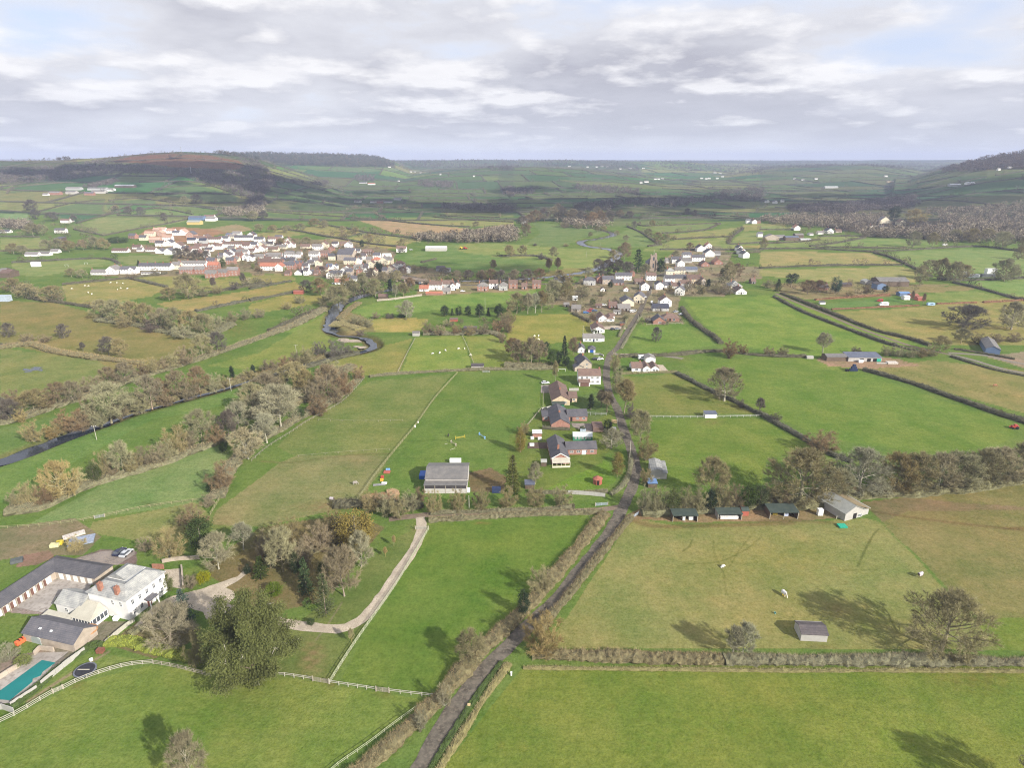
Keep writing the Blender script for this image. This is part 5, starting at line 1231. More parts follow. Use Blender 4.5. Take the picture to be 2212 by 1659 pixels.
M_DARK=mat('dark_door_and_shade',(.022,.02,.019),var=.3,scale=1)  # near-black of doors, and of painted shade in open stalls
M_BRICKC=mat('chimney_brick',(.33,.16,.11),var=.25,scale=2)
M_STEEL=mat('galvanised_steel',(.45,.46,.47),var=.12,scale=2,rough=.4,metal=.3)
M_WOOD=mat('weathered_wood',(.36,.32,.26),var=.25,scale=3)
M_PALEWOOD=mat('pale_grey_rail',(.45,.43,.36),var=.15,scale=3)
M_MOSSWOOD=mat('mossy_wood',(.30,.29,.15),var=.3,scale=2)
M_BLUE=mat('blue_paint',(.03,.11,.40),var=.15,scale=2,rough=.4)
M_RED=mat('red_paint',(.42,.07,.055),var=.15,scale=2,rough=.4)
M_ORANGE=mat('orange_plastic',(.75,.16,.06),var=.12,scale=2,rough=.5)
M_YELLOW=mat('yellow_paint',(.60,.47,.05),var=.1,scale=2,rough=.5)
M_BLACK=mat('black_rubber',(.02,.02,.022),var=.3,scale=2)
M_GREENP=mat('green_plastic',(.03,.36,.24),var=.15,scale=2,rough=.5)
WALLW={'white':'white','cream':'cream','grey':'grey','brick':'red brick','buff':'buff brick','stone':'stone','timber':'dark timber','pink':'pink brick','plank':'pale plank','concrete':'concrete','blue':'blue','green':'green','yellow':'yellow','rust':'red'}
ROOFW={'slate':'dark slate','grey':'grey','brown':'brown tiled','pink':'pink tiled','red':'red tiled','dark':'dark','lichen':'lichened slate','orange':'orange tiled','blue':'blue-grey','metal':'pale metal','sheet':'weathered grey','green':'dark green','moss':'mossy','pale':'pale sheet','rust':'rusty',
'solar':'solar-panelled','glass':'glass','ribbed':'striped glass','bluet':'blue'}
WINM={}
def window_mesh(w,h,near):
 k=(round(w,1),round(h,1),near)
 if k in WINM:return WINM[k]
 w,h=k[0],k[1]
 f=.07 if near else.1
 a=MB()
 for x0,x1,z0,z1 in((-w/2,w/2,0,f),(-w/2,w/2,h-f,h),(-w/2,-w/2+f,f,h-f),(w/2-f,w/2,f,h-f),(-f*.4,f*.4,f,h-f)):a. box(x0,x1,-.05,.02,z0,z1)
 if near:a. box(-w/2+f,-f*.4,-.045,.02,h*.5-.03,h*.5+.03);a. box(f*.4,w/2-f,-.045,.02,h*.5-.03,h*.5+.03)
 g=MB();g. box(-w/2+f,w/2-f,-.015,.01,f,h-f)
 if not near:
  g2=MB();g2. v=a. v+[v for v in g. v];g2. f=a. f+[f_+a. n for f_ in g. f];g2. m=a. m+[m_+1 for m_ in g. m]
  o=g2. build('window',[M_WHITE,M_GLASS]);me=o. data;bpy. data. objects. remove(o);WINM[k]=(me,None)
 else:
  o=a. build('window',M_WHITE);p=g. build('pane',M_GLASS);WINM[k]=(o. data,p. data);bpy. data. objects. remove(o);bpy. data. objects. remove(p)
 return WINM[k]
class Bld:
 def __init__(s,name,org,yaw,wall,roof):
  s. e=empty(name,org,yaw);s. w=MB();s. r=MB();s. wall=wall;s. roof=roof;s. ch=[];s. wins=[];s. extra=[]
  s. p=ppm(org);s. near=s. p>3.2
 def block(s,cx,y0,w,d,h,pitch=.62,ridge='x',hip=False,oh=.3,base=0.,mono=0,th=.16):
  """box of walls whose front is at y0 and centre at cx, under a gabled, hipped or lean-to roof"""
  x0,x1,y1=cx-w/2,cx+w/2,y0+d
  W,R=s. w,s. r
  if mono:
   hb,hf=(h+pitch*d,h)if mono>0 else(h,h+pitch*d)
   W. add([(x0,y0,base),(x1,y0,base),(x1,y1,base),(x0,y1,base),(x0,y0,hf),(x1,y0,hf),(x1,y1,hb),(x0,y1,hb)],[(0,1,5,4),(1,2,6,5),(2,3,7,6),(3,0,4,7)])
   k=pitch*oh*(1 if mono>0 else-1)
   q=[(x0-oh,y0-oh,hf-k+.02),(x1+oh,y0-oh,hf-k+.02),(x1+oh,y1+oh,hb+k+.02),(x0-oh,y1+oh,hb+k+.02)]
   R. add(q+[(x,y,z+th)for x,y,z in q],[(0,3,2,1),(4,5,6,7),(0,1,5,4),(1,2,6,5),(2,3,7,6),(3,0,4,7)])
   return s
  if ridge=='x':half=d/2
  else:half=w/2
  rz=h+pitch*half
  if hip:
   W. add([(x0,y0,base),(x1,y0,base),(x1,y1,base),(x0,y1,base),(x0,y0,h),(x1,y0,h),(x1,y1,h),(x0,y1,h)],[(0,1,5,4),(1,2,6,5),(2,3,7,6),(3,0,4,7)])
   a=min(half,(w if ridge=='x' else d)/2-.05)
   e=h-pitch*oh
   X0,X1,Y0,Y1=x0-oh,x1+oh,y0-oh,y1+oh
   if ridge=='x':p,q=(x0+a,(y0+y1)/2,rz),(x1-a,(y0+y1)/2,rz);F=[(4,5,9,8),(6,7,8,9),(5,6,9),(7,4,8)]
   else:p,q=(cx,y0+a,rz),(cx,y1-a,rz);F=[(4,5,8),(5,6,9,8),(6,7,9),(7,4,8,9)]
   v=[(X0,Y0,e-.14),(X1,Y0,e-.14),(X1,Y1,e-.14),(X0,Y1,e-.14),(X0,Y0,e),(X1,Y0,e),(X1,Y1,e),(X0,Y1,e),p,q]
   R. add(v,[(0,3,2,1),(0,1,5,4),(1,2,6,5),(2,3,7,6),(3,0,4,7)]+F)
  elif ridge=='x':
   ym=(y0+y1)/2
   W. add([(x0,y0,base),(x1,y0,base),(x1,y1,base),(x0,y1,base),(x0,y0,h),(x1,y0,h),(x1,y1,h),(x0,y1,h),(x0,ym,rz),(x1,ym,rz)],[(0,1,5,4),(1,2,6,9,5),(2,3,7,6),(3,0,4,8,7)])
   e=h-pitch*oh;X0,X1=x0-oh*.7,x1+oh*.7
   v=[(X0,y0-oh,e),(X1,y0-oh,e),(X1,ym,rz),(X0,ym,rz),(X1,y1+oh,e),(X0,y1+oh,e)]
   R. add([(a_,b_,c_+.03)for a_,b_,c_ in v]+[(a_,b_,c_+th+.03)for a_,b_,c_ in v],[(6,7,8,9),(9,8,10,11),(0,3,2,1),(3,5,4,2),(0,1,7,6),(4,5,11,10),(1,2,8,7),(2,4,10,8),(3,0,6,9),(5,3,9,11)])
  else:
   W. add([(x0,y0,base),(x1,y0,base),(x1,y1,base),(x0,y1,base),(x0,y0,h),(x1,y0,h),(x1,y1,h),(x0,y1,h),(cx,y0,rz),(cx,y1,rz)],[(0,1,5,8,4),(1,2,6,5),(2,3,7,9,6),(3,0,4,7)])
   e=h-pitch*oh;Y0,Y1=y0-oh*.7,y1+oh*.7
   v=[(x0-oh,Y0,e),(cx,Y0,rz),(cx,Y1,rz),(x0-oh,Y1,e),(x1+oh,Y0,e),(x1+oh,Y1,e)]
   R. add([(a_,b_,c_+.03)for a_,b_,c_ in v]+[(a_,b_,c_+th+.03)for a_,b_,c_ in v],[(6,7,8,9),(7,10,11,8),(0,3,2,1),(1,2,5,4),(0,1,7,6),(1,4,10,7),(2,3,9,8),(5,2,8,11),(3,0,6,9),(4,5,11,10)])
  return s
 def chimney(s,x,y,z,h=1.4,w=.75,m=None):s. ch. append((x,y,z,h,w,m));return s
 def win(s,x,y,z,w=1.1,h=1.2,side='f'):s. wins. append((x,y,z,w,h,side));return s
 def front(s,x0,x1,y,n,z,w=1.1,h=1.15,side='f'):
  for i in range(n):
   t=x0+(x1-x0)*(i+.5)/n
   if side in('f','b'):s. win(t,y,z,w,h,side)
   else:s. win(y,t,z,w,h,side)
  return s
 def door(s,x,y,w=.95,h=2.05,m=None,side='f',name='door',lift=0.):
  a=MB();a. box(-w/2,w/2,-.06,.03,.02+lift,h+lift);s. extra. append((name,a,m or M_DARK,(x,y,0),side));return s
 def part(s,name,mb,m):s. extra. append((name,mb,m,(0,0,0),'f'));return s
 def done(s):
  ROT={'f':0,'r':math. pi/2,'b':math. pi,'l':-math. pi/2}
  s. w. build('wall',WALL[s. wall]if isinstance(s. wall,str)else s. wall,s. e)
  if s. r. n:ro=s. r. build('roof',ROOF[s. roof]if isinstance(s. roof,str)else s. roof,s. e)
  for x,y,z,h,w,m in s. ch:
   a=MB();a. box(x-w/2,x+w/2,y-w/2,y+w/2,z-.9,z+h);a. box(x-w/2-.06,x+w/2+.06,y-w/2-.06,y+w/2+.06,z+h,z+h+.15)
   a. tube([(x-w*.2,y,z+h+.15),(x-w*.2,y,z+h+.6)],.12,6);a. tube([(x+w*.22,y,z+h+.15),(x+w*.22,y,z+h+.55)],.12,6)
   a. build('chimney',m or M_BRICKC,ro)
  for x,y,z,w,h,side in s. wins:
   me,pane=window_mesh(w,h,s. near)
   o=link('window',me,s. e);o. location=(x,y,z);o. rotation_euler=(0,0,ROT[side])
   if pane:link('pane',pane,o)
  for name,a,m,loc,side in s. extra:
   o=a. build(name,m,s. e);o. location=loc;o. rotation_euler=(0,0,ROT[side])
  return s. e
def mets(k,x,y,wpx):
 p=cast(*c2(k,x,y));return p,wpx*cs(k)/ppm(p)
HNO=0
def house(k,x,y,wpx,wall='white',roof='slate',st=2,form='s',yaw=0.,d=None,ch=1,look=None,place=None,name=None,group=None,wins=True,hs=None,cat='house',pitch=.72,side=None):
 """a house by the middle of the foot of its near wall in a photo crop; form: s eaves to us, g gable to us, h hipped, hg hipped end-on, m lean-to"""
 global HNO
 HNO+=1
 p,w=mets(k,x,y,wpx)
 h=hs or(2.4*st+.1)
 row_=w>17 and form=='s'
 nm=name or('terrace_house' if row_ else('bungalow' if st==1 else 'house'))
 d=d or(7.5 if form in('s','h')else max(8.,min(13.,w*1.25)))
 b=Bld(nm,(p[0],p[1],p[2]-.05),math. radians(yaw),wall,roof)
 if form=='m':b. block(0,0,w,d,h,.12,mono=1)
 else:b. block(0,0,w,d,h,pitch,'x' if form in('s','h')else 'y',hip=form[0]=='h')
 rz=h+pitch*(d/2 if form in('s','h')else w/2)
 if ch:
  for i in range(ch):
   if form=='s':b. chimney(-w/2+.5+(w-1.)*(i/(max(1,ch-1))if ch>1 else(HNO%2)),d/2,rz-.2)
   elif form=='g':b. chimney(0,d*.75 if i==0 else.6,rz-.2)
   else:b. chimney(.3*w*(1 if i else-1),d/2,rz-.5)
 if wins and b. p>1.25:
  n=max(2,int(w/2.9))if form!='g' else max(1,int(w/4))
  for f in range(st):
   z=.95+2.55*f
   b. front(-w/2+.4,w/2-.4,0,n,z)
  if b. p>2.2:b. door(-w/2+w*.5+(.0 if n%2==0 else w/(2*n)),0)
 e=b. done()
 kind={'terrace_house':'terrace row','bungalow':'bungalow','house':'house'}. get(nm,nm. replace('_',' '))
 size='long ' if w>17 else ''
 lk=look or(size+WALLW. get(wall,'')+' '+kind+(' gable-end' if form=='g' and nm in('house','bungalow')else '')+' with '+ROOFW[roof]+' roof')
 tag(e,lk,cat,group,c2(k,x,y),place)
 return e
def houses(k,items,group,**kw):
 for it in items:
  x,y,w,wall,roof=it[:5];o=it[5]if len(it)>5 else{}
  house(k,x,y,w,wall,roof,group=group,**{**kw,**o})
G1,F1=dict(form='g'),dict(st=1)
GF=dict(form='g',st=1)
LV='houses of the left village'
houses('N',[(470,358,95,'brick','slate',dict(yaw=-20)),(590,378,78,'cream','slate'),(660,333,105,'cream','pink'),(735,292,70,'pink','pink'),(790,288,90,'white','pink'),(718,402,118,'pink','pink'),(850,378,105,'white','pink'),(775,330,60,'pink','pink',G1),(890,303,90,'white','pink'),(948,325,80,'white',
'slate'),(1012,322,90,'white','pink',G1),(1100,348,90,'pink','slate',G1)],'new houses with pink roofs')
houses('N',[(770,442,90,'white','dark'),(868,437,70,'white','slate',G1),(1115,408,95,'white','solar'),(1200,388,130,'white','brown'),(1238,412,80,'grey','solar'),(1345,398,180,'white','brown',dict(ch=3)),(1475,388,76,'white','slate'),(1520,353,70,'white','blue'),(1600,333,90,'white','grey'),(1680,378,
205,'white','slate',dict(ch=3)),(1840,398,105,'white','slate'),(1980,393,90,'white','brown'),(2052,377,75,'white','slate'),(965,473,88,'white','brown',G1),(1045,482,78,'white','dark',F1),(1140,484,115,'white','brown',F1),(1295,497,80,'white','dark',F1),(1347,478,68,'white','brown',G1),(1405,474,85,'white',
'brown'),(1605,453,300,'white','brown',dict(ch=4)),(340,508,170,'white','brown',F1),(520,468,90,'white','brown',F1),(552,497,56,'white','grey',F1),(668,497,108,'white','brown',F1),(765,517,75,'white','slate',GF),(862,532,80,'white','slate',G1),(1035,533,58,'cream','brown',G1),(1478,558,92,'white','dark',
GF),(1545,542,74,'white','slate',G1),(1658,542,128,'white','grey'),(1757,512,70,'white','brown',F1),(1800,506,64,'white','brown',G1),(1868,502,80,'white','brown',G1),(1955,482,130,'cream','grey',F1),(2082,467,110,'cream','grey',F1),(2135,457,64,'white','brown',G1),(2192,457,56,'white','brown',G1),(1690,
592,58,'white','grey',G1),(1840,573,108,'white','grey',F1),(2000,558,180,'white','grey',F1),(2170,558,100,'white','slate')],LV)
houses('N',[(112,748,170,'white','grey',dict(st=1,look='low white house and garage with flat-looking grey roof')),(250,745,108,'white','grey',dict(form='g',look='bright white gable house')),(432,738,170,'white','slate',dict(form='s',look='wide white house with slate gables')),(468,739,66,'white','slate',
dict(form='g',look='white gable wing',ch=0,d=6)),(720,700,345,'white','slate',dict(ch=5,look='longest white terrace row with slate roof')),(672,747,200,'white','grey',dict(st=1,hs=2,d=3,name='garage_row',cat='garage',ch=0,look='low white garage row')),(1120,672,300,'white','grey',dict(ch=4,look='white terrace row with pale grey roof')),
(950,688,90,'cream','grey'),(1320,637,95,'brick','slate'),(1530,633,88,'brick','slate'),(1060,738,150,'brick','grey',dict(look='left red brick terrace with grey roof')),(1202,736,112,'brick','grey',dict(look='middle red brick terrace with grey roof')),(1345,690,118,'brick','red',dict(look='red brick houses behind the terraces')),
(1325,783,122,'brick','grey',dict(yaw=6,look='front red brick terrace, left end')),(1447,770,112,'brick','grey',dict(yaw=6,look='front red brick terrace, middle')),(1560,760,118,'brick','grey',dict(yaw=6,hs=6.2,look='front red brick terrace, tall right end')),(1962,642,265,'brick','brown',dict(st=1,
hs=4,look='long orange-brick row with brown roof')),(1945,702,180,'white','red',dict(look='white house with bright red roof')),(2055,707,84,'white','red',G1),(2165,690,120,'brick','slate')],LV)
houses('O',[(115,238,125,'white','brown',dict(yaw=8)),(80,334,140,'cream','brown',F1),(205,303,85,'white','brown',GF),(302,273,58,'white','brown',GF),(442,303,105,'cream','brown',F1),(572,323,108,'white','grey'),(535,404,108,'white','grey',dict(look='white house with grey roof and brick end')),(652,
394,108,'brick','brown'),(722,343,56,'brick','brown',G1),(105,413,165,'white','grey',F1),(310,408,185,'white','grey',dict(ch=2)),(730,430,76,'cream','slate'),(870,434,180,'stone','slate',dict(st=3,d=14,look='tall stone mill with big slate roof',name='mill_building',cat='mill',yaw=-12)),(926,368,105,
'white','slate'),(1112,374,105,'timber','brown',dict(name='barn',cat='barn',ch=0,hs=4,look='brown timber barn')),(925,478,138,'cream','slate',dict(yaw=-6)),(1018,472,54,'white','slate',G1),(1046,428,108,'white','dark'),(1130,467,66,'stone','grey'),(1212,472,95,'cream','red',dict(form='h',look='cream house with conical red roof')),
(1284,482,100,'cream','grey',dict(form='g',look='cream gable house')),(1345,474,80,'cream','grey'),(1212,420,80,'white','slate'),(1318,408,90,'white','glass',dict(st=1,ch=0)),(450,462,98,'white','grey'),(545,452,88,'grey','grey',F1),(282,452,98,'grey','slate',F1),(320,514,112,'brick','slate'),(378,508,
62,'brick','slate',G1),(367,592,78,'white','dark',GF),(497,584,56,'white','slate',GF),(620,552,145,'cream','brown',dict(st=1,yaw=-12)),(702,549,66,'white','blue'),(762,543,46,'white','slate',G1),(772,629,140,'white','slate',dict(yaw=10,look='white L-shaped house with blue-black roof')),(702,630,58,'white',
'slate',dict(form='g')),(838,692,145,'white','red',dict(st=1,yaw=12,look='low white hall with dark red roof')),(940,660,130,'white','slate',dict(st=1,yaw=10)),(1020,594,48,'brick','brown',G1),(890,538,66,'white','brown',GF),(1010,532,90,'grey','grey',F1),(1352,563,66,'cream','brown',G1),(1458,515,108,
'white','brown',dict(form='h')),(1502,572,66,'timber','brown',dict(form='g')),(1545,570,56,'white','slate',G1),(1478,346,106,'white','brown',dict(ch=2,look='white farmhouse with brown roof')),(1895,548,90,'grey','dark',dict(form='m',st=1,ch=0,name='shed',cat='shed')),(1975,560,62,'white','grey',dict(form='m',
st=1,ch=0,name='cabin',cat='cabin',look='small flat-roofed white cabin'))],LV)
houses('N',[(x,y,w,('white','white','cream','white','brick')[i%5],('brown','slate','grey','dark','brown')[i%5],dict(form='gs'[i%3>0],st=1+(i%4>1)))for i,(x,y,w)in enumerate([(1255,362,78),(1432,368,66),(1562,367,76),(1752,352,76),(1175,452,66),(1258,457,72),(1442,442,58),(1542,502,76),(1500,522,66),
(1612,507,78),(1702,472,78),(1784,457,76),(1862,442,78),(1952,432,76),(2062,422,76),(2150,412,66),(1422,562,58),(1592,602,58),(1742,602,66),(1622,577,66),(1932,602,84),(2072,612,76),(1425,612,58),(1270,560,50),(1180,520,60),(1085,510,54)])],LV)
houses('O',[(x,y,w,('white','cream','white','brick','white','stone')[i%6],('slate','brown','dark','brown','grey','slate')[i%6],dict(form='sg'[i%3==1],st=1+(i%3>0)))for i,(x,y,w)in enumerate([(502,482,66),(582,502,66),(442,542,66),(562,592,56),(852,592,74),(922,602,66),(1082,522,66),(1152,512,66),(1092,
562,56),(1252,542,66),(1402,542,56),(972,420,56),(1002,352,66),(642,302,76),(762,292,66),(852,272,66),(902,302,74),(1300,590,60),(1420,590,54),(1190,600,50),(450,595,50),(250,600,60)])],LV)
house('O',1850,333,225,'concrete','metal',hs=3.8,ch=0,name='farm_shed',cat='barn',look='long white-roofed farm shed',wins=False,pitch=.3,d=14)
RW='row of houses along the village road'
houses('O',[(1722,768,98,'white','red',F1),(1850,752,140,'white','brown',dict(ch=2)),(1968,742,130,'grey','brown',dict(ch=2)),(2035,758,56,'white','brown',G1),(2086,740,40,'white','brown',G1),(1962,795,86,'stone','grey',F1)],RW)
houses('J',[(1955,1258,92,'brick','grey',dict(form='h',st=2,look='red brick house with grey hipped roof and dark windows')),(2045,1238,76,'white','brown'),(2126,1253,72,'grey','grey',dict(form='h'))],RW)
houses('K',[(120,1238,74,'brick','brown'),(215,1243,48,'brick','brown',F1),(318,1238,72,'brick','brown'),(530,1188,135,'white','slate',dict(st=1,look='white cottage with dark slate dormer roof'))],RW)
house('O',1832,806,180,'brick','red',hs=1.8,d=3,ch=0,name='outbuilding',cat='outbuilding',wins=False,look='long low outbuilding with red roof',place='in front of the white cottages on the village road')
house('O',1280,850,98,'timber','brown',hs=2.4,d=5,ch=0,name='shed',cat='shed',wins=False,look='brown timber shed',place='at the end of the pale river meadow wall')
CV='houses of the church village'
houses('P',[(345,543,128,'grey','slate',dict(form='h')),(455,522,66,'brick','brown',G1),(545,533,120,'stone','slate'),(655,543,118,'brick','slate',dict(look='orange brick house with slate roof',st=1)),(712,493,172,'white','slate',dict(ch=2,look='big white house with slate roof and dormers')),(802,452,
58,'brick','brown',G1),(1010,492,105,'white','brown',dict(look='white house with brown gable near the church')),(875,533,88,'timber','brown',F1),(945,602,88,'white','brown',dict(form='g',look='white gable house with brown patch of roof')),(1100,593,82,'white','slate',dict(form='g',look='tall white gable house right of the street')),
(1185,573,110,'white','slate',F1),(1208,523,105,'white','slate'),(1288,580,120,'white','brown',dict(st=1)),(1385,582,120,'white','brown'),(1310,653,98,'white','slate',dict(form='g',yaw=-20,look='white gable house turned sideways')),(1215,458,96,'cream','lichen',dict(form='h',st=3,hs=6.5,look='tall cream house with pale hipped roof')),
(1320,430,112,'cream','grey',dict(look='cream house beside the grey sheds')),(1440,400,135,'grey','blue',dict(st=1,ch=0,name='workshop',cat='workshop')),(1330,348,78,'white','grey',G1),(1285,308,102,'white','slate',dict(ch=2)),(1395,258,92,'white','slate',dict(ch=2)),(1395,302,108,'grey','grey',F1),
(1518,288,140,'white','slate',dict(ch=2)),(1592,343,88,'brick','brown',GF),(1735,322,92,'brick','orange',dict(st=1,form='g')),(1640,238,98,'white','slate',G1),(1545,182,80,'white','dark',dict(form='g')),(1630,152,66,'white','orange',G1),(1722,222,68,'grey','grey',dict(st=1)),(1600,175,56,'white','brown',
dict(form='g')),(1186,303,40,'white','grey',F1),(1970,178,58,'white','slate',dict(form='g',yaw=12)),(1998,214,66,'white','slate',dict(form='g',yaw=12)),(2032,250,76,'white','slate',dict(form='g',yaw=12)),(1322,518,140,'stone','slate',dict(st=2,ch=2)),(1472,528,145,'buff','brown',dict(st=2,d=9,look='long buff building with dark roof')),
(1572,540,46,'stone','brown',dict(form='g')),(1922,608,128,'cream','lichen',dict(form='hg',st=2,look='house with big pale grey hipped roof')),(1978,643,118,'white','brown',dict(form='g',st=1,look='white bungalow with broad gable')),(2112,530,48,'timber','brown',F1),(760,770,130,'cream','slate',dict(form='g',
st=2,hs=3.6,d=15,pitch=.55,look='pale windowless gable building',wins=False,ch=0)),(872,735,108,'cream','slate',dict(form='g',d=14,yaw=-14,look='pale gable house on the street edge')),(1165,775,125,'white','brown',dict(form='g',d=9,look='white gable house with solar panels')),(1112,822,175,'grey','solar',
dict(st=1,look='low house with dark solar roof',ch=0)),(718,825,135,'timber','grey',dict(st=1,ch=0,look='long low building with grey-brown roof')),(645,854,80,'white','grey',dict(st=1,hs=2,d=3,ch=0,name='garage',cat='garage')),(600,797,90,'brick','brown',dict(st=1,look='low brown roof with two skylights')),
(200,832,100,'stone','grey',dict(st=1,yaw=-8,look='stone outbuilding with grey roof',ch=0)),(190,708,56,'white','metal',dict(st=1,hs=2.2,d=4,ch=0,name='cabin',cat='cabin',look='small white cabin')),(490,612,52,'white','brown',dict(form='g',st=1,hs=2,d=4,ch=0,name='shed',cat='shed')),(740,612,56,'white',
'orange',dict(st=1,hs=2.2,d=4,ch=0,form='g',name='shed',cat='shed')),(98,778,60,'timber','grey',dict(st=1,hs=2.,d=4,ch=0,name='shed',cat='shed')),(445,790,70,'timber','brown',dict(st=1,hs=2,d=4,ch=0,name='shed',cat='shed'))],CV)
# ---- houses beside the lane
LG='houses along the lane'
def lane(name,k,x,y,yaw,wall,roof):
 p=cast(*c2(k,x,y));return Bld(name,(p[0],p[1],p[2]-.05),math. radians(yaw),wall,roof),cs(k)/ppm(p)
b,s=lane('bungalow','Q',512,1195,3,'brick','slate')
w=235*s;b. block(0,0,w,18,2.7,.62,'y');b. block(w/2+6.3,8.2,12.6,6.6,2.6,.58,'x');b. chimney(-.4,4.5,4.6,1.5)
a=MB();a. add([(-w/2-.1,-3.0,2.15),(w/2+.1,-3.0,2.15),(w/2+.1,-.05,3.0),(-w/2-.1,-.05,3.0),(-w/2-.1,-3.0,2.05),(w/2+.1,-3.0,2.05),(w/2+.1,-.05,2.9),(-w/2-.1,-.05,2.9)],[(0,1,2,3),(7,6,5,4),(0,4,5,1),(1,5,6,2),(3,7,4,0)]);b. part('verandah_roof',a,ROOF['ribbed'])
a=MB()
for t in np. linspace(-w/2,w/2,5):a. box(t-.08,t+.08,-2.95,-2.8,0,2.1)
a. box(-w/2,w/2,-2.98,-2.78,0,.75);b. part('verandah_frame',a,WALL['cream'])
a=MB()
for sgn in(-1,1):a. add([(sgn*(w/2+.4),-.28,2.42),(sgn*(w/2+.4),-.28,2.75),(0,-.28,2.9+.62*w/2),(0,-.28,2.58+.62*w/2)],[(0,1,2,3)if sgn>0 else(3,2,1,0)]);a. add([(sgn*(w/2+.4),-.2,2.42),(sgn*(w/2+.4),-.2,2.75),(0,-.2,2.9+.62*w/2),(0,-.2,2.58+.62*w/2)],[(3,2,1,0)if sgn>0 else(0,1,2,3)])
b. part('bargeboard',a,M_WHITE)
b. front(-w/2+.4,w/2-.4,0,3,.9,1.3,1.2);b. front(w/2+.8,w/2+12,8.2,4,.9,1.5,1.15);b. door(w/2+7.2,8.2,1.6,2.05,M_WHITE)
for t in(3,7,11,15):b. win(-w/2,t,1.,1.2,1.1,'l')
tag(b. done(),'L-shaped bungalow with dark slate roof and white gable','bungalow',LG,c2('Q',512,1195),'beside the sunny lawn at the lane bend')
b,s=lane('bungalow','Q',515,725,2,'brick','slate')
w=250*s;b. block(0,0,w,19,2.6,.6,'y');b. block(w/2+4.6,9,9.2,7.5,2.5,.55,'x');b. block(-w/2-1.6,9.5,3.1,7,2.3,.04,mono=1);b. chimney(.2,8,4.6,1.)
b. front(w/2+3.2,w/2+9,9,2,.9,1.3,1.1);b. win(-w/2-1.6,9.5,.9,1.6,1.2);b. door(w/2+1.8,9)
for t in(3,6.5):b. win(w/2,t,.9,1.3,1.1,'r')
tag(b. done(),'orange brick bungalow with plain gable and dark roof','bungalow',LG,c2('Q',515,725),'between the other two bungalows of the lane')
b,s=lane('bungalow','Q',520,400,1,'buff','brown')
w=240*s;b. block(0,0,w,22,2.6,.58,'y');b. block(w/2+2.,4,4,7.5,2.5,.5,'x');b. chimney(.2,9,4.7,.9);b. win(-w/4,0,.8,2.,1.3);b. win(w/4,0,1.,1.2,1.1);b. win(w/2+2.4,4,.9,1.2,1.1);b. door(w/2+1.,4)
tag(b. done(),'buff brick bungalow with long brown tiled roof','bungalow',LG,c2('Q',520,400),'farthest of the three gable-on bungalows')
b,s=lane('house','Q',905,120,0,'white','brown')
w=300*s;b. block(0,0,w,8,5.1,.62,'x');b. block(-w/4,-3,w/2-.3,2.9,2.3,.25,mono=1);b. front(0.2,w/2-.3,0,2,.95,1.4,1.2);b. front(-w/2+.4,w/2-.4,0,4,3.4,1.3,1.1);b. chimney(w/2-.6,4,7.3,.9);b. door(-w/4,-3,w/2-1.4,2.1,mat('brown_garage_door',(.16,.09,.075)))
tag(b. done(),'white two-storey house with brown tiled roof and brown garage','house',LG,c2('Q',905,120),'tight against the left side of the lane')
b,s=lane('house','R',640,1388,8,'stone','slate')
w=190*s;b. block(0,0,w,12,4.2,.8,'y');b. block(-w/2-.2,-.6,w*.7,5,2.4,.5,'y');b. chimney(0,7,7,1.2);b. win(.8,0,3.2,1.1,1.2);b. win(.8,0,.9,1.1,1.2)
tag(b. done(),'grey stone cottage with steep slate roof','cottage',LG,c2('R',640,1388),'behind the white brown-roofed house')
b,s=lane('garage','R',738,1115,-4,'white','slate')
w=105*s;b. block(0,0,w,6,2.4,.7,'y',hip=True);b. door(0,0,w*.5,2.1,M_BLUE,name='garage_door')
tag(b. done(),'small white garage with bright blue door','garage',LG,c2('R',738,1115),'left of the lane mouth')
house('R',582,1118,110,'white','slate',1,'g',d=9,group=LG,look='small white slate-roofed house',place='left of the blue-doored garage')
b,s=lane('bungalow','R',748,950,-2,'white','grey')
w=280*s;b. block(-.0,0,w,8,2.6,.5,'x');b. block(w/2+.9,.8,1.8,6,2.4,.05,mono=1);b. win(-w*.33,0,.9,1.5,1.1);b. win(-w*.12,0,.9,1.5,1.1);b. win(w*.25,0,.9,1.6,1.2);b. door(w*.07,0,1.,2.05,mat('navy_door',(.03,.035,.09)));b. chimney(w*.1,4,4.4,.8,m=M_WHITE)
tag(b. done(),'long white bungalow with grey roof and navy door','bungalow',LG,c2('R',748,950),'left of the lane above its mouth')
house('R',838,818,185,'white','brown',1,'g',d=13,group=LG,look='white bungalow with plain white gable and brown roof',place='left of the lane next to parked cars',pitch=.5)
b,s=lane('house','R',905,648,4,'white','brown')
w=130*s;b. block(0,0,w,12,2.7,.75,'y');b. block(w*.9,-.4,w*.85,11,2.6,.6,'y',hip=True);b. block(w*1.3,7,w*.7,6,2.5,.5,'x');b. front(-w/2,w/2,0,2,.9,1.2,1.1);b. win(w*.9,-.4,.9,2,1.1)
tag(b. done(),'white bungalow with sweeping brown roofs','bungalow',LG,c2('R',905,648),'left of the village end of the lane')
b,s=lane('bungalow','R',1755,690,-3,'brick','slate')
w=185*s;b. block(0,0,w,10,2.5,.72,'y');b. win(.3,0,.9,2,1.2)
tag(b. done(),'red brick gable bungalow with dark blue-black roof','bungalow',LG,c2('R',1755,690),'right of the village end of the lane')
b,s=lane('bungalow','R',1930,640,-3,'brick','brown')
w=250*s;b. block(0,0,w,9,2.5,.6,'x',hip=True);b. win(-w*.3,0,.4,1.3,1.7);b. win(w*.18,0,.4,1.8,1.7);b. door(-w*.05,0,1.1);b. chimney(-w*.2,4.5,4.8,.9)
tag(b. done(),'red brick bungalow with brown hipped roof and tall windows','bungalow',LG,c2('R',1930,640),'right of the blue-black roofed brick gable')
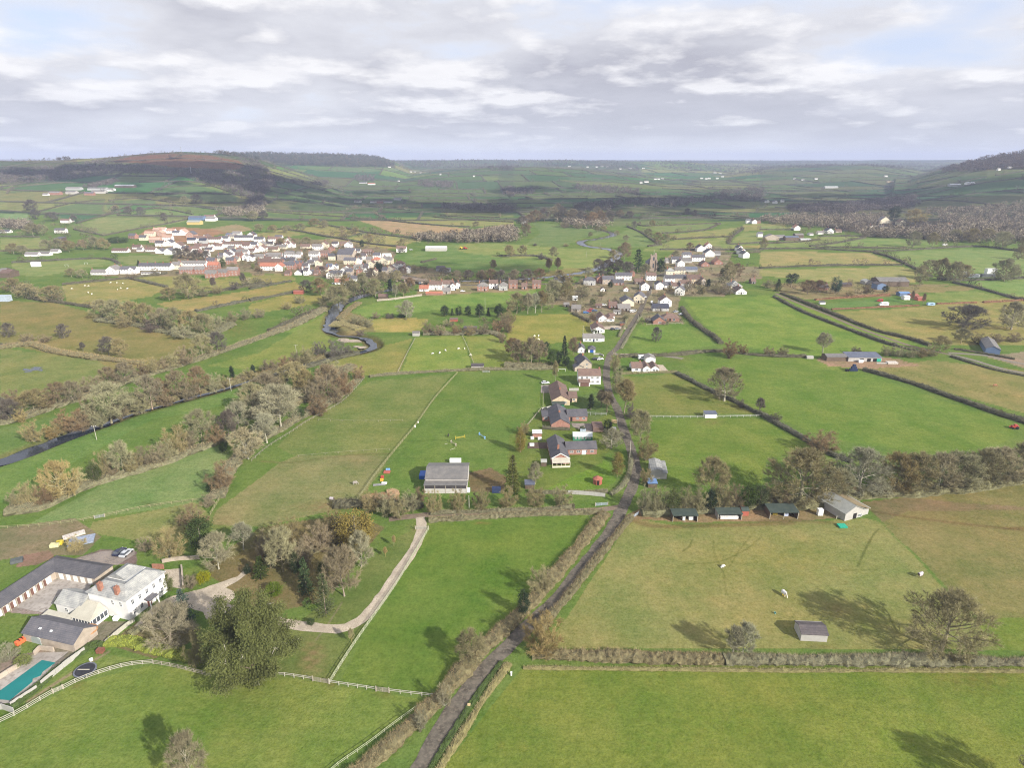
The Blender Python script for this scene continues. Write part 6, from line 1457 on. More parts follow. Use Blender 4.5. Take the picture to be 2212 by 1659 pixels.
b,s=lane('bungalow','R',1412,1405,0,'white','brown')
w=130*s;W2=120*s
b. block(0.3,0,w+1.2,8,2.5,.55,'x');b. block(w/2+W2/2+.9,-1.0,W2,9,2.5,.72,'y');b. block(w/2+W2*1.5+1.0,-1.2,W2,9,2.5,.72,'y');b. win(0,0,.9,1.6,1.2);b. win(w/2+W2/2+1.2,-1.0,.9,1.3,1.1);b. win(w/2+W2*1.5+.4,-1.2,.9,1.3,1.1);b. win(w/2+W2*1.5+2.,-1.2,.9,1.,1.1);b. chimney(w/2,4,4.4,.8)
tag(b. done(),'white bungalow with twin white gables and brown roof','bungalow',LG,c2('R',1412,1405),'alone on the right of the lane mouth')
house('R',1622,1262,150,'white','grey',1,'g',d=7,group=LG,look='white garage with shallow grey gable',place='behind the twin-gabled white bungalow',name='garage',cat='garage',ch=0,wins=False,pitch=.4)
# ---- farms and scattered houses
FB='farm buildings on the left hill'
BN=dict(name='barn',cat='barn',ch=0,wins=False,pitch=.35,d=14)
houses('I',[(610,412,120,'grey','grey',BN),(810,415,155,'grey','sheet',BN),(1040,392,160,'timber','metal',BN),(820,440,110,'concrete','grey',BN),(920,422,48,'white','grey',BN),(450,452,90,'brick','grey',BN),(590,445,80,'concrete','sheet',BN)],FB)
houses('I',[(745,455,82,'brick','slate',dict(ch=2,look='big red brick farmhouse')),(378,457,44,'white','grey',F1),(545,688,76,'white','brown'),(580,680,34,'white','slate',GF),(502,772,92,'white','slate'),(40,770,80,'white','slate',dict(st=1)),(1752,652,86,'white','brown')],'scattered houses of the left hill')
houses('I',[(480,850,60,'timber','slate',dict(form='m')),(1620,702,108,'yellow','pale',dict(look='bright yellow barn')),(1640,663,125,'blue','blue'),(1760,672,80,'white','grey'),(40,1148,86,'timber','brown'),(10,1135,50,'timber','grey')],'barns of the left valley',**BN)
houses('I',[(262,968,110,'white','grey',dict(look='pale ruined-looking farm building')),(362,962,100,'white','grey',dict(st=1)),(452,940,66,'white','grey',dict(hs=2.2))],'pale buildings left of the village',st=1,wins=False,ch=0)
houses('J',[(905,513,60,'white','grey',F1),(1035,518,48,'white','grey',F1),(1092,523,52,'brick','brown'),(1160,518,66,'white','slate',F1),(1240,496,62,'grey','grey',BN),(1022,367,60,'white','red'),(950,357,62,'grey','slate',BN),(1172,223,24,'white','grey'),(1250,342,16,'white','grey'),(1352,262,16,'white',
'grey'),(1385,262,14,'white','grey'),(1436,272,18,'white','grey'),(1600,285,14,'white','grey'),(1880,300,14,'white','grey')],'far farms below the ridge',wins=False)
houses('K',[(x,y,22,'white','grey',dict(ch=0))for x,y in[(592,216),(745,220),(822,220),(866,217),(910,219),(1020,236),(1100,232),(1212,232),(1245,347),(1192,354),(1312,324),(1340,324),(1372,322),(1812,270),(1856,277),(1700,317),(1740,320),(1764,318),(1832,318),(1876,302),(1230,348)]],'white houses of the far valley',
wins=False)
houses('K',[(240,668,34,'white','brown'),(277,664,26,'white','slate',GF),(215,694,50,'white','grey',BN),(2095,690,42,'white','slate'),(2142,694,40,'white','brown',G1),(2190,805,40,'white','slate',dict(name='barn',cat='barn',ch=0)),(2175,690,36,'brick','brown',F1)],'farms beyond the church',wins=False)
houses('L',[(65,518,28,'white','slate',G1),(132,524,30,'white','slate',G1),(192,513,24,'white','grey'),(1057,300,26,'white','grey'),(2097,233,26,'white','grey'),(2005,247,22,'white','grey'),(292,322,18,'white','grey'),(362,332,22,'white','grey'),(472,322,24,'white','grey'),(600,396,110,'grey','metal',
BN),(1770,366,64,'white','metal',BN),(1640,380,90,'grey','metal',BN),(1100,350,60,'buff','moss',BN)],'far houses on the right hillside',wins=False,ch=0)
houses('L',[(412,695,62,'white','slate'),(312,750,50,'white','orange',G1),(588,778,56,'white','slate',G1),(510,782,50,'white','grey',F1),(940,746,44,'white','brown',G1),(1005,746,66,'grey','slate'),(1045,694,100,'cream','grey',dict(form='g',look='large cream gabled house')),(1192,703,54,'cream','brown',
G1),(1282,745,44,'white','grey',F1),(1425,738,104,'brick','brown',F1),(1602,735,44,'white','orange',G1),(845,694,70,'stone','brown',F1),(660,768,50,'stone','brown',F1)],'houses of the right hamlet',wins=False)
houses('L',[(100,832,118,'stone','sheet',dict(form='g')),(170,828,80,'plank','grey'),(268,836,110,'timber','blue'),(330,815,70,'timber','grey'),(385,838,88,'plank','metal',dict(hs=2.4,pitch=.15)),(432,792,32,'white','grey',dict(hs=2.4))],'grey farm barns of the hamlet',**{**BN,'d':10})
houses('L',[(1120,1222,250,'timber','sheet',dict(d=16,look='big dark farm shed with grey roof')),(1015,1248,72,'blue','dark',dict(form='g',d=10)),(915,1205,70,'plank','pale',dict(hs=3,form='g',d=9,look='small pale round-topped shed')),(1212,1302,84,'blue','bluet',dict(hs=2.6,d=6,look='low shed with blue roof')),
(1232,1332,48,'white','metal',dict(hs=2.6,d=5)),(1297,1318,68,'rust','rust',dict(hs=2.2,d=6)),(1355,1340,66,'rust','rust',dict(hs=2.2,d=6)),(728,1222,80,'timber','dark',dict(hs=2.4,d=6))],'sheds of the dark farmyard',**BN)
house('L',530,1252,84,'brick','slate',1,look='brick bungalow with white chimney half hidden by trees',wins=False)
house('H',540,478,140,'timber','sheet',hs=2.6,d=7,ch=0,name='stable_building',cat='stable',wins=False,look='low dark stable with grey sheet roof',pitch=.3)
b,s=lane('stable_building','H',740,482,-2,'plank','blue')
w=230*s;b. block(0,0,w,8,2.6,.12,mono=1)
for t in(-.1,.12,.3):b. door(w*t,0,2.2,2.0,M_DARK,name='stall_shade_panel')  # dark panels on a closed wall, painted shade of the open stalls
b. door(w*.42,0,2.4,2.0,M_GREENP)
tag(b. done(),'long open stable with blue-grey mono-pitch roof','stable',None,c2('H',740,482),'right of the low dark stable')
b,s=lane('barn','H',1640,432,-28,'blue','sheet')
w=85*s;b. block(0,0,w,26,3.6,.45,'y')
tag(b. done(),'barn with blue gable and long grey roof','barn',None,c2('H',1640,432),'at the right edge beside a concrete yard')
# ---- barns and shelters of the near fields
b,s=lane('barn','F',1585,1380,0,'concrete','sheet')
w=338*s
b. block(0,3.2,w,12.5,4.3,.30,'x',oh=.35);b. block(0,0,w,3.15,3.4,.02,mono=1,th=.05)
a=MB();a. box(-w/2+.1,w/2-.1,-.05,.0,2.05,3.35);b. part('dark_front_panel',a,mat('painted_inner_shade',(.06,.055,.06),scale=2))  # dark panel, painted shade of the open upper front
a=MB()
for t in np. linspace(-w/2,w/2,5):a. box(t-.11,t+.11,-.12,.1,0,3.4)
b. part('post',a,M_WOOD)if False else None
for t in np. linspace(-w/2,w/2,5):
 a=MB();a. box(t-.11,t+.11,-.14,-.05,0,3.4);b. part('post',a,M_WOOD)
tag(b. done(),'big barn with weathered grey roof and concrete-panel front','barn',None,c2('F',1585,1380),'above the long hedge, left of the bungalow garden')
def yaw_to(k,p0,p1,z):
 a=cz(*c2(k,*p0),z);c=cz(*c2(k,*p1),z);return math. degrees(math. atan2(c[1]-a[1],c[0]-a[0]))-90
b,s=lane('barn','D',575,124,22,'plank','pale')
w=8.2;d=11.5
b. block(0,0,w,d,3.1,.48,'y',oh=.5);b. block(w/2+1.6,.4,3.1,d-.6,2.4,.0,mono=1);
b. door(.4,0,1.6,2.1,M_DARK);b. win(2.8,0,.3,2.,1.,'f')
a=MB();a. add([(w/2*.02,-.3,3.1+.48*w/2+.24),(w/2+.5+2.6,-.3,2.55),(w/2+.5+2.6,d+.3,2.55),(w/2*.02,d+.3,3.1+.48*w/2+.24),(w/2*.02,-.3,3.1+.48*w/2+.2),(w/2+.5+2.6,-.3,2.42),(w/2+.5+2.6,d+.3,2.42),(w/2*.02,d+.3,3.1+.48*w/2+.2)],[(0,1,2,3),(7,6,5,4),(0,4,5,1),(1,5,6,2),(2,6,7,3)]);b. part('mossy_roof',
a,ROOF['moss'])
tag(b. done(),'pale plank barn with grey and mossy roof halves','barn',None,c2('D',575,124),'at the far corner of the horse field')
def shelter(k,x,y,wpx,wall,roof,d,h,look,place,front='open',yaw=0,name='field_shelter',posts=3,gable=False):
 p,w=mets(k,x,y,wpx)
 e=empty(name,(p[0],p[1],p[2]-.03),math. radians(yaw))
 W=MB();t=.08
 W. box(-w/2,w/2,d-t,d,0,h+.25);W. box(-w/2,-w/2+t,0,d-t,0,h);W. box(w/2-t,w/2,0,d-t,0,h)
 if front=='closed':W. box(-w/2+t,w/2-t,0,t,0,h)
 W. build('wall',WALL[wall],e)
 R=MB()
 if gable:
  B_=Bld. __new__(Bld);B_. w=MB();B_. r=R;B_. block(0,0,w,d,h,.38,'x',oh=.25)
  W2=MB()
  for sx in(-w/2,w/2-t):W2. add([(sx,0,h),(sx,d,h),(sx,d/2,h+.19*d),(sx+t,0,h),(sx+t,d,h),(sx+t,d/2,h+.19*d)],[(0,2,1),(3,4,5)])
  W2. build('gable',WALL[wall],e)
 else:
  q=[(-w/2-.25,-.5,h+.02),(w/2+.25,-.5,h+.02),(w/2+.25,d+.2,h+.30),(-w/2-.25,d+.2,h+.30)]
  R. add(q+[(a_,b_,c_+.1)for a_,b_,c_ in q],[(0,3,2,1),(4,5,6,7),(0,1,5,4),(1,2,6,5),(2,3,7,6),(3,0,4,7)])
 R. build('roof',ROOF[roof],e)
 if front=='open':
  for i in range(posts):
   tx=-w/2+w*i/(posts-1)
   a=MB();a. box(tx-.07,tx+.07,-.12,-.01,0,h);a. build('post',M_PALEWOOD,e)
  a=MB();a. box(-w/2,w/2,-.1,-.03,h-.18,h);a. build('lintel',M_PALEWOOD,e)
 return tag(e,look,'shelter' if name=='field_shelter' else 'shed',None,c2(k,x,y),place)
shelter('C',965,142,150,'timber','green',3.6,2.5,'open shelter with dark green roof and pale posts','nearest the lane in the row of open sheds')
shelter('C',1240,130,145,'plank','green',3.4,2.3,'open pale-sided shelter full of white sacks','second from the lane in the row of open sheds',posts=2)
shelter('C',1335,106,42,'rust','green',2.6,2.0,'small red-brown garden shed','right of the open shelter with white sacks','closed',name='garden_shed',gable=True)
shelter('D',145,124,172,'timber','green',5.,2.6,'open shelter with wide dark green roof and blue doors','third from the lane in the row of open sheds',posts=3)
shelter('D',330,880,158,'plank','dark',4.6,2.2,'lone pale plank field shed with dark ridged roof','alone in the horse field near the big bare oak','closed',yaw=-4,gable=True)
shelter('G',1712,771,92,'white','blue',3.2,2.2,'small white field shelter','on the white rail fence of the right fields','closed')
shelter('F',1842,378,98,'plank','dark',3.6,2.3,'grey field shelter with black roof','at the trimmed hedge above the barn field','closed')
shelter('F',1345,108,55,'plank','grey',4.,2.2,'small weathered shed','at the corner of the small middle paddocks','closed',gable=True)
shelter('G',1240,1335,70,'timber','bluet',3.,2.,'low shed with blue-grey sheet roof','below the tall weathered barn','closed')
shelter('Q',200,832,120,'brick','metal',3.,2.,'long garden shed with pale corrugated roof','at the left end of the bungalow garden','closed',name='garden_shed')
shelter('Q',290,1228,72,'timber','pale',2.6,2.,'small timber shed with pale roof','on the left edge of the sunny lawn','closed',name='garden_shed',gable=True)
shelter('Q',100,1530,120,'timber','blue',3.,2.,'low dark shed with blue-grey roof','at the bottom left corner of the bungalow garden','closed',name='garden_shed')
shelter('Q',485,438,160,'green','green',3.,2.,'low green-roofed lean-to','between the buff and the orange brick bungalows','closed',name='garden_shed')
shelter('L',527,1370,44,'white','slate',3.,2.,'tiny white shelter','at the left end of the upper beech hedge','closed')
shelter('R',1600,660,70,'timber','grey',4.,2.,'brown lean-to carport','left of the red brick gable bungalow','closed',name='garden_shed')
shelter('R',1200,710,60,'rust','slate',3.,2.,'small red-brown shed','beside the parking apron of the white bungalow','closed',name='garden_shed')
shelter('J',1712,1515,66,'rust','brown',3.,2.,'small red shed with white doors','in the brown garden scrub of the middle paddocks','closed',name='garden_shed')
shelter('J',1850,1590,110,'timber','dark',4.,2.,'dark open-sided shed','in the brown garden scrub of the middle paddocks','closed',name='garden_shed')
shelter('J',410,1284,80,'rust','rust',4.,2.4,'red-roofed field shed','in the olive field below the left village','closed',gable=True)
shelter('J',592,1228,46,'rust','rust',3.,2.2,'small red shed among trees','below the left village','closed')
p,w=mets('Q',812,880,262)
b=Bld('greenhouse',(p[0],p[1],p[2]),math. radians(-2),'green','glass');b. block(0,0,w,4.5,1.9,.5,'x',oh=.1);b. front(-w/2+.5,w/2-.5,0,5,.9,.9,.9)
tag(b. done(),'green-walled greenhouse with pale ribbed glass roof','greenhouse',None,c2('Q',812,880),'behind the L-shaped bungalow')
p=cast(*c2('Q',1012,1452));e=empty('summerhouse',p)
a=MB();a. prism([(1.7*math. cos(t),1.7*math. sin(t))for t in np. arange(8)*math. pi/4+.39],0,2.1);a. build('wall',WALL['rust'],e)
a=MB();q=[(2.0*math. cos(t),2.0*math. sin(t),2.1)for t in np. arange(8)*math. pi/4+.39];a. add(q+[(0,0,3.3)],[(i,(i+1)%8,8)for i in range(8)]+[tuple(range(8))[::-1]]);a. build('roof',mat('red_shingle',(.33,.12,.085)),e)
a=MB();a. box(-.4,.4,-1.66,-1.58,.1,1.9);a. build('door',M_DARK,e)
tag(e,'octagonal red-brown summerhouse','summerhouse',None,c2('Q',1012,1452),'on the sunny bungalow lawn')
b,s=lane('barn','G',1272,1262,-6,'plank','lichen')
w=88*s;b. block(0,0,w,9.5,3.4,.3,'y',oh=.2);b. block(w/2+.9,.2,1.8,9,2.6,.05,mono=1)
tag(b. done(),'tall weathered plank barn with lichened roof','barn',None,c2('G',1272,1262),'beside the lane above the crossroads')
# ---- church
p,w=mets('P',1028,392,84)
e=empty('church',(p[0],p[1],p[2]),math. radians(-8))
TW=6.6;TH=16
SAND=mat('church_sandstone',(.32,.25,.20),var=.22,scale=.5,col2=(.40,.33,.27))
a=MB();a. box(-TW/2,TW/2,0,TW,0,TH)
for i in range(5):
 for q in range(4):
  c=-TW/2+TW*(i+.5)/5
  if i%2==0:
   if q==0:a. box(c-.72,c+.72,.02,.5,TH+.01,TH+1.1)
   if q==1:a. box(c-.72,c+.72,TW-.5,TW-.02,TH+.01,TH+1.1)
   if q==2 and i not in(0,4):a. box(-TW/2+.02,-TW/2+.5,c+TW/2-.72,c+TW/2+.72,TH+.01,TH+1.1)
   if q==3 and i not in(0,4):a. box(TW/2-.5,TW/2-.02,c+TW/2-.72,c+TW/2+.72,TH+.01,TH+1.1)
a. box(-TW/2-.15,TW/2+.15,-.15,TW+.15,TH*.66,TH*.66+.3)
a. build('tower',SAND,e)
for sx in(-1,1):
 for yy in(-.9,TW-.3):
  q=MB();q. box(sx*TW/2-.6,sx*TW/2+.6,yy,yy+1.2,0,TH*.78);q. build('buttress',SAND,e)
for z,hh in((TH*.72,3.2),(3.5,4.2)):
 q=MB();q. box(-.75,.75,-.08,.05,z,z+hh);q. add([(-.75,-.08,z+hh),(.75,-.08,z+hh),(0,-.08,z+hh+.9)],[(0,1,2)]);q. build('window',M_GLASS,e)
q=MB();q. box(-6.5,6.5,TW+.02,TW+24,0,6);q. build('nave',SAND,e)
q=MB();q. add([(-7,TW+.02,5.9),(7,TW+.02,5.9),(7,TW+24.5,5.9),(-7,TW+24.5,5.9),(0,TW+.02,10.5),(0,TW+24.5,10.5)],[(0,3,5,4),(1,4,5,2),(0,4,1),(3,2,5),(0,1,2,3)]);q. build('roof',ROOF['slate'],e)
q=MB();q. box(TW/2-2.2,TW/2-.2,TW-2.2,TW-.2,TH+.02,TH+2.6);q. build('stair_turret',SAND,e)
q=MB();q. tube([(0,TW/2,TH),(0,TW/2,TH+6)],.08,5);q. build('flagpole',M_WHITE,e)
tag(e,'red sandstone church tower with battlements and flagpole','church',None,c2('P',1028,392))
# ---- stone bridge
p0=cast(*c2('O',1430,660));p1=cast(*c2('O',1800,708));L=np. linalg. norm(p1-p0);
e=empty('stone_bridge',(p0[0],p0[1],p0[2]),math. atan2(p1[1]-p0[1],p1[0]-p0[0]))
STO=mat('bridge_stone',(.34,.28,.23),var=.25,scale=.5,col2=(.42,.35,.28))
a=MB();a. box(0,L,0,6,2.6,3.4);a. build('deck',STO,e)
for yy in(-.35,6.02):
 a=MB();a. box(0,L,yy,yy+.33,2.6,4.5);a. build('parapet',STO,e)
for i in range(5):
 x=L*(i/4);a=MB();a. box(x-1.4,x+1.4,.2,5.8,-1.5,2.58);a. add([(x-1.4,.2,-1.5),(x,-1.6,-1.5),(x+1.4,.2,-1.5),(x-1.4,.2,3),(x,-1.6,3),(x+1.4,.2,3)],[(0,1,4,3),(1,2,5,4),(3,4,5)]);a. build('pier',STO,e)
tag(e,'long low stone road bridge with cutwater piers','bridge',None,c2('O',1620,690),'at the right end of the left village')
# ---- the manor
A_=cast(*c2('M',1050,742));Ae=cz(*c2('M',1015,592),6.5);Be=cz(*c2('M',1335,350),6.5);De=cz(*c2('M',670,530),6.5)
vx=(Be-Ae)[:2];LX=np. linalg. norm(vx);LYm=np. linalg. norm((De-Ae)[:2])
myaw=math. atan2(vx[1],vx[0])
b=Bld('manor_house',(Ae[0],Ae[1],0),myaw,'white','lichen');b. near=True
HW=6.5
b. w. box(.25,LX-.25,.25,LYm-.25,0,HW)
k=6.6;r=.66;e_=HW-.1;rz=HW+r*k/2;x1,y1=LX,LYm
V=[(-.2,-.2,e_),(x1+.2,-.2,e_),(x1+.2,k,e_),(k,k,e_),(k,y1+.2,e_),(-.2,y1+.2,e_),(k/2,k/2,rz),(x1-k/2,k/2,rz),(k/2,y1-k/2,rz)]
b. r. add(V,[(0,1,7,6),(1,2,7),(2,3,6,7),(3,4,8,6),(4,5,8),(5,0,6,8),(0,5,4,3,2,1)])
X0,X1,Y0,Y1=k+.05,x1+.2,k+.05,y1+.2;ym=(Y0+Y1)/2;hh=HW+.5*(Y1-Y0)/2
b. r. add([(X0,Y0,e_),(X1,Y0,e_),(X1,Y1,e_),(X0,Y1,e_),(X0,ym,hh),(X1-2.4,ym,hh)],[(0,1,5,4),(1,2,5),(2,3,4,5),(3,0,4),(0,3,2,1)])
for nm,(xx,yy)in(('a',(.9,3.7)),('b',(.9,9.3))):b. chimney(xx+.3,yy,HW+.6,2.1,1.0)
for f in range(2):b. front(.8,LX-.8,.25,5,1.05+3*f,.9,1.4)
b. front(1.,LYm-7,.25,2,4.05,.9,1.4,'l')
a=MB();a. box(LX*.5-1.5,LX*.5+1.5,-1.9,.2,2.9,3.15);a. build
b. part('porch_roof',a,ROOF['slate'])
for t in(-1.3,1.3):
 a=MB();a. tube([(LX*.5+t,-1.7,0),(LX*.5+t,-1.7,2.9)],.16,8);b. part('porch_column',a,M_WHITE)
a=MB();a. box(LX*.5-.6,LX*.5+.6,.1,.22,.05,2.2);b. part('front_door',a,mat('pinkish_door',(.5,.2,.15)))
def lw(u_,v_,z):
 q=cz(u_,v_,z)-np. array([Ae[0],Ae[1],0]);c,s_=math. cos(-myaw),math. sin(-myaw)
 return q[0]*c-q[1]*s_,q[0]*s_+q[1]*c
b. w. box(-2.6,3.5,LYm-.2,LYm+8.5,0,3.0)
ax0,ax1,ay0,ay1=-2.9,3.8,LYm+.05,LYm+8.8;am=(ax0+ax1)/2
b. r. add([(ax0,ay0,2.9),(ax1,ay0,2.9),(ax1,ay1,2.9),(ax0,ay1,2.9),(am,ay0,5.1),(am,ay1,5.1)],[(0,4,5,3),(1,2,5,4),(0,1,4),(2,3,5),(0,3,2,1)])
for yy in(2.,5.):b. win(-2.6,LYm+yy,.9,1.1,1.2,'l')
cx0,cx1,cy0,cy1=-5.2,-.05,LYm-6.2,LYm+.8
a=MB();a. box(cx0,cx1,cy0,cy1,0,.7);a. box(cx0,cx1,cy0,cy1,2.25,2.5)
for t in np. linspace(cy0,cy1-.14,8):a. box(cx0,cx0+.14,t,t+.14,.7,2.25)
for t in np. linspace(cx0+.6,cx1-.14,5):a. box(t,t+.14,cy0,cy0+.14,.7,2.25)
b. part('conservatory_frame',a,M_WHITE)
a=MB();a. box(cx0+.05,cx0+.1,cy0+.1,cy1-.1,.7,2.25);a. box(cx0+.1,cx1-.1,cy0+.05,cy0+.1,.7,2.25);b. part('conservatory_glass',a,M_GLASS)
a=MB();g_=2.4;a. add([(cx0-.2,cy0-.2,2.52),(cx1,cy0-.2,2.52),(cx1,cy1+.2,2.52),(cx0-.2,cy1+.2,2.52),(cx1,cy0+g_,4.0),(cx1,cy1-.3,4.0)],[(0,1,4),(0,4,5,3),(3,5,2)]);b. part('conservatory_roof',a,ROOF['ribbed'])
tag(b. done(),'large white manor house with lichened hipped slate roofs','house',None,c2('M',1000,500),'at the left edge behind the huge evergreen')
g0=cz(*c2('M',0,640),2.7);g1=cz(*c2('M',440,345),2.7);g2_=cz(*c2('M',785,385),2.7)
dv=(g1-g0)[:2];LW=np. linalg. norm(dv);dv/=LW
b=Bld('stable_range',(g1[0],g1[1],0),math. atan2(dv[1],dv[0])+math. pi,'stone','slate');b. near=True
L2=np. linalg. norm((g2_-g1)[:2])
DW=6.2;hz=2.6;rr=hz+.62*DW/2
LWX=LW+9
b. w. box(-DW,LWX,-DW,-.02,0,hz);b. w. box(-DW,-.02,-.01,L2,0,hz)
V=[(-DW-.3,-DW-.3,hz-.15),(LWX,-DW-.3,hz-.15),(LWX,.3,hz-.15),(.3,.3,hz-.15),(.3,L2+.25,hz-.15),(-DW-.3,L2+.25,hz-.15),(-DW/2,-DW/2,rr),(LWX,-DW/2,rr),(-DW/2,L2+.25,rr)]
b. r. add(V,[(0,1,7,6),(1,2,7),(3,6,7,2),(3,4,8,6),(4,5,8),(5,0,6,8),(0,5,4,3,2,1)])
b. w. add([(-DW,L2,hz),(-.02,L2,hz),(-DW/2,L2,rr-.2)],[(0,1,2)])
WH=mat('white_stable_door',(.78,.76,.72));BR=mat('brown_stable_door',(.16,.085,.065))
for i in range(8):
 x=1.6+i*(LW-1.5)/7.5
 a=MB();a. box(x-.1,x+1.5,-.02,.03,.1,2.1);b. part('white_panel',a,WH)
 a=MB();a. box(x+1.55,x+2.5,-.02,.05,.05,2.05);b. part('stable_door',a,BR)
 a=MB();a. box(x+2.7,x+2.95,.35,.6,0,2.5);b. part('post',a,M_WOOD)
for i in range(5):
 y=1.2+i*(L2-1.5)/5
 a=MB();a. box(-.02,.04,y,y+1.5,.1,2.1);b. part('white_panel',a,WH)
a=MB();a. box(-2.1,-1.3,L2-3.4,L2-2.4,rr-1.6,rr-1.15);b. part('skylight',a,M_WHITE)
tag(b. done(),'L-shaped stone stable range with long slate roof','stable',None,c2('M',300,400),'around the paved yard left of the manor')
q0=cz(*c2('M',180,842),2.7);q1=cz(*c2('M',255,690),5.4);q2=cz(*c2('M',372,705),2.7)
ctr=(q0+q2)/2;dirg=(q0-q2)[:2];WG=np. linalg. norm(dirg);yawg=math. atan2(dirg[1],dirg[0])
b=Bld('cottage_wing',(ctr[0],ctr[1],0),yawg,'stone','slate');b. near=True
b. block(0,0,WG,16,2.6,.62,'y')
for t in(4.,7.5):
 a=MB();a. add([(WG*.25-.4,t,2.6+.62*WG*.25+.34),(WG*.25+.5,t,2.6+.62*(WG*.25-.6)+.36),(WG*.25+.5,t+.8,2.6+.62*(WG*.25-.6)+.36),(WG*.25-.4,t+.8,2.6+.62*WG*.25+.34)],[(0,1,2,3)]);b. part('skylight',a,M_WHITE)
tag(b. done(),'stone-gabled range with slate roof and skylights','outbuilding',None,c2('M',130,760),'at the left edge in front of the stable yard')
# ------------------------------------------------------------------ fences, gates, poles, walls
def fence(k,pts,look,place,rails=2,h=1.15,m=None,gap=2.2,name='rail_fence',parts=True,r=.055):
 pr=.07 if r>.05 else.045
 L=world_line(cl(k,pts),gap)
 z=hgt(L[:,0],L[:,1])
 m=m or M_PALEWOOD
 e=empty(name,(L[0,0],L[0,1],z[0]))
 o=np. array([L[0,0],L[0,1],z[0]])
 P=np. concatenate([L,z[:,None]],1)-o
 R=MB()
 for j in range(rails):
  zz=h*(.92-.38*j)if rails>1 else h*.9
  for i in range(len(P)-1):
   a,b_=P[i],P[i+1];d=(b_-a)[:2];n=np. array([-d[1],d[0]])/np. linalg. norm(d)*.035;dd=d/np. linalg. norm(d)*0
   w=r
   v=[]
   for q in(a,b_):
    for sx,sz in((-1,-1),(1,-1),(1,1),(-1,1)):v. append((q[0]+n[0]*sx,q[1]+n[1]*sx,q[2]+zz+w*sz))
   R. add(v,[(0,1,5,4),(1,2,6,5),(2,3,7,6),(3,0,4,7)])
 R. build('rail',m,e)
 pm=MB();pm. box(-pr,pr,-pr,pr,-.1,h);po=pm. build('post',m);me=po. data;bpy. data. objects. remove(po)
 if len(P)<=100 and parts:
  for q in P:
   p_=link('post',me,e);p_. location=q
 else:
  A=MB()
  for q in P:A. box(q[0]-.08,q[0]+.08,q[1]-.08,q[1]+.08,q[2]-.1,q[2]+h)
  struct(A. build('post_row',m,e),'stuff')
 mid=cl(k,pts)[len(pts)//2]
 return tag(e,look,'fence','post and rail fences',mid,place)
fence('M',[(-120,1625),(0,1572),(160,1495),(300,1410),(430,1335)],'pale three-rail fence, left stretch','at the bottom left edge of the near field',3)
fence('M',[(515,1300),(640,1238),(850,1162),(1050,1112),(1235,1095)],'pale three-rail fence, curving middle stretch','below the round trampoline',3)
fence('M',[(1240,1098),(1400,1125),(1560,1165),(1700,1200)],'brownish three-rail fence','below the bright yellow-green laurel hedge',3,m=M_WOOD)
fence('B',[(-60,1150),(0,1120),(88,1092),(300,1122)],'pale rail fence','right of the foot of the huge evergreen')
fence('B',[(405,1142),(560,1165),(690,1185)],'pale rail fence, short middle stretch','below the two rail fence corner')
fence('B',[(772,1195),(900,1210),(1040,1226)],'pale rail fence, right end','running to the lane bank above the near field')
fence('B',[(1015,190),(930,335),(830,505),(700,695),(600,835),(500,985),(405,1138)],'long grey-green rail fence','along the right side of the gravel drive',3,m=mat('lichened_rail',(.42,.44,.30)))
fence('B',[(400,1700),(470,1640),(650,1515),(800,1400),(950,1292)],'thin wire fence','beside the scrub bank at the bottom of the picture',2,m=mat('lichened_rail',(.42,.44,.30)),r=.03)
fence('F',[(830,1492),(920,1370),(1000,1255),(1140,1078),(1340,835),(1500,610),(1680,410)],'long mossy rail fence','between the pony field and the barn field',3,m=M_MOSSWOOD,gap=2.5)
fence('E',[(850,1567),(1100,1512),(1350,1472),(1640,1436)],'mossy rail fence','across the top of the rough grass by the stables',m=M_MOSSWOOD,gap=3.2)
fence('E',[(-20,1665),(300,1650),(600,1617),(765,1583)],'thin rail fence left of the gate','below the pale green strip',m=M_MOSSWOOD,gap=3.2)
fence('E',[(1700,1552),(1750,1470),(1800,1387)],'short steep rail fence','at the left corner of the pony field',3,m=M_MOSSWOOD)
fence('E',[(1500,1032),(1650,1000),(1850,957)],'pale rail fence','at the top of the pale green strip',m=M_PALEWOOD,gap=3)
fence('F',[(20,1122),(150,1010),(320,902),(470,802),(620,720),(750,642),(850,545),(930,452)],'wire fence','along the edge of the tree belt left of the pony field',2,m=M_WOOD,gap=3.,r=.03)
fence('G',[(1120,762),(1180,766),(1660,768),(2000,762),(2133,757)],'white rail fence','across the right fields at the white shelter',2,m=mat('white_rail',(.50,.50,.46)),gap=3.)
fence('F',[(1200,402),(1270,260),(1340,132)],'dark wire fence','left of the sheep paddock',2,m=M_WOOD,gap=3.,r=.04)
fence('F',[(1812,332),(1770,220),(1720,112)],'dark wire fence','right of the sheep paddock',2,m=M_WOOD,gap=3.,r=.04)
fence('R',[(1560,702),(1800,694),(2110,682)],'dark rail fence','below the red brick bungalows',2,m=M_WOOD,gap=2.6)
fence('F',[(560,790),(900,802),(1240,796)],'single electric tape on thin posts','across the upper pony field',1,.9,M_WOOD,5.,r=.012)
fence('F',[(400,1085),(760,1055),(1130,1030)],'single electric tape on thin posts','along the worn line above the ponies',1,.9,M_WOOD,5.,r=.012)
fence('D',[(470,125),(560,118)],'short white rail fence','in front of the pale plank barn',2)
fence('D',[(0,118),(225,95)],'pale rail','in front of the wide green-roofed shelter',2)if False else None
fence('Q',[(850,525),(940,535),(1130,540)],'pale green mesh fence','behind the round flower bed lawn',2,1.6,M_STEEL)
fence('Q',[(285,240),(280,430)],'thin wire fence','left of the buff brick bungalow',2,m=M_WOOD)
fence('Q',[(260,455),(70,680)],'grey rail fence','left of the orange brick bungalow',2,m=M_WOOD)
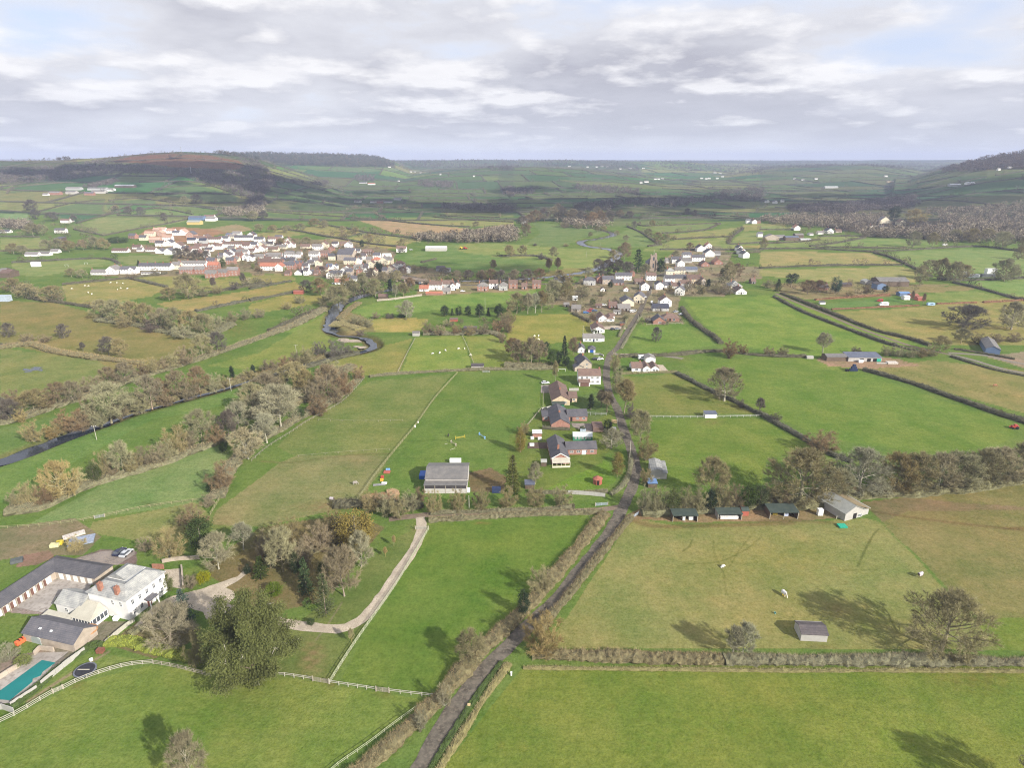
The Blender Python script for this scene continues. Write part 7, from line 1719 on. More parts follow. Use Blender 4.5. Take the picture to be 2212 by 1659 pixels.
def panel_fence(k,pts,h,m,look,place,name='plank_fence',t=.06,cat='fence'):
 L=world_line(cl(k,pts),1.8);z=hgt(L[:,0],L[:,1])
 a=MB()
 for i in range(len(L)-1):
  d=L[i+1]-L[i];n=np. array([-d[1],d[0]])/np. linalg. norm(d)*t;hh=h*(1+.03*((i*7)%3-1))
  p0,p1=L[i],L[i+1]-d*.02
  a. add([(*(p0-n),z[i]-.1),(*(p1-n),z[i]-.1),(*(p1+n),z[i]-.1),(*(p0+n),z[i]-.1),(*(p0-n),z[i]+hh),(*(p1-n),z[i]+hh),(*(p1+n),z[i]+hh),(*(p0+n),z[i]+hh)],[(0,1,5,4),(1,2,6,5),(2,3,7,6),(3,0,4,7),(4,5,6,7)])
 o=a. build(name,m)
 return tag(o,look,cat,None,cl(k,pts)[len(pts)//2],place)
panel_fence('G',[(560,1385),(700,1392),(860,1408)],1.5,WALL['plank'],'pale plank fence','at the foot of the bungalow lawn')
panel_fence('M',[(690,1000),(580,1080),(460,1175),(335,1280)],1.5,WALL['plank'],'grey plank fence, long upper stretch','behind the trampoline path')
panel_fence('M',[(305,1310),(200,1380),(90,1455)],1.5,WALL['plank'],'grey plank fence, lower stretch','below the swimming pool')
panel_fence('M',[(-40,1470),(0,1460),(120,1500)],1.6,WALL['plank'],'grey plank fence end','at the bottom left corner of the pool garden')
panel_fence('M',[(280,1030),(320,985),(440,1000)],1.3,WALL['stone'],'stone garden wall','above the swimming pool','stone_wall',.15,'wall')
panel_fence('M',[(-20,1235),(80,1170),(160,1125)],1.3,WALL['stone'],'stone garden wall','left of the swimming pool','stone_wall',.15,'wall')
panel_fence('A',[(1010,432),(940,430)],1.6,M_BRICKC,'red brick garden wall','right behind the manor','brick_wall',.2,'wall')
panel_fence('A',[(1120,425),(1125,480),(1130,555)],1.2,WALL['stone'],'stone wall','along the right side of the gravel terrace','stone_wall',.2,'wall')
panel_fence('A',[(1000,395),(1090,380),(1230,372)],1.2,WALL['stone'],'old stone wall with ivy','behind the manor lawn','stone_wall',.2,'wall')
panel_fence('O',[(1215,872),(1350,862),(1500,842),(1700,815)],1.6,mat('pale_stone_wall',(.36,.32,.26),col2=(.28,.25,.2)),'long pale stone wall','above the river meadow','stone_wall',.25,'wall')
panel_fence('A',[(830,755),(770,800),(710,850),(650,900)],1.3,M_PALEWOOD,'yellowish post screen','at the lower end of the forecourt','post_screen',.05)
panel_fence('Q',[(630,205),(760,205)],1.5,WALL['plank'],'pale timber fence panel','right of the buff bungalow roof')
panel_fence('Q',[(265,470),(390,445)],1.5,WALL['plank'],'pale timber fence panel','left of the low green lean-to')
panel_fence('R',[(1170,1150),(1285,1150)],.9,WALL['stone'],'low stone wall','at the lane mouth, right side','stone_wall',.2,'wall')
panel_fence('R',[(765,1145),(860,1148),(915,1170)],1.0,WALL['plank'],'curved pale wall','below the blue-doored garage','stone_wall',.2,'wall')
def gate(k,a,b_,m,look,place,h=1.15,bars=5):
 p0=cast(*c2(k,*a));p1=cast(*c2(k,*b_));L=np. linalg. norm((p1-p0)[:2])
 e=empty('field_gate',p0,math. atan2(p1[1]-p0[1],p1[0]-p0[0]))
 q=MB()
 for i in range(bars):q. box(.15,L-.15,-.025,.025,.15+i*(h-.2)/(bars-1),.22+i*(h-.2)/(bars-1))
 for x in(.15,L/2,L-.15):q. box(x-.04,x+.04,-.03,.03,.1,h+.05)
 q. add([(.15,.03,.15),(.25,.03,.15),(L-.15,.03,h),(L-.25,.03,h)],[(0,1,2,3)]);q. build('bars',m,e)
 for x in(0,L):
  q=MB();q. box(x-.1,x+.1,-.1,.1,-.1,h+.25);q. build('post',M_WOOD,e)
 tag(e,look,'gate','field gates',c2(k,*a),place)
gate('M',(430,1338),(512,1302),M_PALEWOOD,'pale wooden gate','in the three-rail fence near the pool')
gate('B',(300,1125),(400,1142),M_WOOD,'grey wooden gate','where the drive fence meets the field fence',1.3)
gate('B',(690,1188),(770,1196),M_WOOD,'grey wooden gate','halfway along the field fence',1.3)
gate('B',(932,190),(1012,190),M_PALEWOOD,'grey gate','across the top of the gravel drive',1.2)
gate('E',(765,1585),(848,1570),M_STEEL,'silver metal gate','between the rough grass and the pale green strip')
gate('G',(1072,1585),(1130,1550),mat('pale_blue_metal',(.40,.47,.55)),'pale blue-grey metal gate','at the field track right of the crossroads')
gate('G',(780,1482),(880,1475),mat('pale_blue_metal',(.40,.47,.55)),'pale blue metal gate','left of the crossroads below the bungalow garden')
gate('F',(1885,402),(1942,402),M_STEEL,'silver metal gate','beside the grey shelter in the trimmed hedge')
def pole(k,x,y,hpx_,look,place,arm=True,r=.13):
 u,v=c2(k,x,y);p,h=hpx(u,v,hpx_*cs(k))
 h=min(h,11)
 e=empty('utility_pole',p)
 a=MB();a. tube([(0,0,-.2),(0,0,h)],[r,r*.75],7);a. build('pole',M_PALEWOOD,e)
 if arm:
  a=MB();a. box(-1.1,1.1,-.07,.07,h-.5,h-.36);a. build('crossarm',M_WOOD,e)
  for t in(-.95,0,.95):
   a=MB();a. tube([(t,0,h-.36),(t,0,h-.1)],.07,6);a. build('insulator',M_WHITE,e)
 tag(e,look,'pole','utility poles',(u,v),place)
pole('E',782,946,122,'leaning pale utility pole with crossarm','in the green strip beside the river')
pole('E',1868,552,108,'utility pole with crossarm','at the top of the green strip by the river')
pole('F',383,268,92,'thin dark pole','in the field left of the river bend')
pole('G',1056,1105,150,'tall utility pole','at the lane bend beside the bungalow lawn',False)
pole('Q',1272,765,180,'utility pole','beside the white van at the lane edge',False)
pole('F',1775,1502,105,'utility pole','below the right corner of the big barn',False)
pole('R',605,835,130,'utility pole','behind the long white bungalow',False)
pole('R',1432,655,115,'utility pole','where the lane enters the village',False)
pole('R',1630,275,115,'utility pole','in the village street',False)
pole('K',735,972,48,'thin pale pole','in the meadow before the church',False,.1)
pole('K',920,822,40,'thin pale pole','beside the upper river bend',False,.1)
pole('K',848,885,36,'thin pale pole','in the pasture below the upper river bend',False,.1)
pole('J',1975,1420,110,'thin dark pole','in the long river meadow',False,.1)
pole('D',100,60,10,'x','x')if False else None
def mast(k,x,y,hpx_,look,place):
 u,v=c2(k,x,y);p,h=hpx(u,v,hpx_*cs(k))
 e=empty('radio_mast',p)
 a=MB()
 for i in range(3):
  t=i*2.094;a. tube([(1.5*math. cos(t),1.5*math. sin(t),0),(.5*math. cos(t),.5*math. sin(t),h)],[.35,.25],4)
 for j in range(8):
  z=h*j/8;rr=1.5-1.*j/8
  a. tube([(rr*math. cos(t),rr*math. sin(t),z)for t in(0,2.094,4.188,6.283)],.18,4)
 a. build('lattice',M_STEEL,e)
 a=MB();a. tube([(0,0,h*.85),(0,0,h*1.02)],.9,8);a. build('aerial',M_STEEL,e)
 tag(e,look,'mast',None,(u,v),place)
mast('I',1520,92,44,'tall lattice radio mast','on top of the heath hill')
mast('I',1602,275,58,'thin lattice mast','on the lower slope of the heath hill')
# ------------------------------------------------------------------ animals
def skin_body(name,V,E,R,m,parent=None,sub=1):
 me=bpy. data. meshes. new(name);me. from_pydata(V,E,[]);o=link(name,me,parent)
 me. materials. append(m)
 md=o. modifiers. new('skin','SKIN')
 for i,r_ in enumerate(R):me. skin_vertices[0]. data[i]. radius=(r_,r_)if np. isscalar(r_)else r_
 me. skin_vertices[0]. data[0]. use_root=True
 o. modifiers. new('sub','SUBSURF'). levels=sub;o. modifiers['sub']. render_levels=sub
 return o
def horse_mesh(m,graze,legm=None):
 V=[(-.55,0,1.25),(-.15,0,1.22),(.35,0,1.22),(.62,0,1.30)];R=[(.30,.33),(.30,.34),(.28,.35),(.22,.28)];E=[(0,1),(1,2),(2,3)]
 def add(p,r,j):
  V. append(p);R. append(r);E. append((j,len(V)-1));return len(V)-1
 if graze:n1=add((.95,0,1.05),.15,3);n2=add((1.2,0,.65),.11,n1);n3=add((1.32,0,.38),.10,n2);n4=add((1.36,0,.12),.065,n3)
 else:n1=add((.90,0,1.58),.16,3);n2=add((1.1,0,1.85),.12,n1);n3=add((1.3,0,1.78),.11,n2);n4=add((1.52,0,1.58),.07,n3)
 for s in(-1,1):
  a=add((.45,s*.16,.90),.12,2);b_=add((.46,s*.16,.52),.06,a);c=add((.45,s*.16,.12),.045,b_);add((.50,s*.16,.02),.06,c)
  a=add((-.58,s*.17,.88),.14,0);b_=add((-.48,s*.17,.70),.09,a);c=add((-.68,s*.17,.48),.06,b_);d=add((-.62,s*.17,.12),.045,c);add((-.57,s*.17,.02),.06,d)
  add((V[n2][0]+.0+(.03 if graze else-.02),s*.09,V[n2][2]+.17),.03,n2)
 t=add((-.86,0,1.18),.06,0);add((-.98,0,.72),.05,t)
 return V,E,R
def horse(k,x,y,yaw,m,graze,look,place,rug=None,s=1.):
 p=cast(*c2(k,x,y));e=empty('horse',(p[0],p[1],p[2]),math. radians(yaw),s)
 V,E,R=horse_mesh(m,graze)
 skin_body('body',V,E,R,m,e)
 if rug:
  a=MB();n=9;pr=[]
  for xx,hw,zt in((-.90,.36,1.52),(-.5,.42,1.62),(0,.42,1.58),(.45,.40,1.62),(.75,.30,1.62)):
   for j in range(n):
    t=math. pi*(j/(n-1));pr. append((xx,hw*math. cos(t)*1.05,zt-.42+.45*math. sin(t)if 0<j<n-1 else.72))
  i=(np. arange(4)[:,None]*n+np. arange(n-1)[None]). ravel()
  a. add(pr,np. stack([i,i+1,i+n+1,i+n],-1));a. build('rug',rug,e)
 a=MB()
 if not graze:a. box(.75,1.0,-.03,.03,1.55,1.95)
 else:a. box(.8,1.05,-.03,.03,1.0,1.3)
 a. build('mane',mat('dark_mane',(.05,.04,.035)),e)
 tag(e,look,'horse','horses and ponies in the fields',c2(k,x,y),place)
BAY=mat('bay_coat',(.10,.055,.04));GREYC=mat('grey_coat',(.42,.40,.37));WHITEC=mat('white_coat',(.78,.74,.66));BLACKC=mat('black_coat',(.035,.03,.03));CHEST=mat('chestnut_coat',(.42,.19,.12))
RUGG=mat('grey_lilac_rug',(.46,.42,.44));RUGD=mat('dark_rug',(.12,.11,.12))
horse('D',148,598,-75,WHITEC,True,'white horse with head down at a yellow tub','left of the big oak shadow in the horse field',mat('white_rug',(.75,.74,.72)))
horse('D',985,482,25,BAY,True,'grazing horse in a pale lilac-grey rug','near the right edge of the horse field',RUGG)
horse('F',855,1308,10,GREYC,True,'grey pony with pale legs','in the pony field by the rail fence',mat('grey_brown_rug',(.30,.27,.24)),.9)
horse('F',668,1440,-12,BAY,True,'dark pony in a grey rug','at the bare patch of the pony field',RUGG,.95)
horse('H',1658,660,-10,CHEST,True,'chestnut horse','in the far right tyre-tracked field')
horse('F',1607,922,80,BLACKC,True,'dark pony','beside the coloured jumps',None,.85)
def tub(k,x,y,m,look,place,r=.45,h=.35,name='feed_tub'):
 p=cast(*c2(k,x,y));a=MB();t=np. linspace(0,2*math. pi,14)[:-1]
 n=13;v=[(r*.85*math. cos(q),r*.85*math. sin(q),0)for q in t]+[(r*math. cos(q),r*math. sin(q),h)for q in t]+[(r*.88*math. cos(q),r*.88*math. sin(q),h)for q in t]+[(r*.8*math. cos(q),r*.8*math. sin(q),.08)for q in t]
 f=[]
 for l in range(3):f+=[(l*n+i,l*n+(i+1)%n,(l+1)*n+(i+1)%n,(l+1)*n+i)for i in range(n)]
 f. append(tuple(3*n+i for i in range(n)));a. add(v,f)
 o=a. build(name,m);o. location=p
 return tag(o,look,name. replace('_',' '). split()[-1],None,c2(k,x,y),place)
tub('D',146,597,M_YELLOW,'yellow feed tub','under the nose of the white horse')
tub('D',92,708,mat('teal_plastic',(.15,.32,.28)),'small teal bucket','in the horse field above the lone shed',.3,.4)
tub('M',738,1072,M_WHITE,'round white tub','on the path above the trampoline',.45,.5)
tub('F',1338,845,M_WHITE,'upright white drum','at the mossy rail fence',.4,.9,'water_drum')
tub('F',1362,808,M_WHITE,'short white drum','at the mossy rail fence, upper one',.4,.6,'water_drum')
def sheep_at(k,x,y,yaw,place,lie=False,s=1.,look=None):
 p=cast(*c2(k,x,y));e=empty('sheep',(p[0],p[1],p[2]-(.28 if lie else 0)),math. radians(yaw),s)
 V=[(-.38,0,.62),(0,0,.66),(.34,0,.64)];R=[(.22,.24),(.27,.28),(.22,.24)];E=[(0,1),(1,2)]
 def add(q,r,j):V. append(q);R. append(r);E. append((j,len(V)-1));return len(V)-1
 n1=add((.55,0,.62),.13,2);n2=add((.72,0,.42),.10,n1);add((.82,0,.30),.06,n2)
 for sg in(-1,1):
  a=add((.28,sg*.13,.35),.06,2);add((.28,sg*.13,.03),.04,a);a=add((-.36,sg*.13,.38),.07,0);b_=add((-.42,sg*.13,.22),.045,a);add((-.38,sg*.13,.03),.04,b_)
  add((V[n1][0]+.04,sg*.16,.62),.03,n1)
 skin_body('body',V,E,R,mat('white_fleece',(.78,.75,.66),scale=6),e)
 tag(e,look or 'white sheep','sheep','sheep grazing in the fields',c2(k,x,y),place)
for i,(x,y)in enumerate([(1477,256),(1537,250),(1584,230),(1694,216),(1738,215),(1783,268)]):sheep_at('F',x,y,i*70,'in the small bright paddock below the garden scrub',s=1.5)
for i,(x,y)in enumerate([(740,1220),(925,1193),(980,1193),(1030,1198),(605,1243),(715,1218),(985,1250),(1010,1238),(1065,1242),(770,1288),(740,1276)]):sheep_at('I',x,y,i*50,'in the pale field below the white terraces',s=1.5)
for i,(x,y)in enumerate([(285,114),(322,112),(322,140)]):sheep_at('G',x,y,i*80,'in the small field left of the white bungalows',s=1.5)
for i,(x,y)in enumerate([(1195,424)]):sheep_at('C',x,y,20,'alone in the middle of the horse field',True,1.4,'pale animal lying down')
# ------------------------------------------------------------------ vehicles
def car(k,x,y,yaw,m,look,place,kind='car',L=4.3,Wd=1.75,H=1.48,group='parked cars',name=None):
 p=cast(*c2(k,x,y));nm=name or{'car':'parked_car','van':'parked_van','motorhome':'motorhome','caravan':'caravan'}[kind]
 e=empty(nm,(p[0],p[1],p[2]+.02),math. radians(yaw))
 h2=L/2
 if kind=='car':prof=[(-h2,.35),(-h2,.85),(-h2+.15,.95),(-h2+.75,.98),(h2-1.25,.95),(h2-.15,.78),(h2,.62),(h2,.35)];cab=[(-h2+.35,.96),(-h2+.75,H),(h2-1.95,H),(h2-1.15,.94)]
 elif kind=='caravan':prof=[(-h2,.5),(-h2-.0,1.6),(-h2+.35,H),(h2-.4,H),(h2+.0,1.3),(h2,.5)];cab=None
 else:prof=[(-h2,.4),(-h2,H-.15),(-h2+.15,H),(h2-1.5,H),(h2-1.1,H*.66),(h2-.1,H*.48),(h2,.9),(h2,.4)];cab=None
 def ext(pr,w,w2=None):
  a=MB();n=len(pr);w2=w2 or[w]*n
  a. add([(q[0],-w2[i]/2,q[1])for i,q in enumerate(pr)]+[(q[0],w2[i]/2,q[1])for i,q in enumerate(pr)],[tuple(range(n)),tuple(range(2*n-1,n-1,-1))]+[(i,n+i,n+(i+1)%n,(i+1)%n)for i in range(n)])
  return a
 ext(prof,Wd). build('body',m,e)
 if cab:
  ext(cab,Wd,[Wd*.96,Wd*.78,Wd*.78,Wd*.96]). build('cabin_glass',M_GLASS,e)
  a=MB();a. box(-h2+.8,h2-2.,-Wd*.38,Wd*.38,H+.005,H+.04);a. build('cabin_roof',m,e)
 else:
  for s in(-1,1):
   a=MB();a. box(-h2*.5,h2*.35,s*Wd/2-.02,s*Wd/2+.02,H*.55,H*.78);a. build('window',M_GLASS,e)
 for sx in((-h2*.62,h2*.62)if kind!='caravan' else(0.,)):
  for s in(-1,1):
   a=MB();a. tube([(sx,s*Wd/2-.1*s,.32),(sx,s*Wd/2+.04*s,.32)],.32,12);a. add([(sx+.3*math. cos(t),s*Wd/2+.04*s,.32+.3*math. sin(t))for t in np. arange(8)*math. pi/4],[tuple(range(8))]);a. build('wheel',M_BLACK,e)
 for s in(-1,1):
  a=MB();a. box(h2-.04,h2+.02,s*Wd*.36-.16,s*Wd*.36+.16,.6,.76);a. build('headlight',M_WHITE,e)
 tag(e,look,{'parked_car':'car','parked_van':'van'}. get(nm,nm),group,c2(k,x,y),place)
def paint(n,c):return mat(n+'_paint_metal',c,var=.06,scale=1,rough=.25,spec=.5)
NAVY=paint('navy',(.025,.03,.06));SILV=paint('silver',(.48,.50,.53));WHT=paint('white_car',(.8,.8,.8));BLK=paint('black',(.02,.02,.022));GRN=paint('grey_car',(.25,.26,.27));REDC=paint('red_car',(.4,.04,.04));BLU=paint('blue_car',(.08,.2,.45));PBLU=paint('pale_blue',(.35,.52,.72))
yc=yaw_to('M',(940,225),(1020,160),.5)+90
car('M',968,205,yc,NAVY,'navy blue estate car','left of the silver car in the manor car park')
car('M',1022,215,yc,SILV,'silver pickup car','right of the navy car in the manor car park')
car('Q',310,108,10,WHT,'white car','on the tarmac behind the buff bungalow')
car('Q',1232,762,80,WHT,'white van','at the lane edge behind the greenhouse','van',4.8,1.9,2.1)
car('R',1355,505,15,WHT,'white van','at the bend into the village, nearer one','van',4.8,1.9,2.1)
car('R',1392,488,60,WHT,'white car','just right of the nearer white van')
car('R',1060,770,5,BLK,'dark car','on the parking apron beside the white bungalow')
car('R',1130,768,8,GRN,'grey car','on the parking apron right of the dark car')
car('R',862,1222,20,WHT,'white car','in front of the stone cottage at the lane mouth')
car('R',800,1222,10,BLK,'black car','left of the white car at the lane mouth')
car('R',1505,1212,5,WHT,'white box van','behind the twin-gabled white bungalow','van',5.6,2.1,2.6)
car('R',1642,372,80,WHT,'white van','on the village street beside the solar roof','van',4.8,1.9,2.2)
car('R',862,404,0,WHT,'white car, left one of a pair','in the yard behind the long grey-brown roof')
car('R',920,402,0,WHT,'white car, right one of a pair','in the yard behind the long grey-brown roof')
car('R',780,488,5,BLU,'blue car','in the scrapyard-like yard left of the street')
car('R',690,500,5,REDC,'red car','in the scrapyard-like yard left of the street')
car('R',735,470,5,REDC,'dark red car','in the scrapyard-like yard left of the street')
car('R',650,520,5,BLU,'blue van','in the scrapyard-like yard left of the street','van')
car('R',1550,280,75,WHT,'white car','parked on the village street')
car('R',2010,505,20,SILV,'silver car','behind the brick bungalows right of the street')
car('R',2085,545,20,SILV,'pale covered car','at the dark hedge right of the brick bungalows')
car('O',1480,625,20,PBLU,'pale blue car','beside the stone bridge')
car('O',755,688,15,WHT,'white car','left of the low white hall')
car('O',1580,322,0,WHT,'white car','right of the white farmhouse')
car('O',2140,770,10,WHT,'white car','at the end of the row on the village road')
car('L',1035,1380,180,WHT,'white motorhome','between the two beech hedges','motorhome',7.2,2.3,2.9,None)
car('L',1428,1380,180,PBLU,'pale blue caravan','right of the red sheds','caravan',6.,2.2,2.5,None)
car('L',1002,1345,180,REDC,'red and white horsebox','behind the white motorhome','van',4.6,1.9,2.2,None,'horsebox')
car('L',1545,876,180,WHT,'white lorry','on the hedge-lined lane below the hamlet','van',6.,2.2,2.6,None,'lorry')
def machine(k,x,y,yaw,m,look,place,name='farm_machine',s=1.):
 p=cast(*c2(k,x,y));e=empty(name,p,math. radians(yaw),s)
 a=MB();a. box(-1.6,1.2,-.8,.8,.6,1.5);a. box(1.2,2.2,-.35,.35,.7,1.1);a. build('body',m,e)
 a=MB();a. box(-1.,.2,-.65,.65,1.51,2.1);a. build('hopper',m,e)
 for sx,rr in((-.9,.7),(.9,.45)):
  for s_ in(-1,1):
   a=MB();a. tube([(sx,s_*.8,rr),(sx,s_*1.1,rr)],rr,12);a. build('wheel',M_BLACK,e)
 tag(e,look,'machine' if name=='farm_machine' else name,None,c2(k,x,y),place)
machine('H',1795,955,170,M_RED,'red farm machine','below the straight hedge at the right edge',s=.95)
machine('O',2165,312,10,M_RED,'red trailer','in the bright field right of the long white-roofed shed',s=1.6)
machine('O',2125,312,10,M_YELLOW,'yellow tractor','coupled left of the red trailer','tractor',1.6)
# ------------------------------------------------------------------ yard and garden things
def crate(k,x,y,dims,m,look,place,name,cat,yaw=0,lift=0.,group=None,ribs=True):
 p=cast(*c2(k,x,y));w,d,h=dims
 a=MB();a. box(-w/2,w/2,-d/2,d/2,.08,h)
 if ribs:
  for t in(-.36,0,.36):a. box(w*t-.05,w*t+.05,-d/2-.04,d/2+.04,.02,h+.03)
 a. box(-w/2-.03,w/2+.03,-d/2-.03,d/2+.03,h*.9,h+.05)
 o=a. build(name,m);o. location=(p[0],p[1],p[2]+lift);o. rotation_euler=(0,0,math. radians(yaw))
 return tag(o,look,cat,group,c2(k,x,y),place)
crate('D',367,100,(1.7,1.3,2.3),M_WHITE,'tall white tank stack','left of the pale plank barn','water_tank','tank')
crate('D',505,172,(2.6,2.2,.5),M_GREENP,'flat green pallet heap','in front of the pale plank barn','pallet_heap','pallet')
crate('D',90,95,(1.6,1.,.6),M_YELLOW,'yellow feed bin','inside the wide green-roofed shelter','feed_bin','bin')
crate('D',160,108,(1.4,.3,1.7),mat('pale_blue_door',(.5,.56,.72)),'pale blue panel','at the front of the wide green-roofed shelter','loose_panel','panel')
crate('C',957,132,(.9,.7,1.3),M_WHITE,'white freezer','inside the shelter nearest the lane','freezer','freezer')
crate('C',1002,128,(1.6,.9,1.2),M_WHITE,'wide white cabinet','inside the shelter nearest the lane','cabinet','cabinet')
crate('C',1235,122,(6.,1.2,1.),mat('white_sacks',(.7,.69,.67),var=.3,scale=4),'heap of white sacks','inside the pale-sided shelter','sack_heap','sacks',ribs=False)
crate('F',1405,1245,(2.6,4.4,1.5),M_BLUE,'blue trailer','against the left wall of the big barn','trailer','trailer')
crate('F',1768,1368,(1.3,1.1,1.5),M_WHITE,'white tank','at the right front corner of the big barn','water_tank','tank')
crate('F',1995,1368,(3.2,2.,1.8),mat('navy_plastic',(.03,.045,.10)),'navy blue oil tank','behind the clipped trees right of the big barn','oil_tank','tank')
crate('F',1665,1130,(4.5,1.4,1.6),M_WHITE,'white horse trailer','behind the big barn','trailer','trailer')
crate('F',1112,1212,(2.4,1.8,.5),mat('brick_red',(.40,.12,.09)),'red-brown pallet','right of the mossy rail fence','pallet','pallet')
crate('F',1120,1198,(1.5,1.,.9),mat('sky_blue',(.2,.38,.65)),'sky blue box','behind the red-brown pallet','feed_bin','bin')
crate('F',1075,1255,(1.1,.9,.9),M_RED,'red play cube','above the orange one by the rail fence','play_block','toy')
crate('F',1070,1278,(1.1,.9,.8),mat('orange_yellow',(.75,.42,.05)),'orange-yellow play cube','below the red one by the rail fence','play_block','toy')
crate('F',1090,1302,(1.9,.9,.5),M_WHITE,'white bath trough','below the orange play cube','water_trough','trough')
crate('F',1050,1312,(4.5,1.2,.25),mat('grey_poles',(.25,.25,.25)),'heap of grey poles','beside the white bath trough','pole_heap','poles',10)
crate('Q',135,855,(1.4,1.4,.9),M_WHITE,'left white rabbit hutch','below the long garden shed','animal_hutch','hutch')
crate('Q',235,862,(1.6,1.2,.9),M_WHITE,'right white rabbit hutch','below the long garden shed','animal_hutch','hutch')
crate('Q',130,945,(1.9,1.2,.9),M_WHITE,'white garden table set','on the dug vegetable bed','garden_table','table')
crate('Q',815,750,(2.4,1.4,1.),mat('pale_blue_metal',(.40,.47,.55)),'pale blue cold frame','behind the greenhouse','cold_frame','frame')
crate('Q',1010,720,(4.6,7.,2.2),ROOF['brown'],'low brown-roofed garage block','right of the greenhouse','garage','garage',ribs=False)
crate('Q',1240,640,(2.6,.4,1.6),mat('tan_board',(.6,.45,.25)),'tan leaning board','at the lane edge beside the utility pole','loose_panel','panel',-20)
yb=yaw_to('M',(140,945),(240,880),.5)+90
for i in range(4):
 t=i/3;crate('M',150+75*t,945-50*t,(1.,1.,1.1),M_ORANGE,'bright orange barrel crate','in the row beside the stone-gabled range','plastic_crate','crate',yb,group='orange crates beside the range')
crate('M',445,150,(2.4,1.6,1.),mat('pale_yellow',(.62,.58,.32)),'pale yellow skip','left of the bright yellow skip above the stables','waste_skip','skip',15)
crate('M',485,130,(1.8,1.4,1.),M_YELLOW,'bright yellow skip','above the stable roof','waste_skip','skip',15)
crate('M',660,108,(7.,5.,.5),mat('slate_blue_sheet',(.28,.32,.40)),'blue-grey sheet-covered stack','above the car park','covered_stack','stack',25)
crate('M',600,65,(6.,2.,.8),mat('pale_rubble',(.55,.5,.45),var=.35,scale=2),'heap of pale timber','on the bank above the stables','timber_heap','heap',40,ribs=False)
crate('M',140,275,(3.,2.,1.),mat('dark_tarp',(.10,.11,.11)),'dark covered trailer','left above the stable roof','trailer','trailer',30)
crate('M',815,1005,(1.6,1.2,1.),mat('rust_brown',(.22,.09,.06)),'small brown box','at the end of the laurel hedge','log_box','box')
crate('M',590,890,(2.,1.,.7),mat('brick_red',(.40,.12,.09)),'low red garden bench','on the garden terrace below the conservatory','garden_bench','bench')
crate('M',940,745,(1.2,1.,1.),M_WHITE,'white garden ornament','at the corner of the manor','garden_urn','urn',ribs=False)
crate('L',1710,1140,(7.,3.,5.5),mat('white_wrap',(.72,.73,.72)),'tall left stack of white bales','under the oaks on the right','bale_stack','bales')
crate('L',1785,1145,(11.,3.,3.4),mat('white_wrap',(.72,.73,.72)),'low middle stack of white bales','under the oaks on the right','bale_stack','bales')
crate('L',1925,1122,(11.,4.,6.5),mat('white_wrap',(.72,.73,.72)),'largest right stack of white bales','behind a dark trailer','bale_stack','bales',8)
crate('L',1908,1140,(14.,3.,3.),mat('dark_tarp',(.10,.11,.11)),'dark trailer','in front of the largest bale stack','trailer','trailer')
for i,(x,y,z)in enumerate([(642,548,0),(660,548,0),(678,548,0),(651,548,1.3),(669,548,1.3),(660,548,2.6)]):
 crate('H',x,y,(1.5,1.3,1.3),mat('navy_plastic',(.03,.045,.10)),'dark blue drum',['at the left foot of','at the middle foot of','at the right foot of','left in the middle row of','right in the middle row of','topmost of'][i]+' the blue stack by the hedge','plastic_drum','drum',0,z,'stack of blue drums')
crate('H',615,550,(1.5,1.5,1.2),M_BLACK,'low black drum','left of the blue drum stack','plastic_drum','drum')
crate('H',860,498,(6.,.3,.8),WALL['plank'],'pale hurdle','in front of the open stable','hurdle','hurdle')
crate('H',930,495,(6.,3.,1.),mat('pale_rubble',(.55,.5,.45),var=.35,scale=2),'pale rubble heap','right of the open stable','rubble_heap','heap',ribs=False)
crate('H',710,488,(2.6,1.6,1.6),M_WHITE,'white and red trailer','in front of the open stable','trailer','trailer')
crate('H',350,460,(4.,2.,1.6),WALL['plank'],'pale clutter heap','at the left end of the stable yard','clutter_heap','heap')
crate('H',165,52,(2.5,1.,.6),M_WHITE,'white water trough','at the top of the bright sloping field','water_trough','trough')
crate('H',387,98,(3.,1.,.6),WALL['plank'],'pale trough','on the farm track','water_trough','trough')
crate('I',305,1052,(9.,4.,5.),M_WHITE,'white storage box','on the playing field','storage_box','container')
crate('I',20,1342,(14.,5.,5.),mat('pale_blue_metal',(.40,.47,.55)),'pale blue tank','at the left edge of the photo','storage_tank','tank')
crate('B',1523,1090,(.35,.35,1.0),M_WHITE,'white marker post','in the grass bank right of the lower lane','marker_post','post',ribs=False)
crate('B',1262,1282,(.6,.4,.7),mat('tan_board',(.6,.45,.25)),'small tan sign','at the right edge of the lower lane','road_sign','sign',ribs=False)
def goal(k,x,y,wpx,hpx_,look,place):
 u,v=c2(k,x,y);p,h=hpx(u,v,hpx_*cs(k));w=wpx*cs(k)/ppm(p)
 a=MB();a. tube([(-w/2,0,0),(-w/2,0,h)],.08,6);a. tube([(w/2,0,0),(w/2,0,h)],.08,6);a. tube([(-w/2,0,h),(w/2,0,h)],.08,6)
 o=a. build('goal_post',M_WHITE);o. location=p
 tag(o,look,'goal',None,(u,v),place)
goal('R',290,1400,105,38,'white goal frame','in the garden behind the white brown-roofed house')
goal('I',560,1055,26,20,'white goal frame, left one','on the playing field left of the village')
goal('I',722,1035,26,16,'white goal frame, right one','on the playing field left of the village')
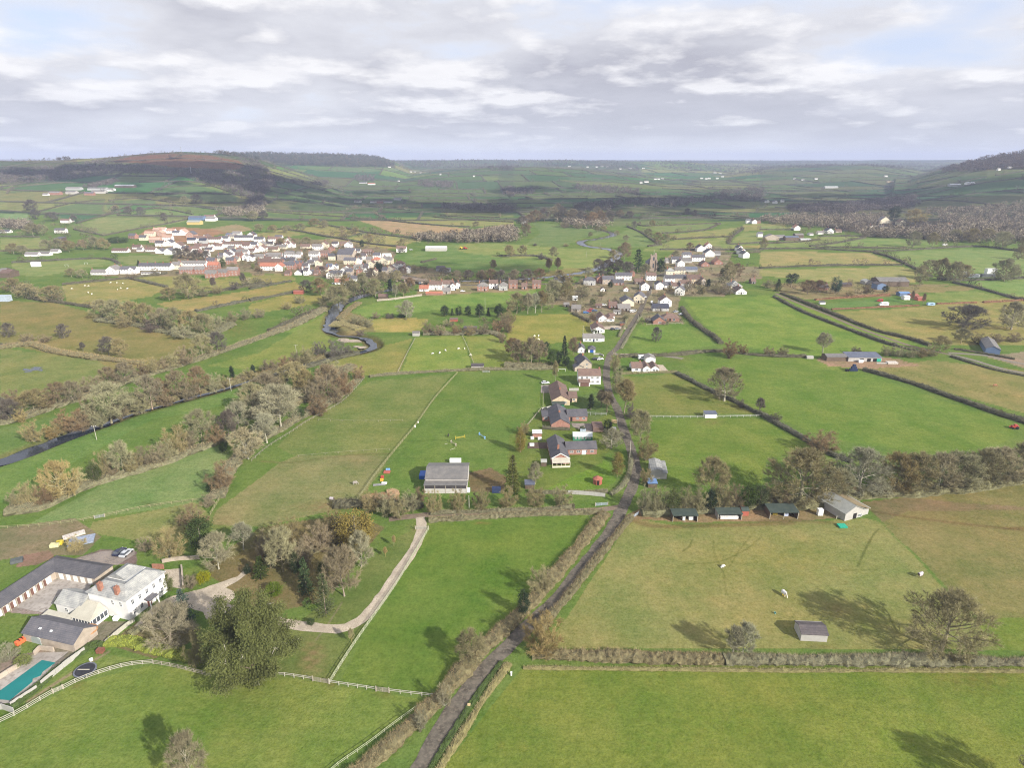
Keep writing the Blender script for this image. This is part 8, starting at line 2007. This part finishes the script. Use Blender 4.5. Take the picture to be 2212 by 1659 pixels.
def jump(k,x0,y0,x1,y1,m,look,place,wing=True):
 p=cast(*c2(k,x0,y0));q=cast(*c2(k,x1,y1));d=q-p;L=np. linalg. norm(d)
 e=empty('horse_jump',p,math. atan2(d[1],d[0]))
 if wing:
  for x in(0,L):
   a=MB();a. box(x-.07,x+.07,-.4,.4,0,.1);a. box(x-.06,x+.06,-.06,.06,.1,1.5);a. box(x-.05,x+.05,-.35,.35,.55,1.1);a. build('jump_stand',m,e)
 for z in((.5,.85)if wing else(.08,)):
  a=MB();a. tube([(0,0,z),(L,0,z)],.06,6);a. build('pole',m,e)
 tag(e,look,'jump','horse jumps in the barn field',c2(k,x0,y0),place)
jump('F',1665,942,1740,930,M_YELLOW,'yellow horse jump','in the middle of the barn field')
jump('F',1858,908,1902,940,mat('sky_blue',(.2,.38,.65)),'blue and white horse jump','right of the yellow jump')
jump('F',1630,970,1668,996,M_WOOD,'grey wooden horse jump','below the dark pony')
jump('F',1622,1028,1662,1014,M_PALEWOOD,'pale jump pole on the grass','below the yellow jump',False)
jump('F',1578,982,1600,978,M_PALEWOOD,'short pale jump pole','left of the grey wooden jump',False)
L=world_line(cl('F',[(935,1405),(960,1428),(1040,1438),(1130,1420),(1180,1392),(1170,1368),(1110,1372)]),.8)
a=MB();hedge_mesh(a,L,1.3,2.6,np. random. default_rng(5),2,False)
tag(a. build('muck_heap',[mat('straw_muck',(.36,.24,.14),var=.3),mat('straw_muck_stems',(.5,.36,.22),var=.3)]),'curved brown straw muck heap','heap',None,c2('F',1060,1400),'left of the big barn')
P=castN(*np. array(cl('M',[(340,1072),(445,1092),(345,1165),(330,1195),(265,1220),(262,1245),(80,1395),(-30,1385),(-40,1350)])). T)
a=MB();n=len(P)
up=P+np. array([0,0,.16]);a. add(np. vstack([P,up]),[tuple(range(n,2*n))]+[(i,(i+1)%n,n+(i+1)%n,n+i)for i in range(n)])
o=a. build('swimming_pool',mat('teal_pool_cover',(.012,.17,.165),var=.08,scale=.3,rough=.5));
if max(o. data. polygons,key=lambda f:f. area). normal. z<0:o. data. flip_normals()
tag(o,'long swimming pool under a teal cover','pool',None,c2('M',200,1240),'at the bottom left edge')
pc=cast(*c2('M',692,1166));w=165*cs('M')/ppm(pc)/2;e=empty('trampoline',pc)
t=np. arange(28)*2*math. pi/28
a=MB();a. add([(w*.86*math. cos(q),w*.86*math. sin(q),.72)for q in t],[tuple(range(28))]);a. build('mat',mat('black_mat',(.035,.035,.042)),e)
a=MB();a. add([(w*math. cos(q),w*math. sin(q),.74)for q in t]+[(w*.86*math. cos(q),w*.86*math. sin(q),.75)for q in t]+[(w*math. cos(q),w*math. sin(q),.62)for q in t],[(i,(i+1)%28,28+(i+1)%28,28+i)for i in range(28)]+[(56+i,56+(i+1)%28,(i+1)%28,i)for i in range(28)]);a. build('rim',mat('grey_pad',(.14,
.15,.18)),e)
for i in range(4):
 q=i*math. pi/2+.4;a=MB();a. tube([(w*.95*math. cos(q),w*.95*math. sin(q),0),(w*.95*math. cos(q),w*.95*math. sin(q),.62)],.05,6);a. build('leg',M_STEEL,e)
a=MB();a. box(-w*.7,w*.45,-.1,.1,.78,.86);a. build('pole',M_PALEWOOD,e)
tag(e,'round black trampoline','trampoline',None,c2('M',692,1166),'above the pale three-rail fence')
pc=cast(*c2('M',718,868));e=empty('garden_hut',pc)
a=MB();a. prism([(1.9*math. cos(q),1.9*math. sin(q))for q in np. arange(12)*math. pi/6],0,1.6);a. build('wall',WALL['timber'],e)
a=MB();k_=16;rows_=[(2.35,1.5),(2.3,1.75),(1.95,1.9),(1.9,2.15),(1.45,2.3),(1.4,2.5),(.85,2.65),(.8,2.85),(.1,3.1)]
for r_,z in rows_:pass
v=[(r_*math. cos(2*math. pi*i/k_),r_*math. sin(2*math. pi*i/k_),z)for r_,z in rows_ for i in range(k_)]
a. add(v,[(j*k_+i,j*k_+(i+1)%k_,(j+1)*k_+(i+1)%k_,(j+1)*k_+i)for j in range(len(rows_)-1)for i in range(k_)]+[tuple(range(k_))[::-1]]);a. build('thatched_roof',mat('orange_thatch',(.40,.22,.11),var=.3,scale=2),e)
a=MB();a. box(-.3,.45,-1.98,-1.85,.1,1.45);a. build('door',M_DARK,e)
tag(e,'round garden hut with tiered orange-brown roof','hut',None,c2('M',718,850),'in front of the manor conservatory')
pg=cast(*c2('M',372,880));b=Bld('glasshouse',pg,myaw+math. pi/2,'glass','glass');b. block(0,-2,3.2,4.5,1.7,.5,'y',oh=.05);tag(b. done(),'small glazed greenhouse','greenhouse',None,c2('M',372,860),'below the manor annex')
crate('M',445,855,(2.,5.4,.35),mat('pale_turquoise',(.36,.50,.54)),'long pale turquoise cover','right of the small glazed greenhouse','cold_frame','frame',math. degrees(myaw)-90+70,ribs=False)
pg=cast(*c2('M',470,775));b=Bld('lean_to',(pg[0],pg[1],0),myaw-math. pi/2,'plank','ribbed');b. block(0,-1.4,8.,2.6,2.,.12,mono=1);tag(b. done(),'lean-to with striped glass roof','lean-to',None,c2('M',470,765),'in front of the manor annex')
CLOUD_OFF=(3.3,12.4)
CLOUDS=[[(250,370,270),(430,368,290),(600,395,250),(700,430,190),(830,440,165),(950,448,160),(1060,455,135),(560,440,100),(430,425,90),(330,420,70),(820,418,130)],[(1250,440,250),(1400,438,260),(1550,436,260),(1700,432,240),(1850,424,170),(2000,412,180),(2150,402,190),(1500,462,95),(1330,466,85),(2120,
428,130),(1980,440,110),(1750,455,85)],[(1160,412,150)],[(1120,590,48),(1030,585,42),(930,588,38)],]
HAZE=1.05e-4
EXPO=.60
DENOISE=True
# ------------------------------------------------------------------ sun, sky, cloud, haze, camera
SUN_AZ=math. atan2(-.678,.736)
SUN_EL=math. radians(29)
sd=bpy. data. lights. new('sun','SUN');sd. energy=5.;sd. angle=math. radians(.55);sd. color=(1.,.94,.85)
so=bpy. data. objects. new('sun',sd);COL. objects. link(so)
from mathutils import Vector
to_sun=Vector((math. cos(SUN_AZ)*math. cos(SUN_EL),math. sin(SUN_AZ)*math. cos(SUN_EL),math. sin(SUN_EL)))
so. rotation_euler=to_sun. to_track_quat('Z','Y'). to_euler()
so. location=to_sun*300+Vector((0,200,0))
w=bpy. data. worlds. new('World');SC. world=w;w. use_nodes=True
nt=w. node_tree
for n_ in list(nt. nodes):nt. nodes. remove(n_)
out=nt. nodes. new('ShaderNodeOutputWorld');bg=nt. nodes. new('ShaderNodeBackground')
sky=nt. nodes. new('ShaderNodeTexSky');sky. sky_type='NISHITA';sky. sun_disc=False
sky. sun_elevation=SUN_EL;sky. sun_rotation=math. atan2(to_sun. x,to_sun. y);sky. altitude=150
SKYS=.09
SKYG=.745
def vmath(op,a,b=None,s=None):
 n=nt. nodes. new('ShaderNodeVectorMath');n. operation=op
 for i,x in enumerate((a,b)):
  if x is None:continue
  if hasattr(x,'links'):nt. links. new(x,n. inputs[i])
  else:n. inputs[i]. default_value=x
 if s is not None:
  if hasattr(s,'links'):nt. links. new(s,n. inputs['Scale'])
  else:n. inputs['Scale']. default_value=s
 return n. outputs[0]
def fm(op,a,b=0.,c=0.):
 n=nt. nodes. new('ShaderNodeMath');n. operation=op
 for i,x in enumerate((a,b,c)):
  if hasattr(x,'links'):nt. links. new(x,n. inputs[i])
  else:n. inputs[i]. default_value=x
 return n. outputs[0]
tc=nt. nodes. new('ShaderNodeTexCoord');D=tc. outputs['Generated']
sx=nt. nodes. new('ShaderNodeSeparateXYZ');nt. links. new(D,sx. inputs[0])
el=fm('MAXIMUM',sx. outputs[2],.0)
hor=fm('SQRT',fm('ADD',fm('MULTIPLY',sx. outputs[0],sx. outputs[0]),fm('ADD',fm('MULTIPLY',sx. outputs[1],sx. outputs[1]),1e-5)))
sc_=fm('DIVIDE',1.,fm('MULTIPLY',hor,fm('ADD',el,.33)))
lv=fm('MULTIPLY',fm('LOGARITHM',fm('ADD',el,.07),2.718),1.25)
cv=nt. nodes. new('ShaderNodeCombineXYZ');nt. links. new(fm('MULTIPLY',sx. outputs[0],sc_),cv. inputs[0]);nt. links. new(fm('MULTIPLY',sx. outputs[1],sc_),cv. inputs[1]);nt. links. new(lv,cv. inputs[2])
base=cv. outputs[0]
def wn(vec,scale,detail=6,rough=.55,dist=.0):
 n=N(nt,'ShaderNodeTexNoise',Scale=scale,Detail=detail,Roughness=rough,Distortion=dist)
 nt. links. new(vec,n. inputs['Vector']);return n. outputs['Fac']
off=vmath('ADD',base,(CLOUD_OFF[0],CLOUD_OFF[1],0))
n1=wn(off,1.45,9,.54,0.)
off2=vmath('ADD',off,(.03,0,.13))
n2=wn(off2,1.45,9,.54,0.)
big=wn(off,.55,2,.5)
dens=fm('ADD',n1,fm('MULTIPLY',fm('SUBTRACT',big,.5),.5))
cover=ramp(nt,dens,.31,.455)
thick=ramp(nt,dens,.40,.63)
edge=ramp(nt,fm('SUBTRACT',n1,n2),.0,.085)
det=wn(off,4.5,7,.6,.0)
skyc=vmath('SCALE',sky. outputs[0],None,SKYS)
white=(.74,.75,.80,1);grey=(.42,.425,.495,1);bright=(1.0,.985,.985,1)
cc=mixc(nt,thick,white,grey)
cc=mixc(nt,fm('MULTIPLY',edge,fm('ADD',.3,fm('MULTIPLY',det,.9))),cc,bright)
cc=mixc(nt,ramp(nt,det,.3,.7,0,.30),cc,(.74,.75,.80,1))
cc=vmath('SCALE',cc,None,SKYG)
blue=mixc(nt,.82,skyc,(.64*SKYG,.72*SKYG,.92*SKYG,1))
col=mixc(nt,cover,blue,cc)
hz=ramp(nt,el,.0,.15,1.,0.)
hz2=fm('POWER',hz,1.8)
col=mixc(nt,fm('MULTIPLY',hz2,.62),col,(.72*SKYG,.77*SKYG,.88*SKYG,1))
nt. links. new(col,bg. inputs[0]);bg. inputs[1]. default_value=1.
nt. links. new(bg. outputs[0],out. inputs[0])
def cloud_mat():
 m,nt2,b=nodes_of('cloud_white')
 b. inputs['Base Color']. default_value=(.85,.86,.88,1);b. inputs['Roughness']. default_value=1;b. inputs['Specular IOR Level']. default_value=0
 return m
M_CLOUD=cloud_mat()
CLOUD_Z=950.
def ico(sub):
 import bmesh
 bm=bmesh. new();bmesh. ops. create_icosphere(bm,subdivisions=sub,radius=1.)
 v=np. array([q. co[:]for q in bm. verts]);f=np. array([[q. index for q in p. verts]for p in bm. faces]);bm. free()
 return v,f
def cloud_over(pts,seed,zc=CLOUD_Z,look=None):
 """a flat-bottomed heap of cloud, unseen above the view, whose shadow falls on the given patch of ground: list of (u, v, radius in metres)"""
 rg=np. random. default_rng(seed)
 v0,f0=ico(2)
 mb=MB()
 P=castN([p[0]for p in pts],[p[1]for p in pts])
 for(u,v,R),p in zip(pts,P):
  t=(zc-p[2])/to_sun. z
  c=p+np. array(to_sun)*t
  for k in range(9):
   a=rg. uniform(0,6.28);rr=R*math. sqrt(rg. uniform(0,1))*.85
   s=R*rg. uniform(.28,.5)*(1-.35*rr/R)
   q=v0*(1+.12*np. sin(v0[:,[1]]*5+k)*np. cos(v0[:,[0]]*4+k))
   q=q*np. array([s,s,s*.45]);q[:,2]=np. where(q[:,2]<0,q[:,2]*.35,q[:,2])
   mb. add(q+c+np. array([rr*math. cos(a),rr*math. sin(a),rg. uniform(0,25)]),f0)
  for k in range(26):
   a=rg. uniform(0,6.28);rr=R*rg. uniform(.75,1.3);s=R*rg. uniform(.04,.13)
   q=v0*np. array([s,s,s*.5])
   mb. add(q+c+np. array([rr*math. cos(a),rr*math. sin(a),rg. uniform(0,25)]),f0)
 o=mb. build('cloud',M_CLOUD,smooth=True)
 q=np. concatenate(mb. v);0 and print('CLOUD el',round(math. degrees(np. arctan2(q[:,2]-CAMH,np. hypot(q[:,0],q[:,1])). min()),1))
 struct(o,'stuff')
for i,g in enumerate(CLOUDS):cloud_over(g,50+i)
mbz=MB();mbz. box(-9500,9500,-150,15400,-6,205)
ho=mbz. build('haze',[])
hm=bpy. data. materials. new('pale_air');hm. use_nodes=True
hn=hm. node_tree
for n_ in list(hn. nodes):hn. nodes. remove(n_)
hout=hn. nodes. new('ShaderNodeOutputMaterial');hv=hn. nodes. new('ShaderNodeVolumePrincipled')
hv. inputs['Color']. default_value=(.66,.74,1.0,1);hv. inputs['Density']. default_value=HAZE;hv. inputs['Anisotropy']. default_value=.0
hn. links. new(hv. outputs[0],hout. inputs['Volume'])
ho. data. materials. append(hm);struct(ho,'stuff')
cd=bpy. data. cameras. new('camera');co=bpy. data. objects. new('camera',cd);COL. objects. link(co)
cd. sensor_fit='HORIZONTAL';cd. sensor_width=36.;cd. lens=36.*F0/W0
cd. clip_start=.5;cd. clip_end=40000
co. location=(0,0,CAMH);co. rotation_euler=(math. pi/2-PITCH,0,0)
SC. camera=co
SC. view_settings. view_transform='Standard';SC. view_settings. look='None'
SC. view_settings. exposure=EXPO;SC. view_settings. gamma=1.
SC. cycles. max_bounces=4;SC. cycles. diffuse_bounces=2;SC. cycles. glossy_bounces=2;SC. cycles. transmission_bounces=2
SC. cycles. volume_bounces=0;SC. cycles. transparent_max_bounces=4
SC. cycles. use_denoising=DENOISE
try:
 SC. cycles. denoising_prefilter='NONE';SC. cycles. denoising_input_passes='RGB_ALBEDO_NORMAL'
except Exception:pass
try:
 SC. cycles. use_adaptive_sampling=True;SC. cycles. adaptive_threshold=.02
except Exception:pass
SC. cycles. sample_clamp_indirect=4.
SC. cycles. filter_width=1.1
# ------------------------------------------------------------------ labels: every thing is told apart by its look and by what stands near it
LAND=[((310,1285),'the white manor house'),((960,1030),'the big grey barn'),((1347,1095),'the crossroads'),((1840,1100),'the pale plank barn'),((1752,1370),'the lone plank shed'),((1215,985),'the L-shaped bungalow'),((1210,915),'the orange brick bungalow'),((1212,860),'the buff bungalow'),((1275,820),
'the brown-roofed white house'),((1400,795),'the twin-gabled white bungalow'),((1536,897),'the small white shelter'),((1418,1015),'the tall weathered barn'),((1028,795),'the grey field shelter'),((765,740),'the shingle river bend'),((540,1400),'the huge evergreen'),((1410,565),'the church tower'),((895,
610),'the stone bridge'),((600,585),'the front brick terraces'),((530,562),'the white terraces'),((440,520),'the pink-roofed houses'),((745,560),'the tall stone mill'),((1262,520),'the upper river bend'),((1842,795),'the blue drum stack'),((1830,772),'the open stable'),((2150,758),'the blue-gabled barn'),
((1928,612),'the dark farmyard'),((1908,655),'the white motorhome'),((2110,595),'the white bale stacks'),((1675,515),'the grey hamlet barns'),((230,415),'the left hill farm'),((942,540),'the long white-roofed shed'),((432,480),'the yellow barn'),((70,798),'the flood puddle'),((1255,475),'the dark wood'),
((1900,490),'the right hamlet'),((145,545),'the pale farm buildings'),((120,497),'the white hillside house'),((185,575),'the playing field'),((230,625),'the sheep field'),((1325,700),'the sweeping brown roofs'),((1440,690),'the brick gable bungalow'),((1345,655),'the pale gable building'),((1700,640),
'the dark pine'),((1485,555),'the upper church village'),((1000,485),'the stubble field'),((1060,620),'the brick roadside houses'),((980,683),'the dark conifer row'),((1590,620),'the big pale hipped roof'),((1010,435),'the valley farm'),((860,395),'the red ridge farm'),((1400,375),'the far valley houses'),
((400,330),'the heath hill mast'),((1730,485),'the hamlet woods'),((2180,700),'the pasture oaks')]
ORD=['first','second','third','fourth','fifth','sixth','seventh','eighth','ninth','tenth','eleventh','twelfth','thirteenth','fourteenth','fifteenth','sixteenth','seventeenth','eighteenth','nineteenth','twentieth']
def relation(px):
 u,v=px
 k=1+2.2*max(0,min(1,(900-v)/500))
 d=[(math. hypot(u-a,(v-b)*k),a,b,t)for(a,b),t in LAND]
 d. sort()
 r,a,b,t=d[0]
 du,dv=u-a,(v-b)*k
 if r<14:return 'beside '+t
 if abs(du)>abs(dv)*1.3:return('right of ' if du>0 else 'left of ')+t
 return('beyond ' if dv<0 else 'in front of ')+t
import re as _re
def tidy(s):return ' '. join(s. split())
PL={}
for t in THINGS:
 if t['label']is None:
  pl=t['place']or relation(t['px']or(1100,800))
  t['base']=tidy(t['look']+' '+pl)
 else:t['base']=t['label']
 PL. setdefault(t['base']. lower(),[]). append(t)
for k_,ts in PL. items():
 if len(ts)==1:
  ts[0]['fin']=ts[0]['base'];continue
 ts. sort(key=lambda t:t['px'][0])
 n=len(ts)
 for i,t in enumerate(ts):
  if n==2:pre=('left one of two','right one of two')[i]
  elif i==0:pre='leftmost'
  elif i==n-1:pre='rightmost'
  elif i<len(ORD):pre=ORD[i]+' from left'
  else:pre=ORD[min(n-1-i,19)]+' from right'
  t['fin']=t['base']+', '+pre
for t in THINGS:
 w_=t['fin']. split()
 if len(w_)>16:w_=[x for x in w_ if x not in('the','of','a','and')][:16]
 t['o']['label']=' '. join(w_)
